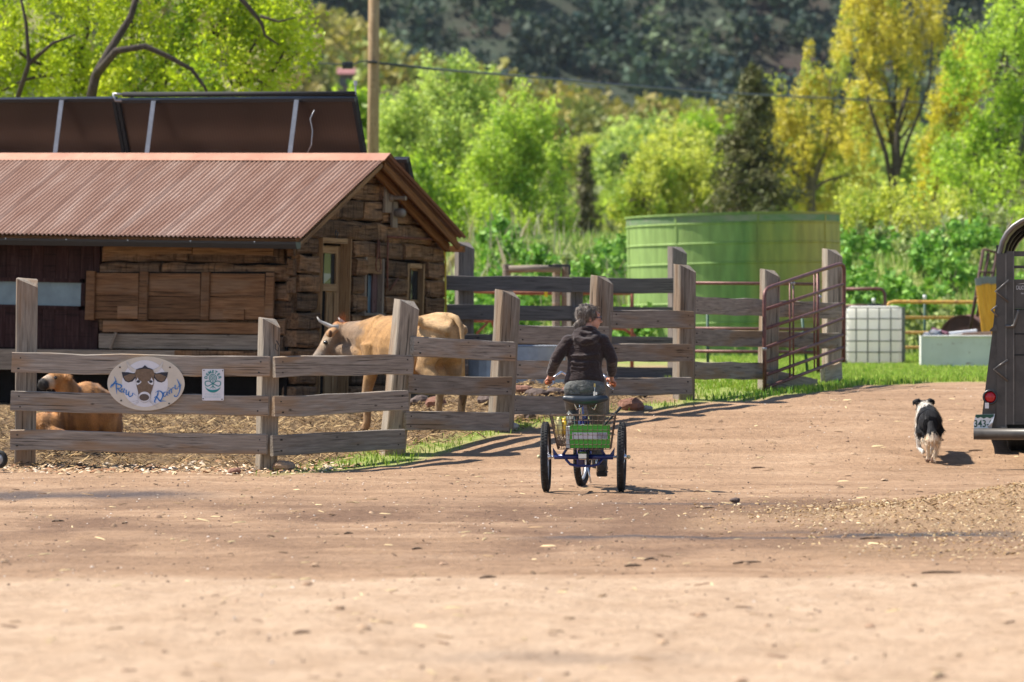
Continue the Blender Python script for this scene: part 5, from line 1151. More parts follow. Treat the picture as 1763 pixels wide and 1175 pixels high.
# rear corner posts, gusset with lamp and plate
for sx in (-1, 1):
    xo = tl(1716, 500).x if sx < 0 else -tl(1716, 500).x
    tb_((min(xo, xo-sx*.09), -.05, zb-.03), (max(xo, xo-sx*.09), .05, tl(1716, 437).z), 'corner_post', M_TRL); xe = xo-sx*.083
    tb_((min(xe, xe-sx*.014), -.058, zb-.03), (max(xe, xe-sx*.014), -.05, tl(1716, 437).z), 'post_edge', M_EDGE)
    q = MB(); pts = [tl(1716, 508), tl(1716, 738), tl(1688, 738), tl(1711, 552)]
    pts = [Vector((sx*-p.x if sx > 0 else p.x, -.02, p.z)) for p in pts]; pts = pts if sx > 0 else pts[::-1]; q.poly(pts, .02); gus = q.build('gusset_panel', M_TRL, trl)
    c_ = tl(1705, 684); cx = c_.x if sx < 0 else -c_.x
    q = MB(); q.lathe([(.072, .0), (.074, -.03), (.058, -.034), (.056, -.01)], (cx, -.02, c_.z), 'y', 28); lamp = q.build('tail_light', M_GUT, trl, smooth=True)
    q = MB(); q.lathe([(0, -.034), (.03, -.032), (.05, -.025), (.056, -.012)], (cx, -.02, c_.z), 'y', 28); q.build('red_lens', m_plain('lens_red', L(.42, .008, .012), .25, var=.2, scale=40), lamp, smooth=True)
# bumper
bz = tl(1700, 747).z; bx = -tl(1677, 747).x; q = MB(); q.tube([(-bx, -.10, bz), (bx, -.10, bz)], .056, 16); q.build('bumper', M_TRL, trl, smooth=True)
for sx in (-1, 1): tb_((sx*(HWD-.05)-.03, -.09, bz), (sx*(HWD-.05)+.03, .05, zb), 'bumper_bracket', M_EDGE)
# licence plate, torn corner
pl = tl(1676, 710, -.06); pr = tl(1713, 735, -.06); q = MB(); x0, x1, z0, z1 = tl(1676, 0, -.06).x, tl(1713, 0, -.06).x, tl(0, 734, -.06).z, tl(0, 708, -.06).z
w_ = x1-x0; h_ = z1-z0
pts = [(x0+w_*.03, z0), (x0+w_*.82, z0-.004), (x0+w_*.9, z0+h_*.5), (x0+w_, z1+.006), (x0+w_*.1, z1), (x0, z0+h_*.4)]
q.poly([Vector((x, -.06, z)) for x, z in pts], .003); plate = q.build('licence_plate', m_plain('plate_white', L(.68, .70, .70), .35, var=.06), trl)
q = MB(); q.poly([Vector((x, -.0615, z)) for x, z in ((x0+w_*.10, z1-.001), (x0+w_*.08, z1-h_*.14), (x0+w_*.2, z1-h_*.24), (x0+w_*.33, z1-h_*.16), (x0+w_*.48, z1-h_*.26), (x0+w_*.62, z1-h_*.17), (x0+w_*.78, z1-h_*.25), (x0+w_*.93, z1-h_*.12), (x0+w_*.96, z1+.004))]); q.build('plate_mountains', m_plain('plate_green', L(.01, .075, .045), .5), plate)
def trl_text(txt, cx, cz, size, mat, y, parent, name='lettering', bold=.02, wsc=.85):
    me = text_mesh(txt, 1.0, bold); V = covert(me); N = np.stack([cx+V[:, 0]*size/.7*wsc, np.full(len(V), y), cz+V[:, 1]*size/.7], 1); me.vertices.foreach_set('co', N.astype(np.float32).ravel()); me.update(); return link(name, me, mat, parent)
trl_text('343-9', x0+w_*.47, z0+h_*.40, h_*.44, bpy.data.materials['plate_green'], -.0618, plate)
q = MB(); q.poly([Vector((x, y_, z)) for x, y_, z in ((x0+w_*.82, -.066, z0-.004), (x0+w_*.9, -.085, z0+h_*.5), (x0+w_*1.0, -.07, z1+.006), (x0+w_*.74, -.07, z0+h_*.45), (x0+w_*.66, -.066, z0+h_*.25))]); q.build('torn_corner', M_STEEL, plate)
a = tl(1699, 700, -.06); tb_((a.x-.018, -.066, a.z-.02), (a.x+.02, -.062, a.z+.035), 'plate_clip', m_plain('clip_white', L(.7), .5), plate)
# rear door
dx0 = tl(1733, 600).x; dz0 = tl(1740, 731).z; dz1 = tl(1740, 433).z; fw = .075
door = tb_((dx0+fw, -.03, dz0+.02), (HWD-.12, -.012, tl(1750, 610).z-.012), 'door', M_TRL)
for a, b in ((tl(1750, 610).z, tl(1750, 574).z-.01), (tl(1750, 574).z, tl(1750, 532).z-.01), (tl(1750, 532).z, tl(1750, 482).z)): tb_((dx0+fw, -.03, a), (HWD-.12, -.012, b), 'door_panel', M_TRL, door)
for z in (tl(1750, 610).z-.006, tl(1750, 574).z-.005, tl(1750, 532).z-.005): tb_((dx0+fw, -.036, z-.009), (HWD-.12, -.014, z+.004), 'door_seam', M_TRLD, door)
for lo, hi in (((dx0, -.05, dz0), (dx0+fw-.012, -.0, dz1)), ((HWD-.12, -.05, dz0), (HWD-.05, 0, dz1)), ((dx0+fw, -.048, dz1-.05), (HWD-.12, -.002, dz1)), ((dx0+fw, -.047, dz0), (HWD-.12, -.003, dz0+.018))): tb_(lo, hi, 'door_frame', M_TRL, door)
tb_((dx0+fw-.012, -.056, dz0), (dx0+fw, .0, dz1), 'door_edge', M_EDGE, door)
for py in (460, 484): z = tl(1750, py).z; tb_((dx0+fw, -.045, z-.014), (HWD-.12, -.008, z+.014), 'door_slat', M_TRL, door)
trl_text('CALICO', tl(1748.5, 496).x+.052, tl(1750, 496).z, .040, m_plain('decal_white', L(.62), .5), -.0315, door, bold=0, wsc=.46); trl_text('TRAILERS', tl(1755, 496).x+.05, tl(1750, 506).z, .014, bpy.data.materials['decal_white'], -.0315, door, bold=0)
q = MB(); c_ = Vector((tl(1751, 486).x+.1, -.0315, tl(1750, 488).z)); q.poly([c_+Vector(v_) for v_ in ((-.1, 0, -.01), (0, 0, .006), (.1, 0, -.012), (0, 0, -.002))]); q.build('decal', bpy.data.materials['decal_white'], door)
# hinges: bent rods between post and door, latch
for pts in (((1737, 483), (1714, 502), (1736, 520)), ((1735, 620), (1711, 636), (1735, 656)), ((1717, 527), (1707, 534), (1718, 545))):
    q = MB(); q.tube([tl(x_, y_, -.075) for x_, y_ in pts], .011, 7); q.build('hinge_rod', M_EDGE, trl, smooth=True)
for pts in (((1731, 562), (1745, 562), (1747, 556), (1753, 537), (1752, 534)),): q = MB(); q.tube([tl(x_, y_, -.08) for x_, y_ in pts], .014, 7); q.build('latch_bar', M_EDGE, trl, smooth=True)
q = MB(); pts = [tl(1717, 556), tl(1718, 571), tl(1704, 571), tl(1705, 568)]; q.poly([Vector((p.x, -.06, p.z)) for p in pts][::-1], .05); q.build('step_bracket', M_TRL, trl)
# wheels
M_TYRE = m_noise('tyre_rubber', L(.012, .012, .013), L(.03, .028, .026), 20, .85, .3, .004, rnd=0)
wr = .36
for sx in (-1, 1):
    for y in (1.75, 2.6):
        cxw = sx*(HWD-.14); zw = float(gz0(*(TM @ Vector((cxw, y, 0))).to_2d()))-.13+wr-.01
        q = MB(); q.lathe([(.2, -.1), (wr-.05, -.11), (wr-.012, -.09), (wr, -.05), (wr, .05), (wr-.012, .09), (wr-.05, .11), (.2, .1)], (cxw, y, zw), 'x', 32); wh = q.build('wheel', M_TYRE, trl, smooth=True)
        for k in (-.06, -.03, 0, .03, .06): q = MB(); q.lathe([(wr-.004, k-.009), (wr+.006, k-.008), (wr+.006, k+.008), (wr-.004, k+.009)], (cxw, y, zw), 'x', 32); q.build('tread', M_TYRE, wh)
        q = MB(); q.lathe([(0, .03*sx), (.12, .05*sx), (.2, .08*sx), (.2, -.08*sx)], (cxw, y, zw), 'x', 24); q.build('rim', M_STEEL, wh, smooth=True)
    tb_((sx*HWD-(.0 if sx > 0 else .22), 1.3, zb-.12), (sx*HWD+(.22 if sx > 0 else .0), 3.05, zb-.09), 'mudguard', M_TRL)
for y in (1.75, 2.6): q = MB(); q.tube([(-HWD+.1, y, zb-.2), (HWD-.1, y, zb-.2)], .04, 8); q.build('axle', M_TRLD, trl)
q = MB(); q.tube([(-.5, LEN, zb-.05), (0, LEN+1.1, zb-.08)], .04, 8); q.tube([(.5, LEN, zb-.05), (0, LEN+1.1, zb-.08)], .04, 8); q.tube([(0, LEN+1.05, zb-.08), (0, LEN+1.05, -.0)], .035, 8); q.build('drawbar', M_TRL, trl)
# ================================================================ stones, sticks, litter
def rock(px, py, wpx, hpx, mat, label, seed, group=None, flat_=.8):
    x, y = ray_ground(px, py); g = np.random.default_rng(seed); sx = wpx/F*y/2; sz = hpx/F*y/2; q = MB(); z = float(gz0(x, y))
    q.sphere((0, 0, 0), (sx, sx*.8, sz), 11, 7)
    for i, p in enumerate(q.v):
        v_ = Vector(p); n_ = mnoise.noise(v_*(2.2/sx*.5)+Vector((seed*3.1, 0, 0))); v_ *= 1+.35*n_; v_ += Vector(g.normal(size=3)*sx*.03); q.v[i] = tuple(v_+Vector((x, y, z+sz*.75)))
    solo('rock', label, 'rock', q, mat, (x, y, z), group, False)
M_RKR = m_noise('rock_red', L(.17, .075, .05), L(.28, .14, .095), 10, .9, .5, .01); M_RKW = m_noise('rock_pale', L(.36, .33, .30), L(.52, .49, .45), 9, .9, .4, .01); M_RKT = m_noise('rock_tan', L(.32, .20, .13), L(.44, .30, .20), 9, .9, .5, .01); M_RKD = m_noise('rock_dark', L(.07, .05, .045), L(.14, .10, .085), 9, .9, .5, .01)
rock(1087, 707, 46, 24, M_RKR, 'long red brown rock in the grass by the fence', 1); rock(872, 741, 42, 19, M_RKW, 'smooth pale grey rock at the foot of the fence', 2); rock(890, 728, 28, 18, M_RKT, 'blocky tan rock wedged against the fence board', 3); rock(912, 728, 24, 22, M_RKD, 'grey pointed rock beside the tan one', 4)
rock(488, 811, 36, 20, M_RKT, 'pinkish tan stone leaning at the corner post', 5); rock(404, 816, 24, 12, M_RKR, 'small red stone beside the corner post', 6); rock(1113, 706, 22, 9, M_RKW, 'low pale stone beside the long red rock', 7); rock(1402, 668, 16, 7, M_RKT, 'small tan stone under the pipe gate', 8); rock(645, 783, 26, 14, M_RKT, 'pale sandstone block behind the leaning post', 9)
rock(1265, 866, 18, 10, M_RKD, 'dark clod of mud at the edge of the wet patch', 10)
for i, (px, py, w_) in enumerate(((900, 672, 40), (925, 678, 44), (955, 676, 36), (985, 672, 40), (1068, 672, 34), (1100, 676, 36), (1135, 672, 30), (840, 690, 40), (720, 690, 34), (750, 694, 38), (690, 692, 30))): rock(px, py+8, w_, 20, M_RKR if i % 3 == 0 else M_RKD, 'dark rubble stone lying in the shade inside the corral', 30+i, 'rubble inside the corral')
M_STICK = m_noise('stick_bark', L(.11, .07, .045), L(.22, .15, .10), 30, .9, .4, .003, rnd=.3)
for i, (px, py, wpx) in enumerate(((1305, 808, 24), (1286, 971, 52), (1620, 992, 66), (840, 996, 30), (718, 943, 18), (1120, 965, 24), (520, 1098, 30), (100, 900, 22), (215, 905, 10), (1220, 877, 20), (1740, 952, 18), (1680, 779, 24), (1500, 930, 40), (1090, 975, 30), (600, 920, 16), (1200, 850, 12), (1620, 1165, 26))):
    x, y = ray_ground(px, py); l_ = wpx/F*y; g = np.random.default_rng(200+i); z = float(gz(x, y)); a = g.uniform(-.25, .25); d = Vector((math.cos(a), math.sin(a)*2.0, 0))*l_/2; c_ = Vector((x, y, z+.012)); q = MB()
    q.tube([c_-d+Vector((0, 0, -.005)), c_-d*.4+Vector((0, 0, .002)), c_+d*.3+Vector((0, g.normal()*.02, .003)), c_+d], [.005, .009, .008, .003], 6)
    solo('stick', 'short bark covered stick lying on the dirt road', 'stick', q, M_STICK, c_, 'sticks on the road')
def litter(name, label, x, y, size, asp, cols, seed, mat, thick=.25, lift=.0, tilt=.35):
    g = np.random.default_rng(seed); n = len(x); z = gz(x, y); a = g.random(n)*6.283; s_ = size*(.4+1.0*g.random(n)**2)
    t = np.stack([np.cos(a), np.sin(a), (g.random(n)-.5)*tilt], 1); b = np.stack([-np.sin(a), np.cos(a), (g.random(n)-.5)*tilt], 1); up = np.array([0, 0, 1.0])
    C = np.stack([x, y, z+s_*asp*thick*.4+lift*g.random(n)], 1); T = t*s_[:, None]*.5; B = b*s_[:, None]*.5*asp*(.6+.8*g.random((n, 1))); U = up*(s_*asp*thick)[:, None]
    V = np.stack([C-T-B*.7, C+T*.8-B, C+T+B*.6, C-T*.7+B, C-T*.6-B*.4+U, C+T*.5-B*.5+U, C+T*.6+B*.4+U, C-T*.4+B*.5+U], 1).reshape(-1, 3); k = np.arange(n)[:, None]*8
    Fc = np.concatenate([k+np.array([f_]) for f_ in ((4, 5, 6, 7), (0, 1, 5, 4), (1, 2, 6, 5), (2, 3, 7, 6), (3, 0, 4, 7))]); me = np_mesh(name, V, [Fc])
    c = np.array(cols); cc = c[g.integers(0, len(c), n)]*(.7+.6*g.random((n, 1))); attr(me, 'col', np.repeat(np.concatenate([cc, np.ones((n, 1))], 1), 8, 0), 'FLOAT_COLOR')
    return setprops(link(name, me, mat), label, 'litter', None, 'stuff')
s = NT('litter_mat'); s.col(s.attr('col', 'Color')); M_LIT = s.set(rough=.9, spec=.15)
def rd(n, xr, yr, seed, f_=None):
    g = np.random.default_rng(seed); x = g.uniform(*xr, n); y = g.uniform(*yr, n)
    k = np.abs(x) < y*.145+.6
    if f_ is not None: k &= g.random(n) < f_(x, y)
    return x[k], y[k]
x, y = rd(14000, (-7, 7), (14, 52), 301, lambda a, b: (b < edge_y(a))*(.1+.9*sstep(.35, .65, fbm(a*.8, b*.5, 3)))*(.45+.55*sstep(18, 26, b))); litter('road_pebbles', 'small dark and pale pebbles and clods strewn over the dirt road', x, y, .018, .75, [(.12, .08, .055), (.2, .13, .09), (.38, .28, .2), (.5, .42, .36), (.09, .06, .05)], 302, M_LIT, .4)
x, y = rd(330, (-7, 7), (14, 45), 303, lambda a, b: (b < edge_y(a))); litter('road_clods', 'larger clods of dry earth scattered on the road', x, y, .05, .7, [(.2, .13, .085), (.28, .18, .12), (.34, .23, .15)], 304, M_LIT, .35)
x, y = rd(2600, (-7, 7), (14, 45), 305, lambda a, b: (b < edge_y(a))*(.3+.7*fbm(a, b, 2))); litter('road_twigs', 'thin twigs and straw bits scattered on the road', x, y, .10, .09, [(.16, .1, .065), (.24, .16, .095), (.5, .38, .22)], 306, M_LIT, .8)
chipf = lambda a, b: np.clip(np.exp(-((b-29.9+(a-3)*.1)/1.9)**2)*sstep(1.0, 4.6, a)+.35*np.exp(-((b-26)/1.2)**2)*sstep(1.5, 4, a), 0, 1)
x, y = rd(52000, (.8, 6.0), (24, 34), 307, chipf); litter('wood_chips', 'pale wood chips spread into a low heap by the trailer', x, y, .028, .4, [(.42, .30, .16), (.33, .21, .10), (.56, .43, .27), (.2, .12, .06), (.28, .17, .085), (.15, .09, .05)], 308, M_LIT, .4, .03, 1.0)
x, y = rd(34000, (-6.5, 1.5), (36.6, 47), 309, lambda a, b: straw_mask(a, b)*(.35+.65*fbm(a*2, b*1.5, 3))); litter('straw_litter', 'trampled straw and hay covering the corral floor', x, y, .11, .07, [(.30, .20, .10), (.2, .125, .06), (.38, .27, .14), (.09, .055, .03), (.06, .04, .025), (.12, .075, .04)], 310, M_LIT, .8, .05, 1.3)
x, y = rd(2500, (-6.5, -1.5), (36.6, 38.2), 311, lambda a, b: sstep(-1.0, -.3, b-fence_y(a))*sstep(.9, .3, b-fence_y(a))); litter('bark_chips', 'pale bark chips and splinters under the sign panel', x, y, .06, .45, [(.5, .36, .22), (.4, .26, .15), (.3, .16, .09), (.62, .5, .38)], 312, M_LIT, .3, .02, .8)
# small wheel at the fence end
cw = thing('cart_wheel', 'small black cart wheel with pale hub beside the end post', 'wheel', P(0, 806, 37.3)); cc_ = P(-1, 791, 37.3)
Mw = Matrix.Translation(cc_) @ Matrix.Rotation(R(62), 4, 'Z')
q = MB(); q.lathe([(.055, -.02), (.08, -.028), (.088, -.01), (.088, .01), (.08, .028), (.055, .02)], (0, 0, 0), 'x', 24); q.v = [tuple(Mw @ Vector(p)) for p in q.v]; q.build('tyre', M_TYRE, cw, world=True, smooth=True)
q = MB(); q.lathe([(0, -.024), (.05, -.018), (.056, 0), (.05, .018), (0, .024)], (0, 0, 0), 'x', 20); q.v = [tuple(Mw @ Vector(p)) for p in q.v]; q.build('hub', m_plain('hub_pale', L(.4), .5), cw, world=True, smooth=True)
q = MB(); q.tube([Mw @ Vector((-.02, 0, 0)), Mw @ Vector((-.5, 0, 0.02)), Mw @ Vector((-.55, 0, .5))], .012, 6); q.build('axle', M_STEEL, cw, world=True)
# ================================================================ tricycle
TD = 34.0; tx = P(1005, 0, TD).x; tz0 = float(gz0(tx, TD))+.012
KM = Matrix.Translation((tx, TD, tz0)) @ Matrix.Rotation(R(-4.0), 4, 'Z'); KI = KM.inverted()
def T(px, py, d): return KI @ P(px, py, TD+d)
tri = thing('cargo_tricycle', 'blue adult tricycle with rusty wire basket ridden along the dirt road', 'tricycle', KM)
M_BLU = m_plain('frame_blue', L(.012, .022, .14), .3, .1, .6); M_CHR = m_plain('chrome', L(.62, .62, .64), .25, .9); M_RIM = m_plain('rim_alu', L(.50, .50, .52), .35, .7)
M_WIRE = m_noise('basket_wire', L(.10, .06, .04), L(.22, .15, .11), 20, .6, .1, .002, metal=.4, rnd=0)
def tt(pts, r, name, mat, parent=tri, n=8, smooth=True): 
    q = MB(); q.tube(pts, r, n); return q.build(name, mat, parent, smooth=smooth)
def cycle_wheel(c, axis, r=.308):
    """c centre, axis unit vector"""
    c = Vector(c); ax = Vector(axis).normalized(); u = Vector((0, 1, 0)); u = (u-ax*u.dot(ax)).normalized(); v_ = ax.cross(u)
    ringp = lambda rr, off=0: [c+ax*off+u*(rr*math.cos(a))+v_*(rr*math.sin(a)) for a in np.linspace(0, 2*math.pi, 40, endpoint=False)]
    wh = thing_part = MB(); wh.tube(ringp(r-.029), [(.029, .034)]*40, 10, closed=True); wo = wh.build('wheel', M_TYRE, tri, smooth=True)
    q = MB()
    for k in range(64):
        a = 2*math.pi*k/64
        for off in (-.014, .014):
            a2 = a+(.049 if off > 0 else 0); pc = c+ax*off+(u*math.cos(a2)+v_*math.sin(a2))*(r-.002); rad = (u*math.cos(a2)+v_*math.sin(a2)); tg = ax.cross(rad)
            q.add([pc+ax*sx*.009+tg*sy*.008+rad*sz for sz in (-.004, .005) for sx, sy in ((-1, -1), (1, -1), (1, 1), (-1, 1))], [(4, 5, 6, 7), (0, 1, 5, 4), (1, 2, 6, 5), (2, 3, 7, 6), (3, 0, 4, 7)])
    q.build('tread', M_TYRE, wo)
    q = MB(); q.tube(ringp(r-.062), [(.010, .014)]*40, 8, closed=True); q.build('rim', M_RIM, wo, smooth=True)
    q = MB()
    for k in range(24):
        a = 2*math.pi*k/24; off = .028 if k % 2 else -.028; q.tube([c+ax*off, c+(u*math.cos(a)+v_*math.sin(a))*(r-.06)], .0014, 4, cap=False)
    q.build('spokes', M_CHR, wo)
    q = MB(); q.tube([c-ax*.05, c-ax*.03, c+ax*.03, c+ax*.05], [.012, .026, .026, .012], 10); q.build('hub', M_CHR, wo, smooth=True)
    return wo
RW = .308; cl_, cr_ = T(939.5, 790, 0).x, T(1070.5, 790, 0).x
wl = cycle_wheel((cl_, 0, RW), (1, 0, .012)); wrr = cycle_wheel((cr_, 0, RW), (1, 0, -.012))
for x, sg_, wpar in ((cl_, -1, wl), (cr_, 1, wrr)):
    q = MB(); q.sphere((x+sg_*.062, 0, RW), .018, 10, 7); q.build('hub_cap', m_plain('hubcap_cream', L(.6, .52, .3), .5), wpar, smooth=True)
FWc = T(1003, 790, 1.15); fwx = FWc.x; cycle_wheel((fwx, 1.15, RW), (1, -.14, -.03))
ay = RW
tt([(cl_+.03, 0, ay), (cr_-.03, 0, ay)], .012, 'axle', M_CHR); tt([(cl_+.075, 0, ay), (-.03, 0, ay)], .023, 'axle_tube', M_BLU, n=12); tt([(.03, 0, ay), (cr_-.075, 0, ay)], .023, 'axle_tube', M_BLU, n=12)
for sx in (-1, 1):
    x = sx*.27; q = MB(); q.add([(x, -.012, ay), (x+sx*.005, -.012, ay+.085), (x-sx*.04, -.012, ay+.02), (x, .012, ay), (x+sx*.005, .012, ay+.085), (x-sx*.04, .012, ay+.02)], [(0, 1, 2), (5, 4, 3), (0, 3, 4, 1), (1, 4, 5, 2)]); q.build('bracket', M_BLU, tri)
    tt([(sx*.19, 0, ay+.01), (sx*.13, 0, ay+.10), (sx*.13, .25, ay+.105)], .012, 'basket_support', M_BLU)
    tt([(sx*.05, .03, ay), (sx*.045, .35, ay+.03), (sx*.02, .68, .28)], .010, 'chain_stay', M_BLU); tt([(sx*.05, .03, ay+.02), (sx*.025, .40, .62)], .009, 'seat_stay', M_BLU)
tt([(-.16, -.01, ay-.02), (-.12, -.015, ay-.065), (-.06, -.02, ay-.08), (.08, -.02, ay-.08), (.13, -.015, ay-.065), (.165, -.01, ay-.02)], .012, 'lower_loop', M_BLU)
q = MB(); q.bbox((-.045, -.03, ay-.02), (.025, .03, ay+.035), .008); q.tube([(-.05, 0, ay+.03), (.03, 0, ay+.03)], .016, 8); q.build('gear_housing', M_CHR, tri); tt([(.035, -.012, ay-.07), (.035, -.012, ay+.06)], .014, 'sprocket', M_GUT)
q = MB(); q.lathe([(.0, -.004), (.058, -.004), (.058, .004), (0, .004)], (.04, 0, ay), 'x', 24); q.build('sprocket', M_GUT, tri)
SP = T(999, 700, .42); tt([(SP.x, .52, .30), (SP.x, .45, .62)], .018, 'seat_tube', M_BLU, n=10); tt([(SP.x, .45, .60), (SP.x, .43, .84)], .013, 'seat_post', M_CHR, n=10)
HT = (fwx, 1.02, .72); tt([(0, .70, .28), (fwx*.6, .85, .48), (fwx, 1.0, .70)], .02, 'down_tube', M_BLU, n=10); tt([(SP.x, .47, .52), (fwx, 1.0, .76)], .018, 'top_tube', M_BLU, n=10); tt([(fwx, 1.04, .66), (fwx, .98, .86)], .022, 'head_tube', M_BLU, n=10)
for sx in (-1, 1): tt([(fwx+sx*.045, 1.03, .66), (fwx+sx*.05, 1.09, .5), (fwx+sx*.05, 1.15, RW)], .012, 'fork_blade', M_BLU)
q = MB(); q.tube([(fwx+.06*math.sin(a)*0, 1.15+.34*math.cos(a), RW+.34*math.sin(a)) for a in np.linspace(R(20), R(200), 14)], [(.004, .035)]*14, 8); q.build('mudguard', M_BLU, tri, smooth=True)
# cranks and pedals
BB = Vector((.0, .70, .275)); pr_ = T(1026, 836, .80); tt([BB+Vector((-.08, 0, 0)), BB+Vector((.08, 0, 0))], .018, 'bottom_bracket', M_CHR)
CR = Vector((.085, .76, .12)); CLp = Vector((-.085, .64, .43)); tt([BB+Vector((.08, 0, 0)), CR], .011, 'crank', M_CHR); tt([BB+Vector((-.08, 0, 0)), CLp], .011, 'crank', M_CHR)
for c_, s_ in ((CR, 1), (CLp, -1)):
    q = MB(); q.box((min(c_.x, c_.x+s_*.09), c_.y-.045, c_.z-.012), (max(c_.x, c_.x+s_*.09), c_.y+.045, c_.z+.012)); q.build('pedal', M_GUT, tri)
tt([T(1011, 797, .55), T(1017, 832, .5)], .008, 'kickstand', M_CHR)
# saddle: wide with rolled rear
M_SAD = m_plain('saddle_vinyl', L(.022, .030, .042), .38, 0, .5); q = MB(); sz = T(1004, 688, .30).z
q.tube([(-.20, .30, sz+.012), (-.10, .27, sz-.004), (0, .265, sz-.012), (.10, .27, sz-.004), (.20, .30, sz+.012)], [.028, .042, .045, .042, .028], 10); q.sphere((0, .40, sz+.015), (.17, .14, .04), 14, 8); q.sphere((0, .56, sz+.01), (.05, .12, .035), 12, 7)
me = blob(q, .012, 4); link('saddle', me, M_SAD, tri); q = MB(); 
for sx in (-1, 1): tt([(sx*.10, .30, sz-.03), (sx*.08, .32, sz-.09), (sx*.03, .40, sz-.06)], .007, 'saddle_spring', M_CHR)
# handlebar
for sx, gpx, gpy, gx in ((-1, 941, 660, 0), (1, 1058, 664, 0)):
    g1 = T(gpx, gpy, .60); g0 = T(953 if sx < 0 else 1046, 651 if sx < 0 else 653, .74); mid = T(966 if sx < 0 else 1034, 641 if sx < 0 else 642, .88)
    tt([(fwx, .97, .98), T(978 if sx < 0 else 1024, 648, .97), mid, g0], .011, 'handlebar', M_CHR); tt([g0, g1], .0155, 'grip', m_plain('grip_orange', L(.42, .11, .03), .6), n=10)
    tt([g0+Vector((0, .02, -.02)), g0+Vector((sx*.0, -.05, -.05)), g0.lerp(g1, .8)+Vector((0, -.01, -.05))], .006, 'brake_lever', M_CHR)
tt([(fwx, .98, .84), (fwx, .96, .99)], .014, 'stem', M_CHR)
# wire basket
bk0, bk1 = T(946, 716, -.16), T(1058, 716, -.16); bb0, bb1 = T(960, 774, -.14), T(1050, 774, -.14); zt_, zb_ = bk0.z, bb0.z; y0, y1 = -.17, .22
xt0, xt1, xb0, xb1 = bk0.x, bk1.x, bb0.x, bb1.x
bk = MB(); bk.tube([(xt0, y0, zt_), (xt1, y0, zt_), (xt1, y1, zt_), (xt0, y1, zt_)], .0045, 6, closed=True); bko = bk.build('basket', M_WIRE, tri)
def bpt(u, t, face):
    x0 = xt0+(xb0-xt0)*t; x1 = xt1+(xb1-xt1)*t; z = zt_+(zb_-zt_)*t; ya, yb_ = y0+.02*t, y1-.02*t
    return Vector({0: (x0+(x1-x0)*u, ya, z), 1: (x1, ya+(yb_-ya)*u, z), 2: (x1+(x0-x1)*u, yb_, z), 3: (x0, yb_+(ya-yb_)*u, z)}[face])
for face in range(4):
    n = 12 if face % 2 == 0 else 8; q = MB()
    for i in range(n+1): q.tube([bpt(i/n, -.06 if i % 3 == 1 else 0, face), bpt(i/n, 1, face)], .0024, 4)
    for j in range(1, 8): q.tube([bpt(0, j/7, face), bpt(1, j/7, face)], .0024, 4)
    q.build('wire_side', M_WIRE, bko)
q = MB(); 
for i in range(11): q.tube([bpt(i/10, 1, 0), bpt(1-i/10, 1, 2)], .003, 4)
q.build('wire_floor', M_WIRE, bko)
# things in the basket
def kthing(name, label, cat, loc): return thing(name, label, cat, KM @ Matrix.Translation(Vector(loc)))
a = T(981, 770, -.13); b = T(1049, 733, -.13); gb = kthing('green_box', 'bright green cardboard box with a white label strip in the basket', 'box', ((a.x+b.x)/2, 0, zb_+.006)); zlo = zb_+.012
def kbox(lo, hi, name, mat, parent): 
    q = MB(); q.box(lo, hi); q.v = [tuple(KM @ Vector(p)) for p in q.v]; return q.build(name, mat, parent, world=True)
M_GRN = m_plain('box_green', L(.075, .42, .03), .5, var=.06); kbox((a.x, -.125, zlo), (b.x, .10, b.z), 'carton', M_GRN, gb)
l0, l1 = T(985, 756, -.13), T(1046, 745, -.13); kbox((l0.x, -.1275, l0.z), (l1.x, -.1252, l1.z), 'label_strip', m_plain('label_white', L(.62, .60, .63), .5), gb); kbox((T(1028, 0, -.13).x, -.1285, l0.z+.003), (T(1044, 0, -.13).x, -.1277, l1.z-.003), 'barcode_patch', m_plain('label_grey', L(.33, .33, .38), .5, var=.4, scale=90), gb)
for px in (990, 1000, 1012): c_ = T(px, 748, -.13); kbox((c_.x-.006, -.1285, c_.z-.005), (c_.x+.006, -.1277, c_.z+.005), 'green_mark', M_GRN, gb)
kbox((a.x-.035, -.12, zlo), (a.x-.001, .10, b.z-.01), 'white_flap', m_plain('flap_white', L(.68, .68, .65), .6), gb)
g = np.random.default_rng(5); c_ = T(966, 756, -.05); rp_ = kthing('rope_coil', 'tangled pale brown rope bundle stuffed in the basket corner', 'rope', (c_.x, -.05, zb_)); q = MB()
for k in range(7):
    pts = [Vector((c_.x+.04*math.cos(t+k)*(.6+.4*g.random()), -.05+.07*math.sin(t*1.1+k), zb_+.02+.1*g.random())) for t in np.linspace(0, 6.2, 12)]; q.tube([KM @ p for p in pts], .006, 5)
q.build('coil', m_noise('rope', L(.2, .14, .1), L(.36, .28, .2), 40, .95, .4, .002), rp_, world=True, smooth=True)
c_ = T(962, 728, .05); jg = kthing('yellow_bottle', 'pale yellow plastic bottle standing in the basket', 'bottle', (c_.x, .05, zb_)); q = MB(); q.lathe([(.0, -.14), (.03, -.14), (.032, .01), (.012, .035), (.012, .05), (0, .05)], c_, 'z', 14); q.v = [tuple(KM @ Vector(p)) for p in q.v]; q.build('body', m_plain('bottle_yellow', L(.62, .52, .22), .45), jg, world=True, smooth=True)
q = MB(); c2 = c_+Vector((.05, .02, .02)); q.lathe([(.0, -.02), (.018, -.02), (.018, .02), (0, .022)], c2, 'z', 12); q.tube([c2+Vector((0, 0, -.15)), c2], .022, 10); q.v = [tuple(KM @ Vector(p)) for p in q.v]; q.build('cap', m_plain('cap_yellow', L(.7, .42, .02), .4), jg, world=True, smooth=True)
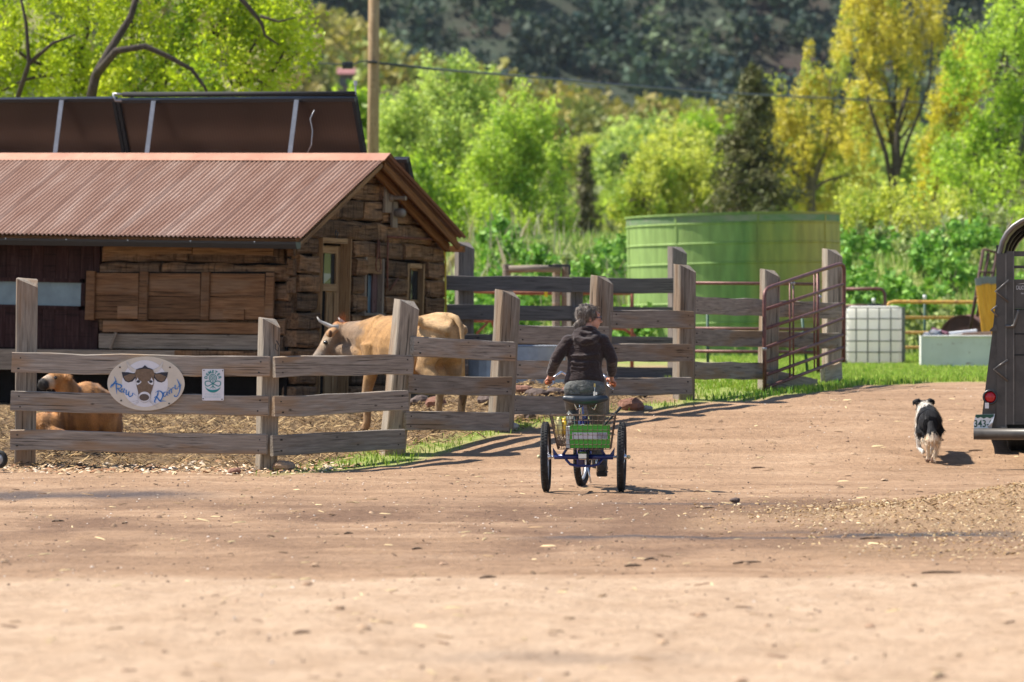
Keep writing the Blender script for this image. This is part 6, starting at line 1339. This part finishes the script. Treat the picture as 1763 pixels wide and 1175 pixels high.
hb = kthing('black_rod', 'slanting black tool handle sticking out of the basket', 'tool handle', T(1040, 760, .02)); q = MB(); q.tube([KM @ T(1030, 758, .02), KM @ T(1042, 730, .03), KM @ T(1069, 702, .05)], .011, 8); q.build('shaft', M_FOAM, hb, world=True, smooth=True); q = MB(); q.tube([KM @ T(1064, 707, .05), KM @ T(1069.5, 701, .05)], .0135, 8); q.build('end_cap', M_GUT, hb, world=True)
cb = kthing('looped_cable', 'grey cable looping up out of the basket', 'cable', T(985, 735, .05)); q = MB(); q.tube([KM @ T(px, py, d) for px, py, d in ((978, 740, .05), (976, 722, .05), (980, 712, .05), (988, 716, .06), (990, 735, .05), (1004, 731, .0), (1012, 735, 0))], .004, 5); q.build('loop', M_STEEL, cb, world=True, smooth=True)
# ================================================================ rider
per = thing('person', 'person in a dark brown hoodie and grey jeans riding the tricycle', 'person', KM)
s = NT('skin'); s.col(s.ramp(s.noise(s.co(), 18, 4), [(.3, L(.42, .20, .14)), (.7, L(.55, .30, .22))])); s.b.inputs['Subsurface Weight'].default_value = .1; s.b.inputs['Subsurface Radius'].default_value = (.01, .004, .002); M_SKIN = s.set(rough=.5)
HC = T(1016, 547, .48); fdir = Vector((.96, .26, -.05)).normalized(); hup = Vector((0, 0, 1)); hr = fdir.cross(hup).normalized(); hup = hr.cross(fdir)
Hm = Matrix((hr, fdir, hup)).transposed().to_4x4(); Hm.translation = HC     # local: x right of face, y forward, z up
def H(x, y, z): return Hm @ Vector((x, y, z))
Hrot = Hm.to_3x3()
q = MB()
q.sphere(H(0, -.012, .02), (.071, .088, .085), 16, 12, Hrot); q.sphere(H(0, .03, -.035), (.055, .055, .07), 14, 10, Hrot); q.sphere(H(0, .055, -.075), (.032, .03, .026), 10, 8, Hrot)
q.tube([H(0, .082, .015), H(0, .098, -.015), H(0, .108, -.032), H(0, .088, -.04)], [.008, .011, .014, .009], 8); q.sphere(H(0, .083, -.058), (.024, .010, .010), 8, 6, Hrot); q.sphere(H(0, .075, .035), (.05, .016, .012), 8, 6, Hrot)
for sx in (-1, 1):
    q.sphere(H(sx*.032, .066, -.012), (.022, .016, .016), 8, 6, Hrot); q.sphere(H(sx*.072, -.012, -.012), (.010, .018, .030), 8, 6, Hrot)
SHO = {-1: T(976, 588, .44), 1: T(1040, 587, .44)}; ELB = {-1: T(957, 620, .42), 1: T(1054, 620, .42)}; WRI = {-1: T(946.5, 647, .60), 1: T(1053, 648, .60)}
HIP = {-1: T(990, 674, .42), 1: T(1024, 674, .42)}; KNE = {-1: T(985, 702, .92), 1: T(1030, 735, .74)}; ANK = {-1: Vector((-.125, .57, .55)), 1: T(1028, 806, .80)}
NK = T(1010, 570, .46); q.tube([H(0, -.02, -.04), NK, T(1008, 582, .45)], [.052, .052, .07], 12)
q.tube([T(1008, 580, .45), T(1008, 605, .45), T(1007, 632, .43), T(1007, 655, .41), T(1007, 672, .41)], [(.09, .15), (.10, .15), (.09, .125), (.10, .15), (.10, .16)], 16, up=(0, 1, 0))
for sx in (-1, 1):
    q.tube([SHO[sx], ELB[sx], WRI[sx]], [.045, .034, .024], 10); q.tube([HIP[sx], KNE[sx], ANK[sx]], [.075, .05, .035], 12); ped = CR if sx > 0 else CLp; q.tube([ANK[sx], Vector((ped.x+sx*.045, ANK[sx].y, ped.z+.12)), Vector((ped.x+sx*.045, ped.y-.03, ped.z+.06)), Vector((ped.x+sx*.045, ped.y+.10, ped.z+.05))], [.032, .03, .028, .02], 10)
    # hand wrapped round the grip
    g1 = T(941 if sx < 0 else 1058, 660 if sx < 0 else 664, .60); g0 = T(953 if sx < 0 else 1046, 651 if sx < 0 else 653, .74); ax = (g0-g1).normalized(); pc = g1.lerp(g0, .42)
    up_ = (Vector((0, 0, 1))-ax*ax.z).normalized(); out = ax.cross(up_); out = out if out.x*sx > 0 else -out
    palm = pc+up_*.028-out*.004; q.sphere(palm, (.036, .030, .018), 10, 8, frame_between((0, 0, 0), ax, up_).to_3x3()); q.tube([WRI[sx], palm], [.024, .027], 10, ell=.8)
    for k in range(4):
        bp = pc+ax*(.033-.022*k); rr = .026; ln_ = (1.0, 1.1, 1.05, .85)[k]
        q.tube([bp+up_*(rr*math.sin(t))+out*(rr*math.cos(t)) for t in np.linspace(R(95), R(95-215*ln_), 8)], [.0105, .0105, .010, .010, .0095, .009, .0085, .007], 8)
    q.tube([palm+ax*.03-out*.012, pc+ax*.05-out*.026+up_*.008, pc+ax*.048-out*.022-up_*.016], [.012, .010, .008], 8)
me = blob(q, .0065, 3, .4); body = link('body', me, M_SKIN, per)
# hair: short grey, flowing over the crown to the nape
q = MB(); q.sphere(H(0, -.034, .03), (.082, .086, .086), 18, 12, Hrot); q.sphere(H(0, -.07, -.035), (.068, .046, .066), 14, 10, Hrot); q.sphere(H(0, .018, .078), (.056, .045, .028), 14, 8, Hrot); q.tube([H(0, -.075, -.04), H(0, -.075, -.09), H(0, -.07, -.125)], [(.05, .055), (.042, .05), (.014, .025)], 10)
for sx in (-1, 1): q.sphere(H(sx*.062, .0, .035), (.018, .04, .042), 10, 8, Hrot); q.tube([H(sx*.072, .012, .02), H(sx*.074, .012, -.012)], [.010, .005], 7)
me = blob(q, .008, 3, .4)
s = NT('grey_hair'); tc = s.n('TexCoord'); f_ = s.noise(s.co((70, 70, 9)), 1.4, 4, .6); s.col(s.ramp(f_, [(.3, L(.06, .046, .036)), (.5, L(.17, .135, .11)), (.68, L(.46, .40, .34))])); s.bump(f_, .8, .006); M_HAIR = s.set(rough=.5, spec=.4)
hair = link('hair', me, M_HAIR, per)
g = np.random.default_rng(8); V = covert(me); Nn = nonormals(me); ii = g.choice(len(V), 1600); q = MB(); HV = []; HF = []
for i in ii:
    p = Vector(V[i]); n_ = Vector(Nn[i]); d = Vector((0, 0, -1))-fdir*.35+Vector(g.normal(size=3)*.25); d = (d-n_*d.dot(n_)).normalized(); b_ = d.cross(n_)*.0018; l_ = .045+.035*g.random(); k = len(HV)
    HV += [tuple(p+n_*.002-b_), tuple(p+n_*.002+b_), tuple(p+d*l_*.6+n_*.006+b_), tuple(p+d*l_+n_*.003)]; HF.append((k, k+1, k+2, k+3))
q.add(HV, HF); q.build('hair_strands', M_HAIR, hair)
# glasses
q = MB()
for sx in (-1, 1): q.tube([H(sx*.078, -.012, .002), H(sx*.072, .05, .004), H(sx*.062, .092, .0)], .0032, 6); q.tube([H(sx*.036+.029*math.cos(a), .098-.012*abs(math.cos(a)) if sx*math.cos(a) > 0 else .100, -.004+.019*math.sin(a)) for a in np.linspace(0, 6.283, 14, endpoint=False)], .0032, 6, closed=True)
q.tube([H(-.008, .101, .002), H(.008, .101, .002)], .003, 6); gl = q.build('glasses', m_plain('glasses_navy', L(.012, .014, .03), .3), per, smooth=True)
# hoodie
s = NT('hoodie_fleece'); f_ = s.noise(s.co(), 60, 4, .7); fw_ = s.noise(s.co((3, 3, 9)), 2.2, 3, .5, 1.0); s.col(s.ramp(f_, [(.3, L(.022, .0135, .0135)), (.7, L(.042, .027, .026))])); s.bump(s.math('ADD', fw_, s.math('MULTIPLY', f_, .12)), .7, .03); s.b.inputs['Sheen Weight'].default_value = .25; M_HOOD = s.set(rough=.9, spec=.15)
q = MB()
q.tube([T(1009, 572, .45), T(1008, 581, .45), T(1008, 592, .45), T(1007.5, 606, .45), T(1007, 622, .44), T(1006.5, 634, .43), T(1006.5, 646, .42), T(1006.5, 655, .415), T(1006.5, 661, .41)],
       [(.065, .075), (.095, .13), (.115, .168), (.12, .170), (.115, .158), (.112, .155), (.12, .170), (.125, .186), (.118, .183)], 20, up=(0, 1, 0))
for sx in (-1, 1):
    q.sphere(SHO[sx]+Vector((-sx*.015, 0, .0)), (.068, .072, .062), 12, 8)
    q.tube([SHO[sx]+Vector((-sx*.03, 0, .012)), SHO[sx].lerp(ELB[sx], .5), ELB[sx], ELB[sx].lerp(WRI[sx], .5), ELB[sx].lerp(WRI[sx], .82), ELB[sx].lerp(WRI[sx], .9)], [.064, .060, .055, .048, .043, .036], 12)
    for t in (.3, .55, .8): c_ = ELB[sx].lerp(WRI[sx], t-.1); q.sphere(c_+Vector((-sx*.01, -.022, 0)), (.034, .026, .014), 8, 6)
# hood lying on the back
q.tube([T(990, 573, .43), T(993, 583, .37), T(1004, 589, .335), T(1018, 587, .34), T(1029, 580, .39), T(1030, 572, .43)], [.026, .034, .038, .036, .032, .024], 10); q.tube([T(993, 569, .43), T(1000, 575, .38), T(1014, 578, .375), T(1027, 572, .42)], [.028, .034, .034, .026], 10); q.tube([T(998, 566, .44), T(1003, 566, .40), T(1018, 566, .40), T(1026, 567, .45)], [.022, .026, .026, .020], 10)
for py, a_ in ((640, .3), (632, -.2), (625, .25), (612, -.3)): q.tube([T(982, py-3*a_, .35), T(1006, py+2, .315), T(1032, py+6*a_, .36)], [.012, .018, .012], 8)
me = blob(q, .0095, 4, .5); link('hoodie', me, M_HOOD, per)
# jeans
s = NT('jeans_grey'); f_ = s.noise(s.co(), 90, 3, .7); fw_ = s.noise(s.co((4, 4, 8)), 2.6, 3, .5, 1.2); s.col(s.mix(1, s.ramp(f_, [(.3, L(.08, .08, .075)), (.7, L(.15, .15, .14))]), s.ramp(fw_, [(.35, L(.8)), (.65, L(1.15))]), 'MULTIPLY')); s.bump(s.math('ADD', fw_, s.math('MULTIPLY', f_, .1)), .6, .02); M_JEAN = s.set(rough=.85, spec=.2)
q = MB(); q.tube([T(1006.5, 652, .42), T(1006.5, 660, .41), T(1006.5, 672, .40), T(1006.5, 684, .41)], [(.10, .165), (.125, .178), (.135, .188), (.11, .17)], 18, up=(0, 1, 0))
for sx in (-1, 1):
    q.sphere(T(1006.5+sx*18, 671, .36), (.098, .085, .085), 12, 9); q.tube([HIP[sx], HIP[sx].lerp(KNE[sx], .5), KNE[sx], KNE[sx].lerp(ANK[sx], .4), ANK[sx]], [.098, .085, .066, .060, .052], 14); q.sphere(KNE[sx], .066, 10, 8)
me = blob(q, .010, 4, .5); jn = link('jeans', me, M_JEAN, per)
for sx in (-1, 1):
    c_ = T(1006.5+sx*17, 671, .27); q = MB(); q.bbox((-.045, 0, -.045), (.045, .006, .04), .004); q.v = [tuple(Vector((p[0], p[1]+abs(p[0])*.25-.005+ (.012 if p[2] > 0 else 0), p[2]))+c_) for p in q.v]; q.build('back_pocket', M_JEAN, jn)
kp = T(1024, 661, .27); q = MB(); q.tube([kp, kp+Vector((0, -.012, -.03))], .008, 7); k1 = q.build('key_clip', m_plain('brass', L(.6, .4, .12), .3, .8), per); q = MB(); q.tube([kp+Vector((0, -.012, -.03)), kp+Vector((.0, -.014, -.075))], .003, 5); q.box(kp+Vector((-.012, -.018, -.11)), kp+Vector((.004, -.014, -.07))); q.box(kp+Vector((.006, -.02, -.10)), kp+Vector((.022, -.016, -.075))); q.build('keys', M_CHR, k1)
# boots
M_BOOT = m_noise('boot_leather', L(.035, .028, .022), L(.07, .056, .045), 20, .6, .3, .004, rnd=0); M_SOLE = m_plain('boot_sole', L(.02, .017, .015), .8)
for sx in (-1, 1):
    A = ANK[sx]; ped = CR if sx > 0 else CLp; px_ = ped.x+sx*.045; fz_ = ped.z+.02; q = MB(); q.tube([A+Vector((0, 0, .05)), Vector((px_, A.y, fz_+.12)), Vector((px_, ped.y-.07, fz_+.07))], [.055, .05, .05], 12); q.tube([Vector((px_, ped.y-.10, fz_+.045)), Vector((px_, ped.y, fz_+.05)), Vector((px_, ped.y+.10, fz_+.035)), Vector((px_, ped.y+.15, fz_+.03))], [(.042, .042), (.045, .048), (.035, .05), (.025, .035)], 12)
    me = blob(q, .009, 4); bo = link('boot', me, M_BOOT, per); q = MB(); q.bbox((-.13, -.046, 0), (.155, .046, .02), .008, .0, 1, Matrix.Translation((px_, ped.y, ped.z+.012)) @ Matrix.Rotation(R(90), 4, 'Z')); q.build('sole', M_SOLE, bo); q = MB(); q.bbox((-.04, -.044, 0), (.04, .044, .03), .006, .0, 1, Matrix.Translation((px_, ped.y-.09, ped.z-.012)) @ Matrix.Rotation(R(90), 4, 'Z')); q.build('heel', M_SOLE, bo)
# ================================================================ animals
def colour(me, fn):
    V = covert(me); c = fn(V); attr(me, 'col', np.concatenate([c, np.ones((len(c), 1))], 1), 'FLOAT_COLOR'); return c
s = NT('fur'); f_ = s.noise(s.co((1, 1, 1)), 55, 4, .7); f2_ = s.noise(s.co((1, 1, 1)), 6, 5, .6); c_ = s.mix(1, s.attr('col', 'Color'), s.ramp(f_, [(.3, L(.8)), (.7, L(1.15))]), 'MULTIPLY'); s.col(s.mix(1, c_, s.ramp(f2_, [(.3, L(.82)), (.7, L(1.12))]), 'MULTIPLY')); s.bump(f_, .35, .008); s.b.inputs['Sheen Weight'].default_value = .15; M_FUR = s.set(rough=.75, spec=.2)
s = NT('fur_strand'); s.col(s.attr('col', 'Color')); M_FURS = s.set(rough=.6, spec=.25)
def fur(parent, me, col, n, ln, wd, dirv, seed, lift=.35, lenfn=None):
    g = np.random.default_rng(seed); V = covert(me); N = nonormals(me); i = g.choice(len(V), n); p = V[i]; nn = N[i]
    d = np.array(dirv)[None]+g.normal(size=(n, 3))*.3; d -= nn*np.sum(d*nn, 1, keepdims=True)*.9; d /= np.linalg.norm(d, axis=1, keepdims=True); d = d+nn*lift; b = np.cross(d, nn); b /= np.linalg.norm(b, axis=1, keepdims=True)+1e-9
    l = (ln*(.5+g.random(n)))[:, None]
    if lenfn is not None: l = l*lenfn(p)[:, None]
    A = np.stack([p-b*wd, p+b*wd, p+d*l], 1).reshape(-1, 3); m = np_mesh('fur', A, [np.arange(3*n).reshape(n, 3)]); cc = col[i]*(.7+.6*g.random((n, 1))); attr(m, 'col', np.repeat(np.concatenate([cc, np.ones((n, 1))], 1), 3, 0), 'FLOAT_COLOR')
    o = link('fur', m, M_FURS, parent); setprops(o, kind='stuff'); return o
# ---- dog
dgp = ray_ground(1601, 796); DGM = Matrix.Translation((dgp[0], dgp[1], float(gz0(*dgp)))) @ Matrix.Rotation(R(6), 4, 'Z'); DGI = DGM.inverted()
def DP(px, py, d): return DGI @ P(px, py, dgp[1]+d)
dog = thing('dog', 'black and white sheepdog walking away along the dirt road', 'dog', DGM)
RH, RS = DP(1601, 727, .06), DP(1597, 722, .48)
q = MB(); q.tube([DP(1602, 730, -.04), RH, DP(1600, 727, .25), RS, DP(1594, 718, .58)], [(.08, .075), (.125, .118), (.115, .115), (.135, .125), (.10, .10)], 16, up=(0, 0, 1))
q.tube([RS+Vector((0, .04, .05)), DP(1593, 706, .68), DP(1591, 702, .76)], [.105, .085, .07], 12); hd = DP(1590.5, 700.5, .82); q.sphere(hd, (.078, .085, .068), 12, 9); q.tube([hd+Vector((-.01, .05, -.015)), hd+Vector((-.03, .15, -.04))], [.045, .028], 10)
for sx, ex in ((-1, 1578), (1, 1604)): e = DP(ex, 698, .80); q.tube([hd+Vector((sx*.04, -.005, .025)), hd+Vector((sx*.068, -.01, .066)), hd+Vector((sx*.098, .005, .052)), hd+Vector((sx*.108, .01, .018))], [.036, .030, .024, .010], 8)
# hind legs (thigh, knee high, hock back, shank), fore legs
for sx, fpx, fpy, dz in ((-1, 1597.5, 795, 0), (1, 1606.5, 794, .0)):
    f_ = DP(fpx, fpy, -.02 if sx < 0 else -.10); hpx = DP(1590 if sx < 0 else 1613, 738, .05)
    q.tube([hpx, Vector((hpx.x*.9+f_.x*.1, .12, .27)), Vector((hpx.x*.45+f_.x*.55, f_.y-.06, .165)), Vector((f_.x, f_.y-.02, .05)), Vector((f_.x, f_.y+.02, .022))], [.085, .06, .027, .022, .026], 10); q.tube([Vector((f_.x, f_.y-.01, .02)), Vector((f_.x, f_.y+.055, .018))], [.026, .022], 8)
fl = DP(1589, 781, .40); q.tube([RS+Vector((-.07, .02, -.06)), DP(1582, 752, .48), DP(1582, 772, .50), fl+Vector((0, 0, .02)), fl], [.06, .036, .026, .022, .026], 10); fr_ = RS+Vector((.07, .06, -.06)); q.tube([fr_, fr_+Vector((0, -.02, -.18)), Vector((fr_.x-.01, fr_.y+.05, .03)), Vector((fr_.x-.01, fr_.y+.09, .02))], [.055, .034, .024, .024], 10)
tl_ = [DP(1602, 727, -.09), DP(1603, 738, -.15), DP(1604.5, 748, -.19), DP(1605, 757, -.20), DP(1605, 765, -.19)]; q.tube(tl_, [.03, .036, .058, .074, .035], 12)
me = blob(q, .012, 4, .5)
tipz = DP(0, 746, -.17).z
def dogcol(V):
    nz = fbm(V[:, 0]*38+9, V[:, 2]*38+V[:, 1]*20, 3)-.5; x, y, z = (V+np.stack([nz*.05, nz*.09, nz*.09], 1)).T; c = np.tile(np.array([.012, .0115, .013]), (len(V), 1)); W = np.array([.72, .67, .60]); Cm = np.array([.66, .54, .40])
    k = (y > .50) & (y < .77) & (z > .2); k &= ~((x > hd.x+.05) & (z > hd.z-.06)); c[k] = W
    k = (y > .40) & (y <= .50) & (x < RS.x-.085); c[k] = W
    k = (z < DP(0, 744, .4).z) & (y > .28); c[k] = W
    k = (z < .225) & (y < .3); c[k] = Cm
    k = (y >= .72) & (np.abs(x-hd.x) > .022); c[k] = [.012, .0115, .013]
    k = (y < -.09) & (z < tipz) & (z > DP(0, 770, -.2).z); c[k] = Cm*1.15
    k = (z < .035); c[k] = [.25, .15, .10]
    return c
cc = colour(me, dogcol); dogb = link('body', me, M_FUR, dog)
fur(dog, me, cc, 9000, .045, .0022, (0, -.5, -.8), 21, .3, lambda p: np.where(p[:, 2] < .2, np.where(p[:, 1] < -.12, 1.2, .3), np.where(p[:, 1] > .75, .35, 1.0)))
# ---- standing cow
CWc = Vector((-1.09, 41.5, 0)); hdg = Vector((-.65, .76, 0)).normalized(); rgt = Vector((hdg.y, -hdg.x, 0))
cz = .335; CWM = Matrix((rgt, hdg, (0, 0, 1))).transposed().to_4x4(); CWM.translation = (CWc.x, CWc.y, cz); CWI = CWM.inverted()
def CP(px, py, Y): return CWI @ P(px, py, Y)
cow = thing('cow', 'golden tan horned cow standing behind the fence with lowered head', 'cow', CWM)
q = MB()
q.tube([(0, -.76, 1.10), (0, -.62, 1.06), (0, -.42, 1.01), (0, -.1, .93), (0, .2, .93), (0, .48, .97), (0, .66, 1.0)], [(.13, .09), (.21, .17), (.26, .23), (.33, .29), (.34, .28), (.31, .22), (.22, .15)], 20, up=(0, 0, 1))
q.tube([(0, .55, 1.22), (0, .3, 1.235), (0, -.1, 1.225), (0, -.45, 1.27), (0, -.64, 1.26), (0, -.73, 1.19)], [.055, .05, .045, .05, .055, .045], 10)
for sx in (-1, 1):
    q.sphere((sx*.235, -.40, 1.225), (.055, .075, .055), 10, 8); q.sphere((sx*.115, -.745, 1.12), (.05, .05, .055), 10, 8); q.tube([(sx*.2, -.42, 1.2), (sx*.12, -.74, 1.13)], .05, 8)
    q.tube([(sx*.15, -.58, 1.0), (sx*.19, -.46, .72), (sx*.165, -.70, .50), (sx*.16, -.66, .30), (sx*.16, -.64, .13), (sx*.16, -.60, .02)], [(.19, .12), (.13, .09), (.06, .05), (.043, .04), (.043, .043), (.055, .055)], 12, up=(0, 1, 0))
    fy = .62 if sx < 0 else .50
    q.tube([(sx*.17, .48, .98), (sx*.17, .47, .70), (sx*.155, fy-.03, .40), (sx*.15, fy-.05, .14), (sx*.15, fy, .03)], [(.16, .10), (.095, .075), (.056, .052), (.042, .042), (.055, .055)], 12, up=(0, 1, 0))
q.sphere((0, -.40, .62), (.15, .17, .13), 12, 9)
poll = CP(590, 562, 42.35); muz = CP(546, 622, 42.15); jaw = CP(575, 597, 42.25)
q.tube([(0, .52, 1.02), Vector((0, .52, 1.0)).lerp(poll, .5)+Vector((0, 0, -.05)), poll+Vector((0, 0, -.08))], [(.28, .19), (.20, .13), (.13, .10)], 16, up=(0, 0, 1)); q.tube([(0, .55, .82), Vector((0, .5, .8)).lerp(jaw, .55)+Vector((0, 0, -.02)), jaw+Vector((0, 0, -.04))], [.13, .10, .08], 12)
q.tube([poll+Vector((0, 0, -.02)), poll.lerp(muz, .35), poll.lerp(muz, .7), muz], [.115, .115, .085, .078], 14); q.tube([poll.lerp(muz, .1)+Vector((0, -.02, -.10)), jaw+Vector((0, 0, -.05)), muz+Vector((0, 0, -.03))], [.08, .07, .05], 12)
q.sphere(poll.lerp(muz, .25)+Vector((0, -.0, -.03)), (.12, .12, .10), 10, 8)
ear2 = CP(604, 574, 42.6); q.tube([poll+Vector((.05, .04, -.05)), ear2], [(.03, .02), (.03, .015)], 8)
me = blob(q, .015, 4, .5)
hxy = (poll+muz)/2
def cowcol(V):
    x, y, z = V.T; tan = np.array([.42, .225, .08]); cream = np.array([.54, .37, .20]); fawn = np.array([.27, .18, .115]); dk = np.array([.10, .06, .035]); c = np.tile(tan, (len(V), 1))
    n = fbm(x*6+y*5+9, z*6, 3)[:, None]
    nb2 = (fbm(x*8+4, z*7+y*5, 4)-.5)*.8; k = sstep(-.1, -.55, y+nb2)[:, None]*.6; c = c*(1-k)+cream*k  # cream over the hindquarters puts their sunlit look into the coat colour
    nb = (fbm(x*11+y*9+2, z*10, 4)-.5)*.5; k = (sstep(.60, .86, y+nb+np.clip(-x-.1, 0, 1)*.5)*sstep(.6, .8, z))[:, None]*.9; c = c*(1-k)+fawn*k
    k = sstep(.62, .45, z)[:, None]*.5; c = c*(1-k)+np.array([.36, .24, .14])*k
    k = (sstep(.16, .10, np.linalg.norm(V-np.array(muz), axis=1)))[:, None]; c = c*(1-k)+np.array([.26, .2, .15])*k
    k = sstep(.06, .035, z)[:, None]; c = c*(1-k)+dk*k
    k = sstep(.14, .07, np.linalg.norm(V-np.array(poll+Vector((0, 0, .06))), axis=1))[:, None]; c = c*(1-k)+np.array([.55, .20, .035])*k
    k = (sstep(.11, .05, np.linalg.norm(V-np.array(CP(561, 588, 42.15)), axis=1)))[:, None]*.7; c = c*(1-k)+np.array([.4, .3, .2])*k
    k = (sstep(.13, .06, np.linalg.norm(V-np.array(CP(574, 596, 42.15)), axis=1)))[:, None]*.5; c = c*(1-k)+np.array([.16, .11, .075])*k
    st = (sstep(.52, .66, fbm(x*9+3, z*7+y*6, 3))*sstep(-.45, -.75, y)*sstep(1.25, 1.0, z))[:, None]*.6; c = c*(1-st)+np.array([.18, .12, .07])*st
    n3 = fbm(x*30+y*22, z*9+y*7, 3)[:, None]; return c*(.8+.3*n)*(.72+.5*n3)
cc = colour(me, cowcol); link('body', me, M_FUR, cow)
fur(cow, me, cc, 14000, .024, .0018, (0, -.6, -.7), 22, .35)
q = MB(); q.tube([(0, -.66, 1.27), (0, -.76, 1.25), (.01, -.835, 1.16), (.02, -.85, .98), (.03, -.845, .75), (.03, -.84, .6)], [.04, .036, .028, .02, .017, .02], 10); tlo = q.build('tail', m_noise('tail_tan', L(.34, .2, .09), L(.5, .33, .17), 14, .8, .3, .004), cow, smooth=True); q = MB(); q.tube([(.03, -.84, .64), (.03, -.845, .5), (.03, -.84, .4), (.03, -.83, .32)], [.018, .04, .036, .008], 9); q.build('tail_tuft', m_noise('tail_dark', L(.06, .04, .025), L(.16, .1, .06), 20, .9, .5, .006), tlo, smooth=True)
M_HORN = m_noise('horn', L(.32, .29, .25), L(.52, .49, .44), 12, .4, .1, rnd=0); M_HORNT = m_plain('horn_dark', L(.06, .055, .05), .4)
for pts, yy in ((((583, 564), (572, 564), (560, 558), (550, 553), (546, 546)), 42.1), (((592, 564), (594, 561), (590, 555), (585, 551), (583, 547)), 42.55)):
    pp_ = [CP(a_, b_, yy+.02) for a_, b_ in pts]; q = MB(); q.tube(pp_, [.030, .026, .02, .013, .005], 10); q.build('horn', M_HORN, cow, smooth=True)
q = MB(); q.sphere(CP(560.5, 590, 42.13), (.026, .03, .024), 10, 8); q.build('eye', m_plain('eye_dark', L(.008), .1, spec=.8), cow, smooth=True)
eb, et, em = CP(580, 568, 42.2), CP(567, 581, 42.0), CP(570, 570, 42.03); q = MB()
q.tube([eb, eb.lerp(em, .6), em.lerp(et, .35), em.lerp(et, .75), et], [(.02, .022), (.035, .05), (.03, .058), (.022, .045), (.006, .012)], 12); ero = q.build('ear', m_plain('ear_tan', L(.36, .19, .08), .8), cow, smooth=True)
q = MB(); q.sphere(em.lerp(et, .45)+(CP(570, 575, 41.97)-CP(570, 575, 42.0)), (.022, .022, .04), 10, 7); q.build('ear_inside', m_plain('ear_dark', L(.10, .045, .02), .9), ero, smooth=True)
g = np.random.default_rng(31); q = MB(); HV = []; HF = []
for i in range(260):
    b_ = poll+Vector(g.normal(size=3)*.035)+Vector((0, 0, .05)); d = Vector((g.normal()*.5, g.normal()*.5, .9)).normalized()*(.04+.04*g.random()); w_ = Vector((.003, .003, 0)); k = len(HV); HV += [tuple(b_-w_), tuple(b_+w_), tuple(b_+d)]; HF.append((k, k+1, k+2))
q.add(HV, HF); q.build('forelock', m_plain('forelock_orange', L(.55, .2, .035), .7), cow)
# ---- resting heifer
LY = 39.7; lx = P(140, 0, LY).x; lz = float(gz0(lx, LY)); LM = Matrix.Translation((lx, LY, lz)); LI = LM.inverted()
def LP(px, py, Y): return LI @ P(px, py, Y)
hef = thing('cow', 'reddish brown young cow lying in straw behind the signed fence panel', 'cow', LM); q = MB()
q.tube([LP(95, 722, 39.5), LP(120, 708, 39.6), LP(150, 702, 39.8), LP(178, 712, 40.0), LP(196, 726, 40.1)], [(.16, .15), (.25, .2), (.28, .22), (.24, .2), (.12, .13)], 16, up=(0, 0, 1)); q.sphere(LP(75, 735, 39.4), (.2, .16, .15), 12, 9); q.sphere(LP(188, 735, 39.95), (.15, .17, .17), 12, 9)
q.tube([LP(125, 690, 39.6), LP(118, 675, 39.5), LP(105, 655, 39.45)], [(.17, .12), (.15, .10), (.11, .09)], 12); q.tube([LP(108, 652, 39.45), LP(92, 655, 39.4), LP(78, 660, 39.35), LP(70, 665, 39.3)], [.10, .09, .068, .06], 12); q.tube([LP(108, 648, 39.42), LP(119, 648, 39.35), LP(125, 655, 39.3)], [(.03, .02), (.055, .025), (.02, .01)], 10); q.tube([LP(95, 640, 39.5), LP(86, 640, 39.55)], [(.03, .02), (.03, .015)], 8)
q.tube([LP(150, 668, 39.8), LP(165, 668, 39.9), LP(172, 680, 40.0)], [.05, .06, .05], 8); q.tube([LP(80, 742, 39.3), LP(115, 750, 39.2), LP(140, 750, 39.2)], [.07, .05, .04], 8)
me = blob(q, .018, 6, .5)
mzl = np.array(LP(71, 664, 39.3))
def hefcol(V):
    x, y, z = V.T; n = fbm(x*14+2, z*4+y*3, 3)[:, None]; c = np.array([.42, .19, .06])*(.55+.9*n); k = sstep(.48, .62, fbm(x*16, z*3+4, 3))[:, None]*.55; c = c*(1-k)+np.array([.09, .045, .025])*k
    k = sstep(.10, .07, np.linalg.norm(V-mzl, axis=1))[:, None]; c = c*(1-k)+np.array([.03, .025, .022])*k; k = (sstep(.16, .12, np.linalg.norm(V-mzl, axis=1))[:, None]-k)*.8; c = c*(1-k)+np.array([.5, .4, .3])*k
    return c
cc = colour(me, hefcol); link('body', me, M_FUR, hef); fur(hef, me, cc, 9000, .028, .002, (.3, 0, -.8), 23, .35)
q = MB(); q.sphere(LP(95, 651, 39.33), .02, 8, 6); q.build('eye', bpy.data.materials['eye_dark'], hef, smooth=True)
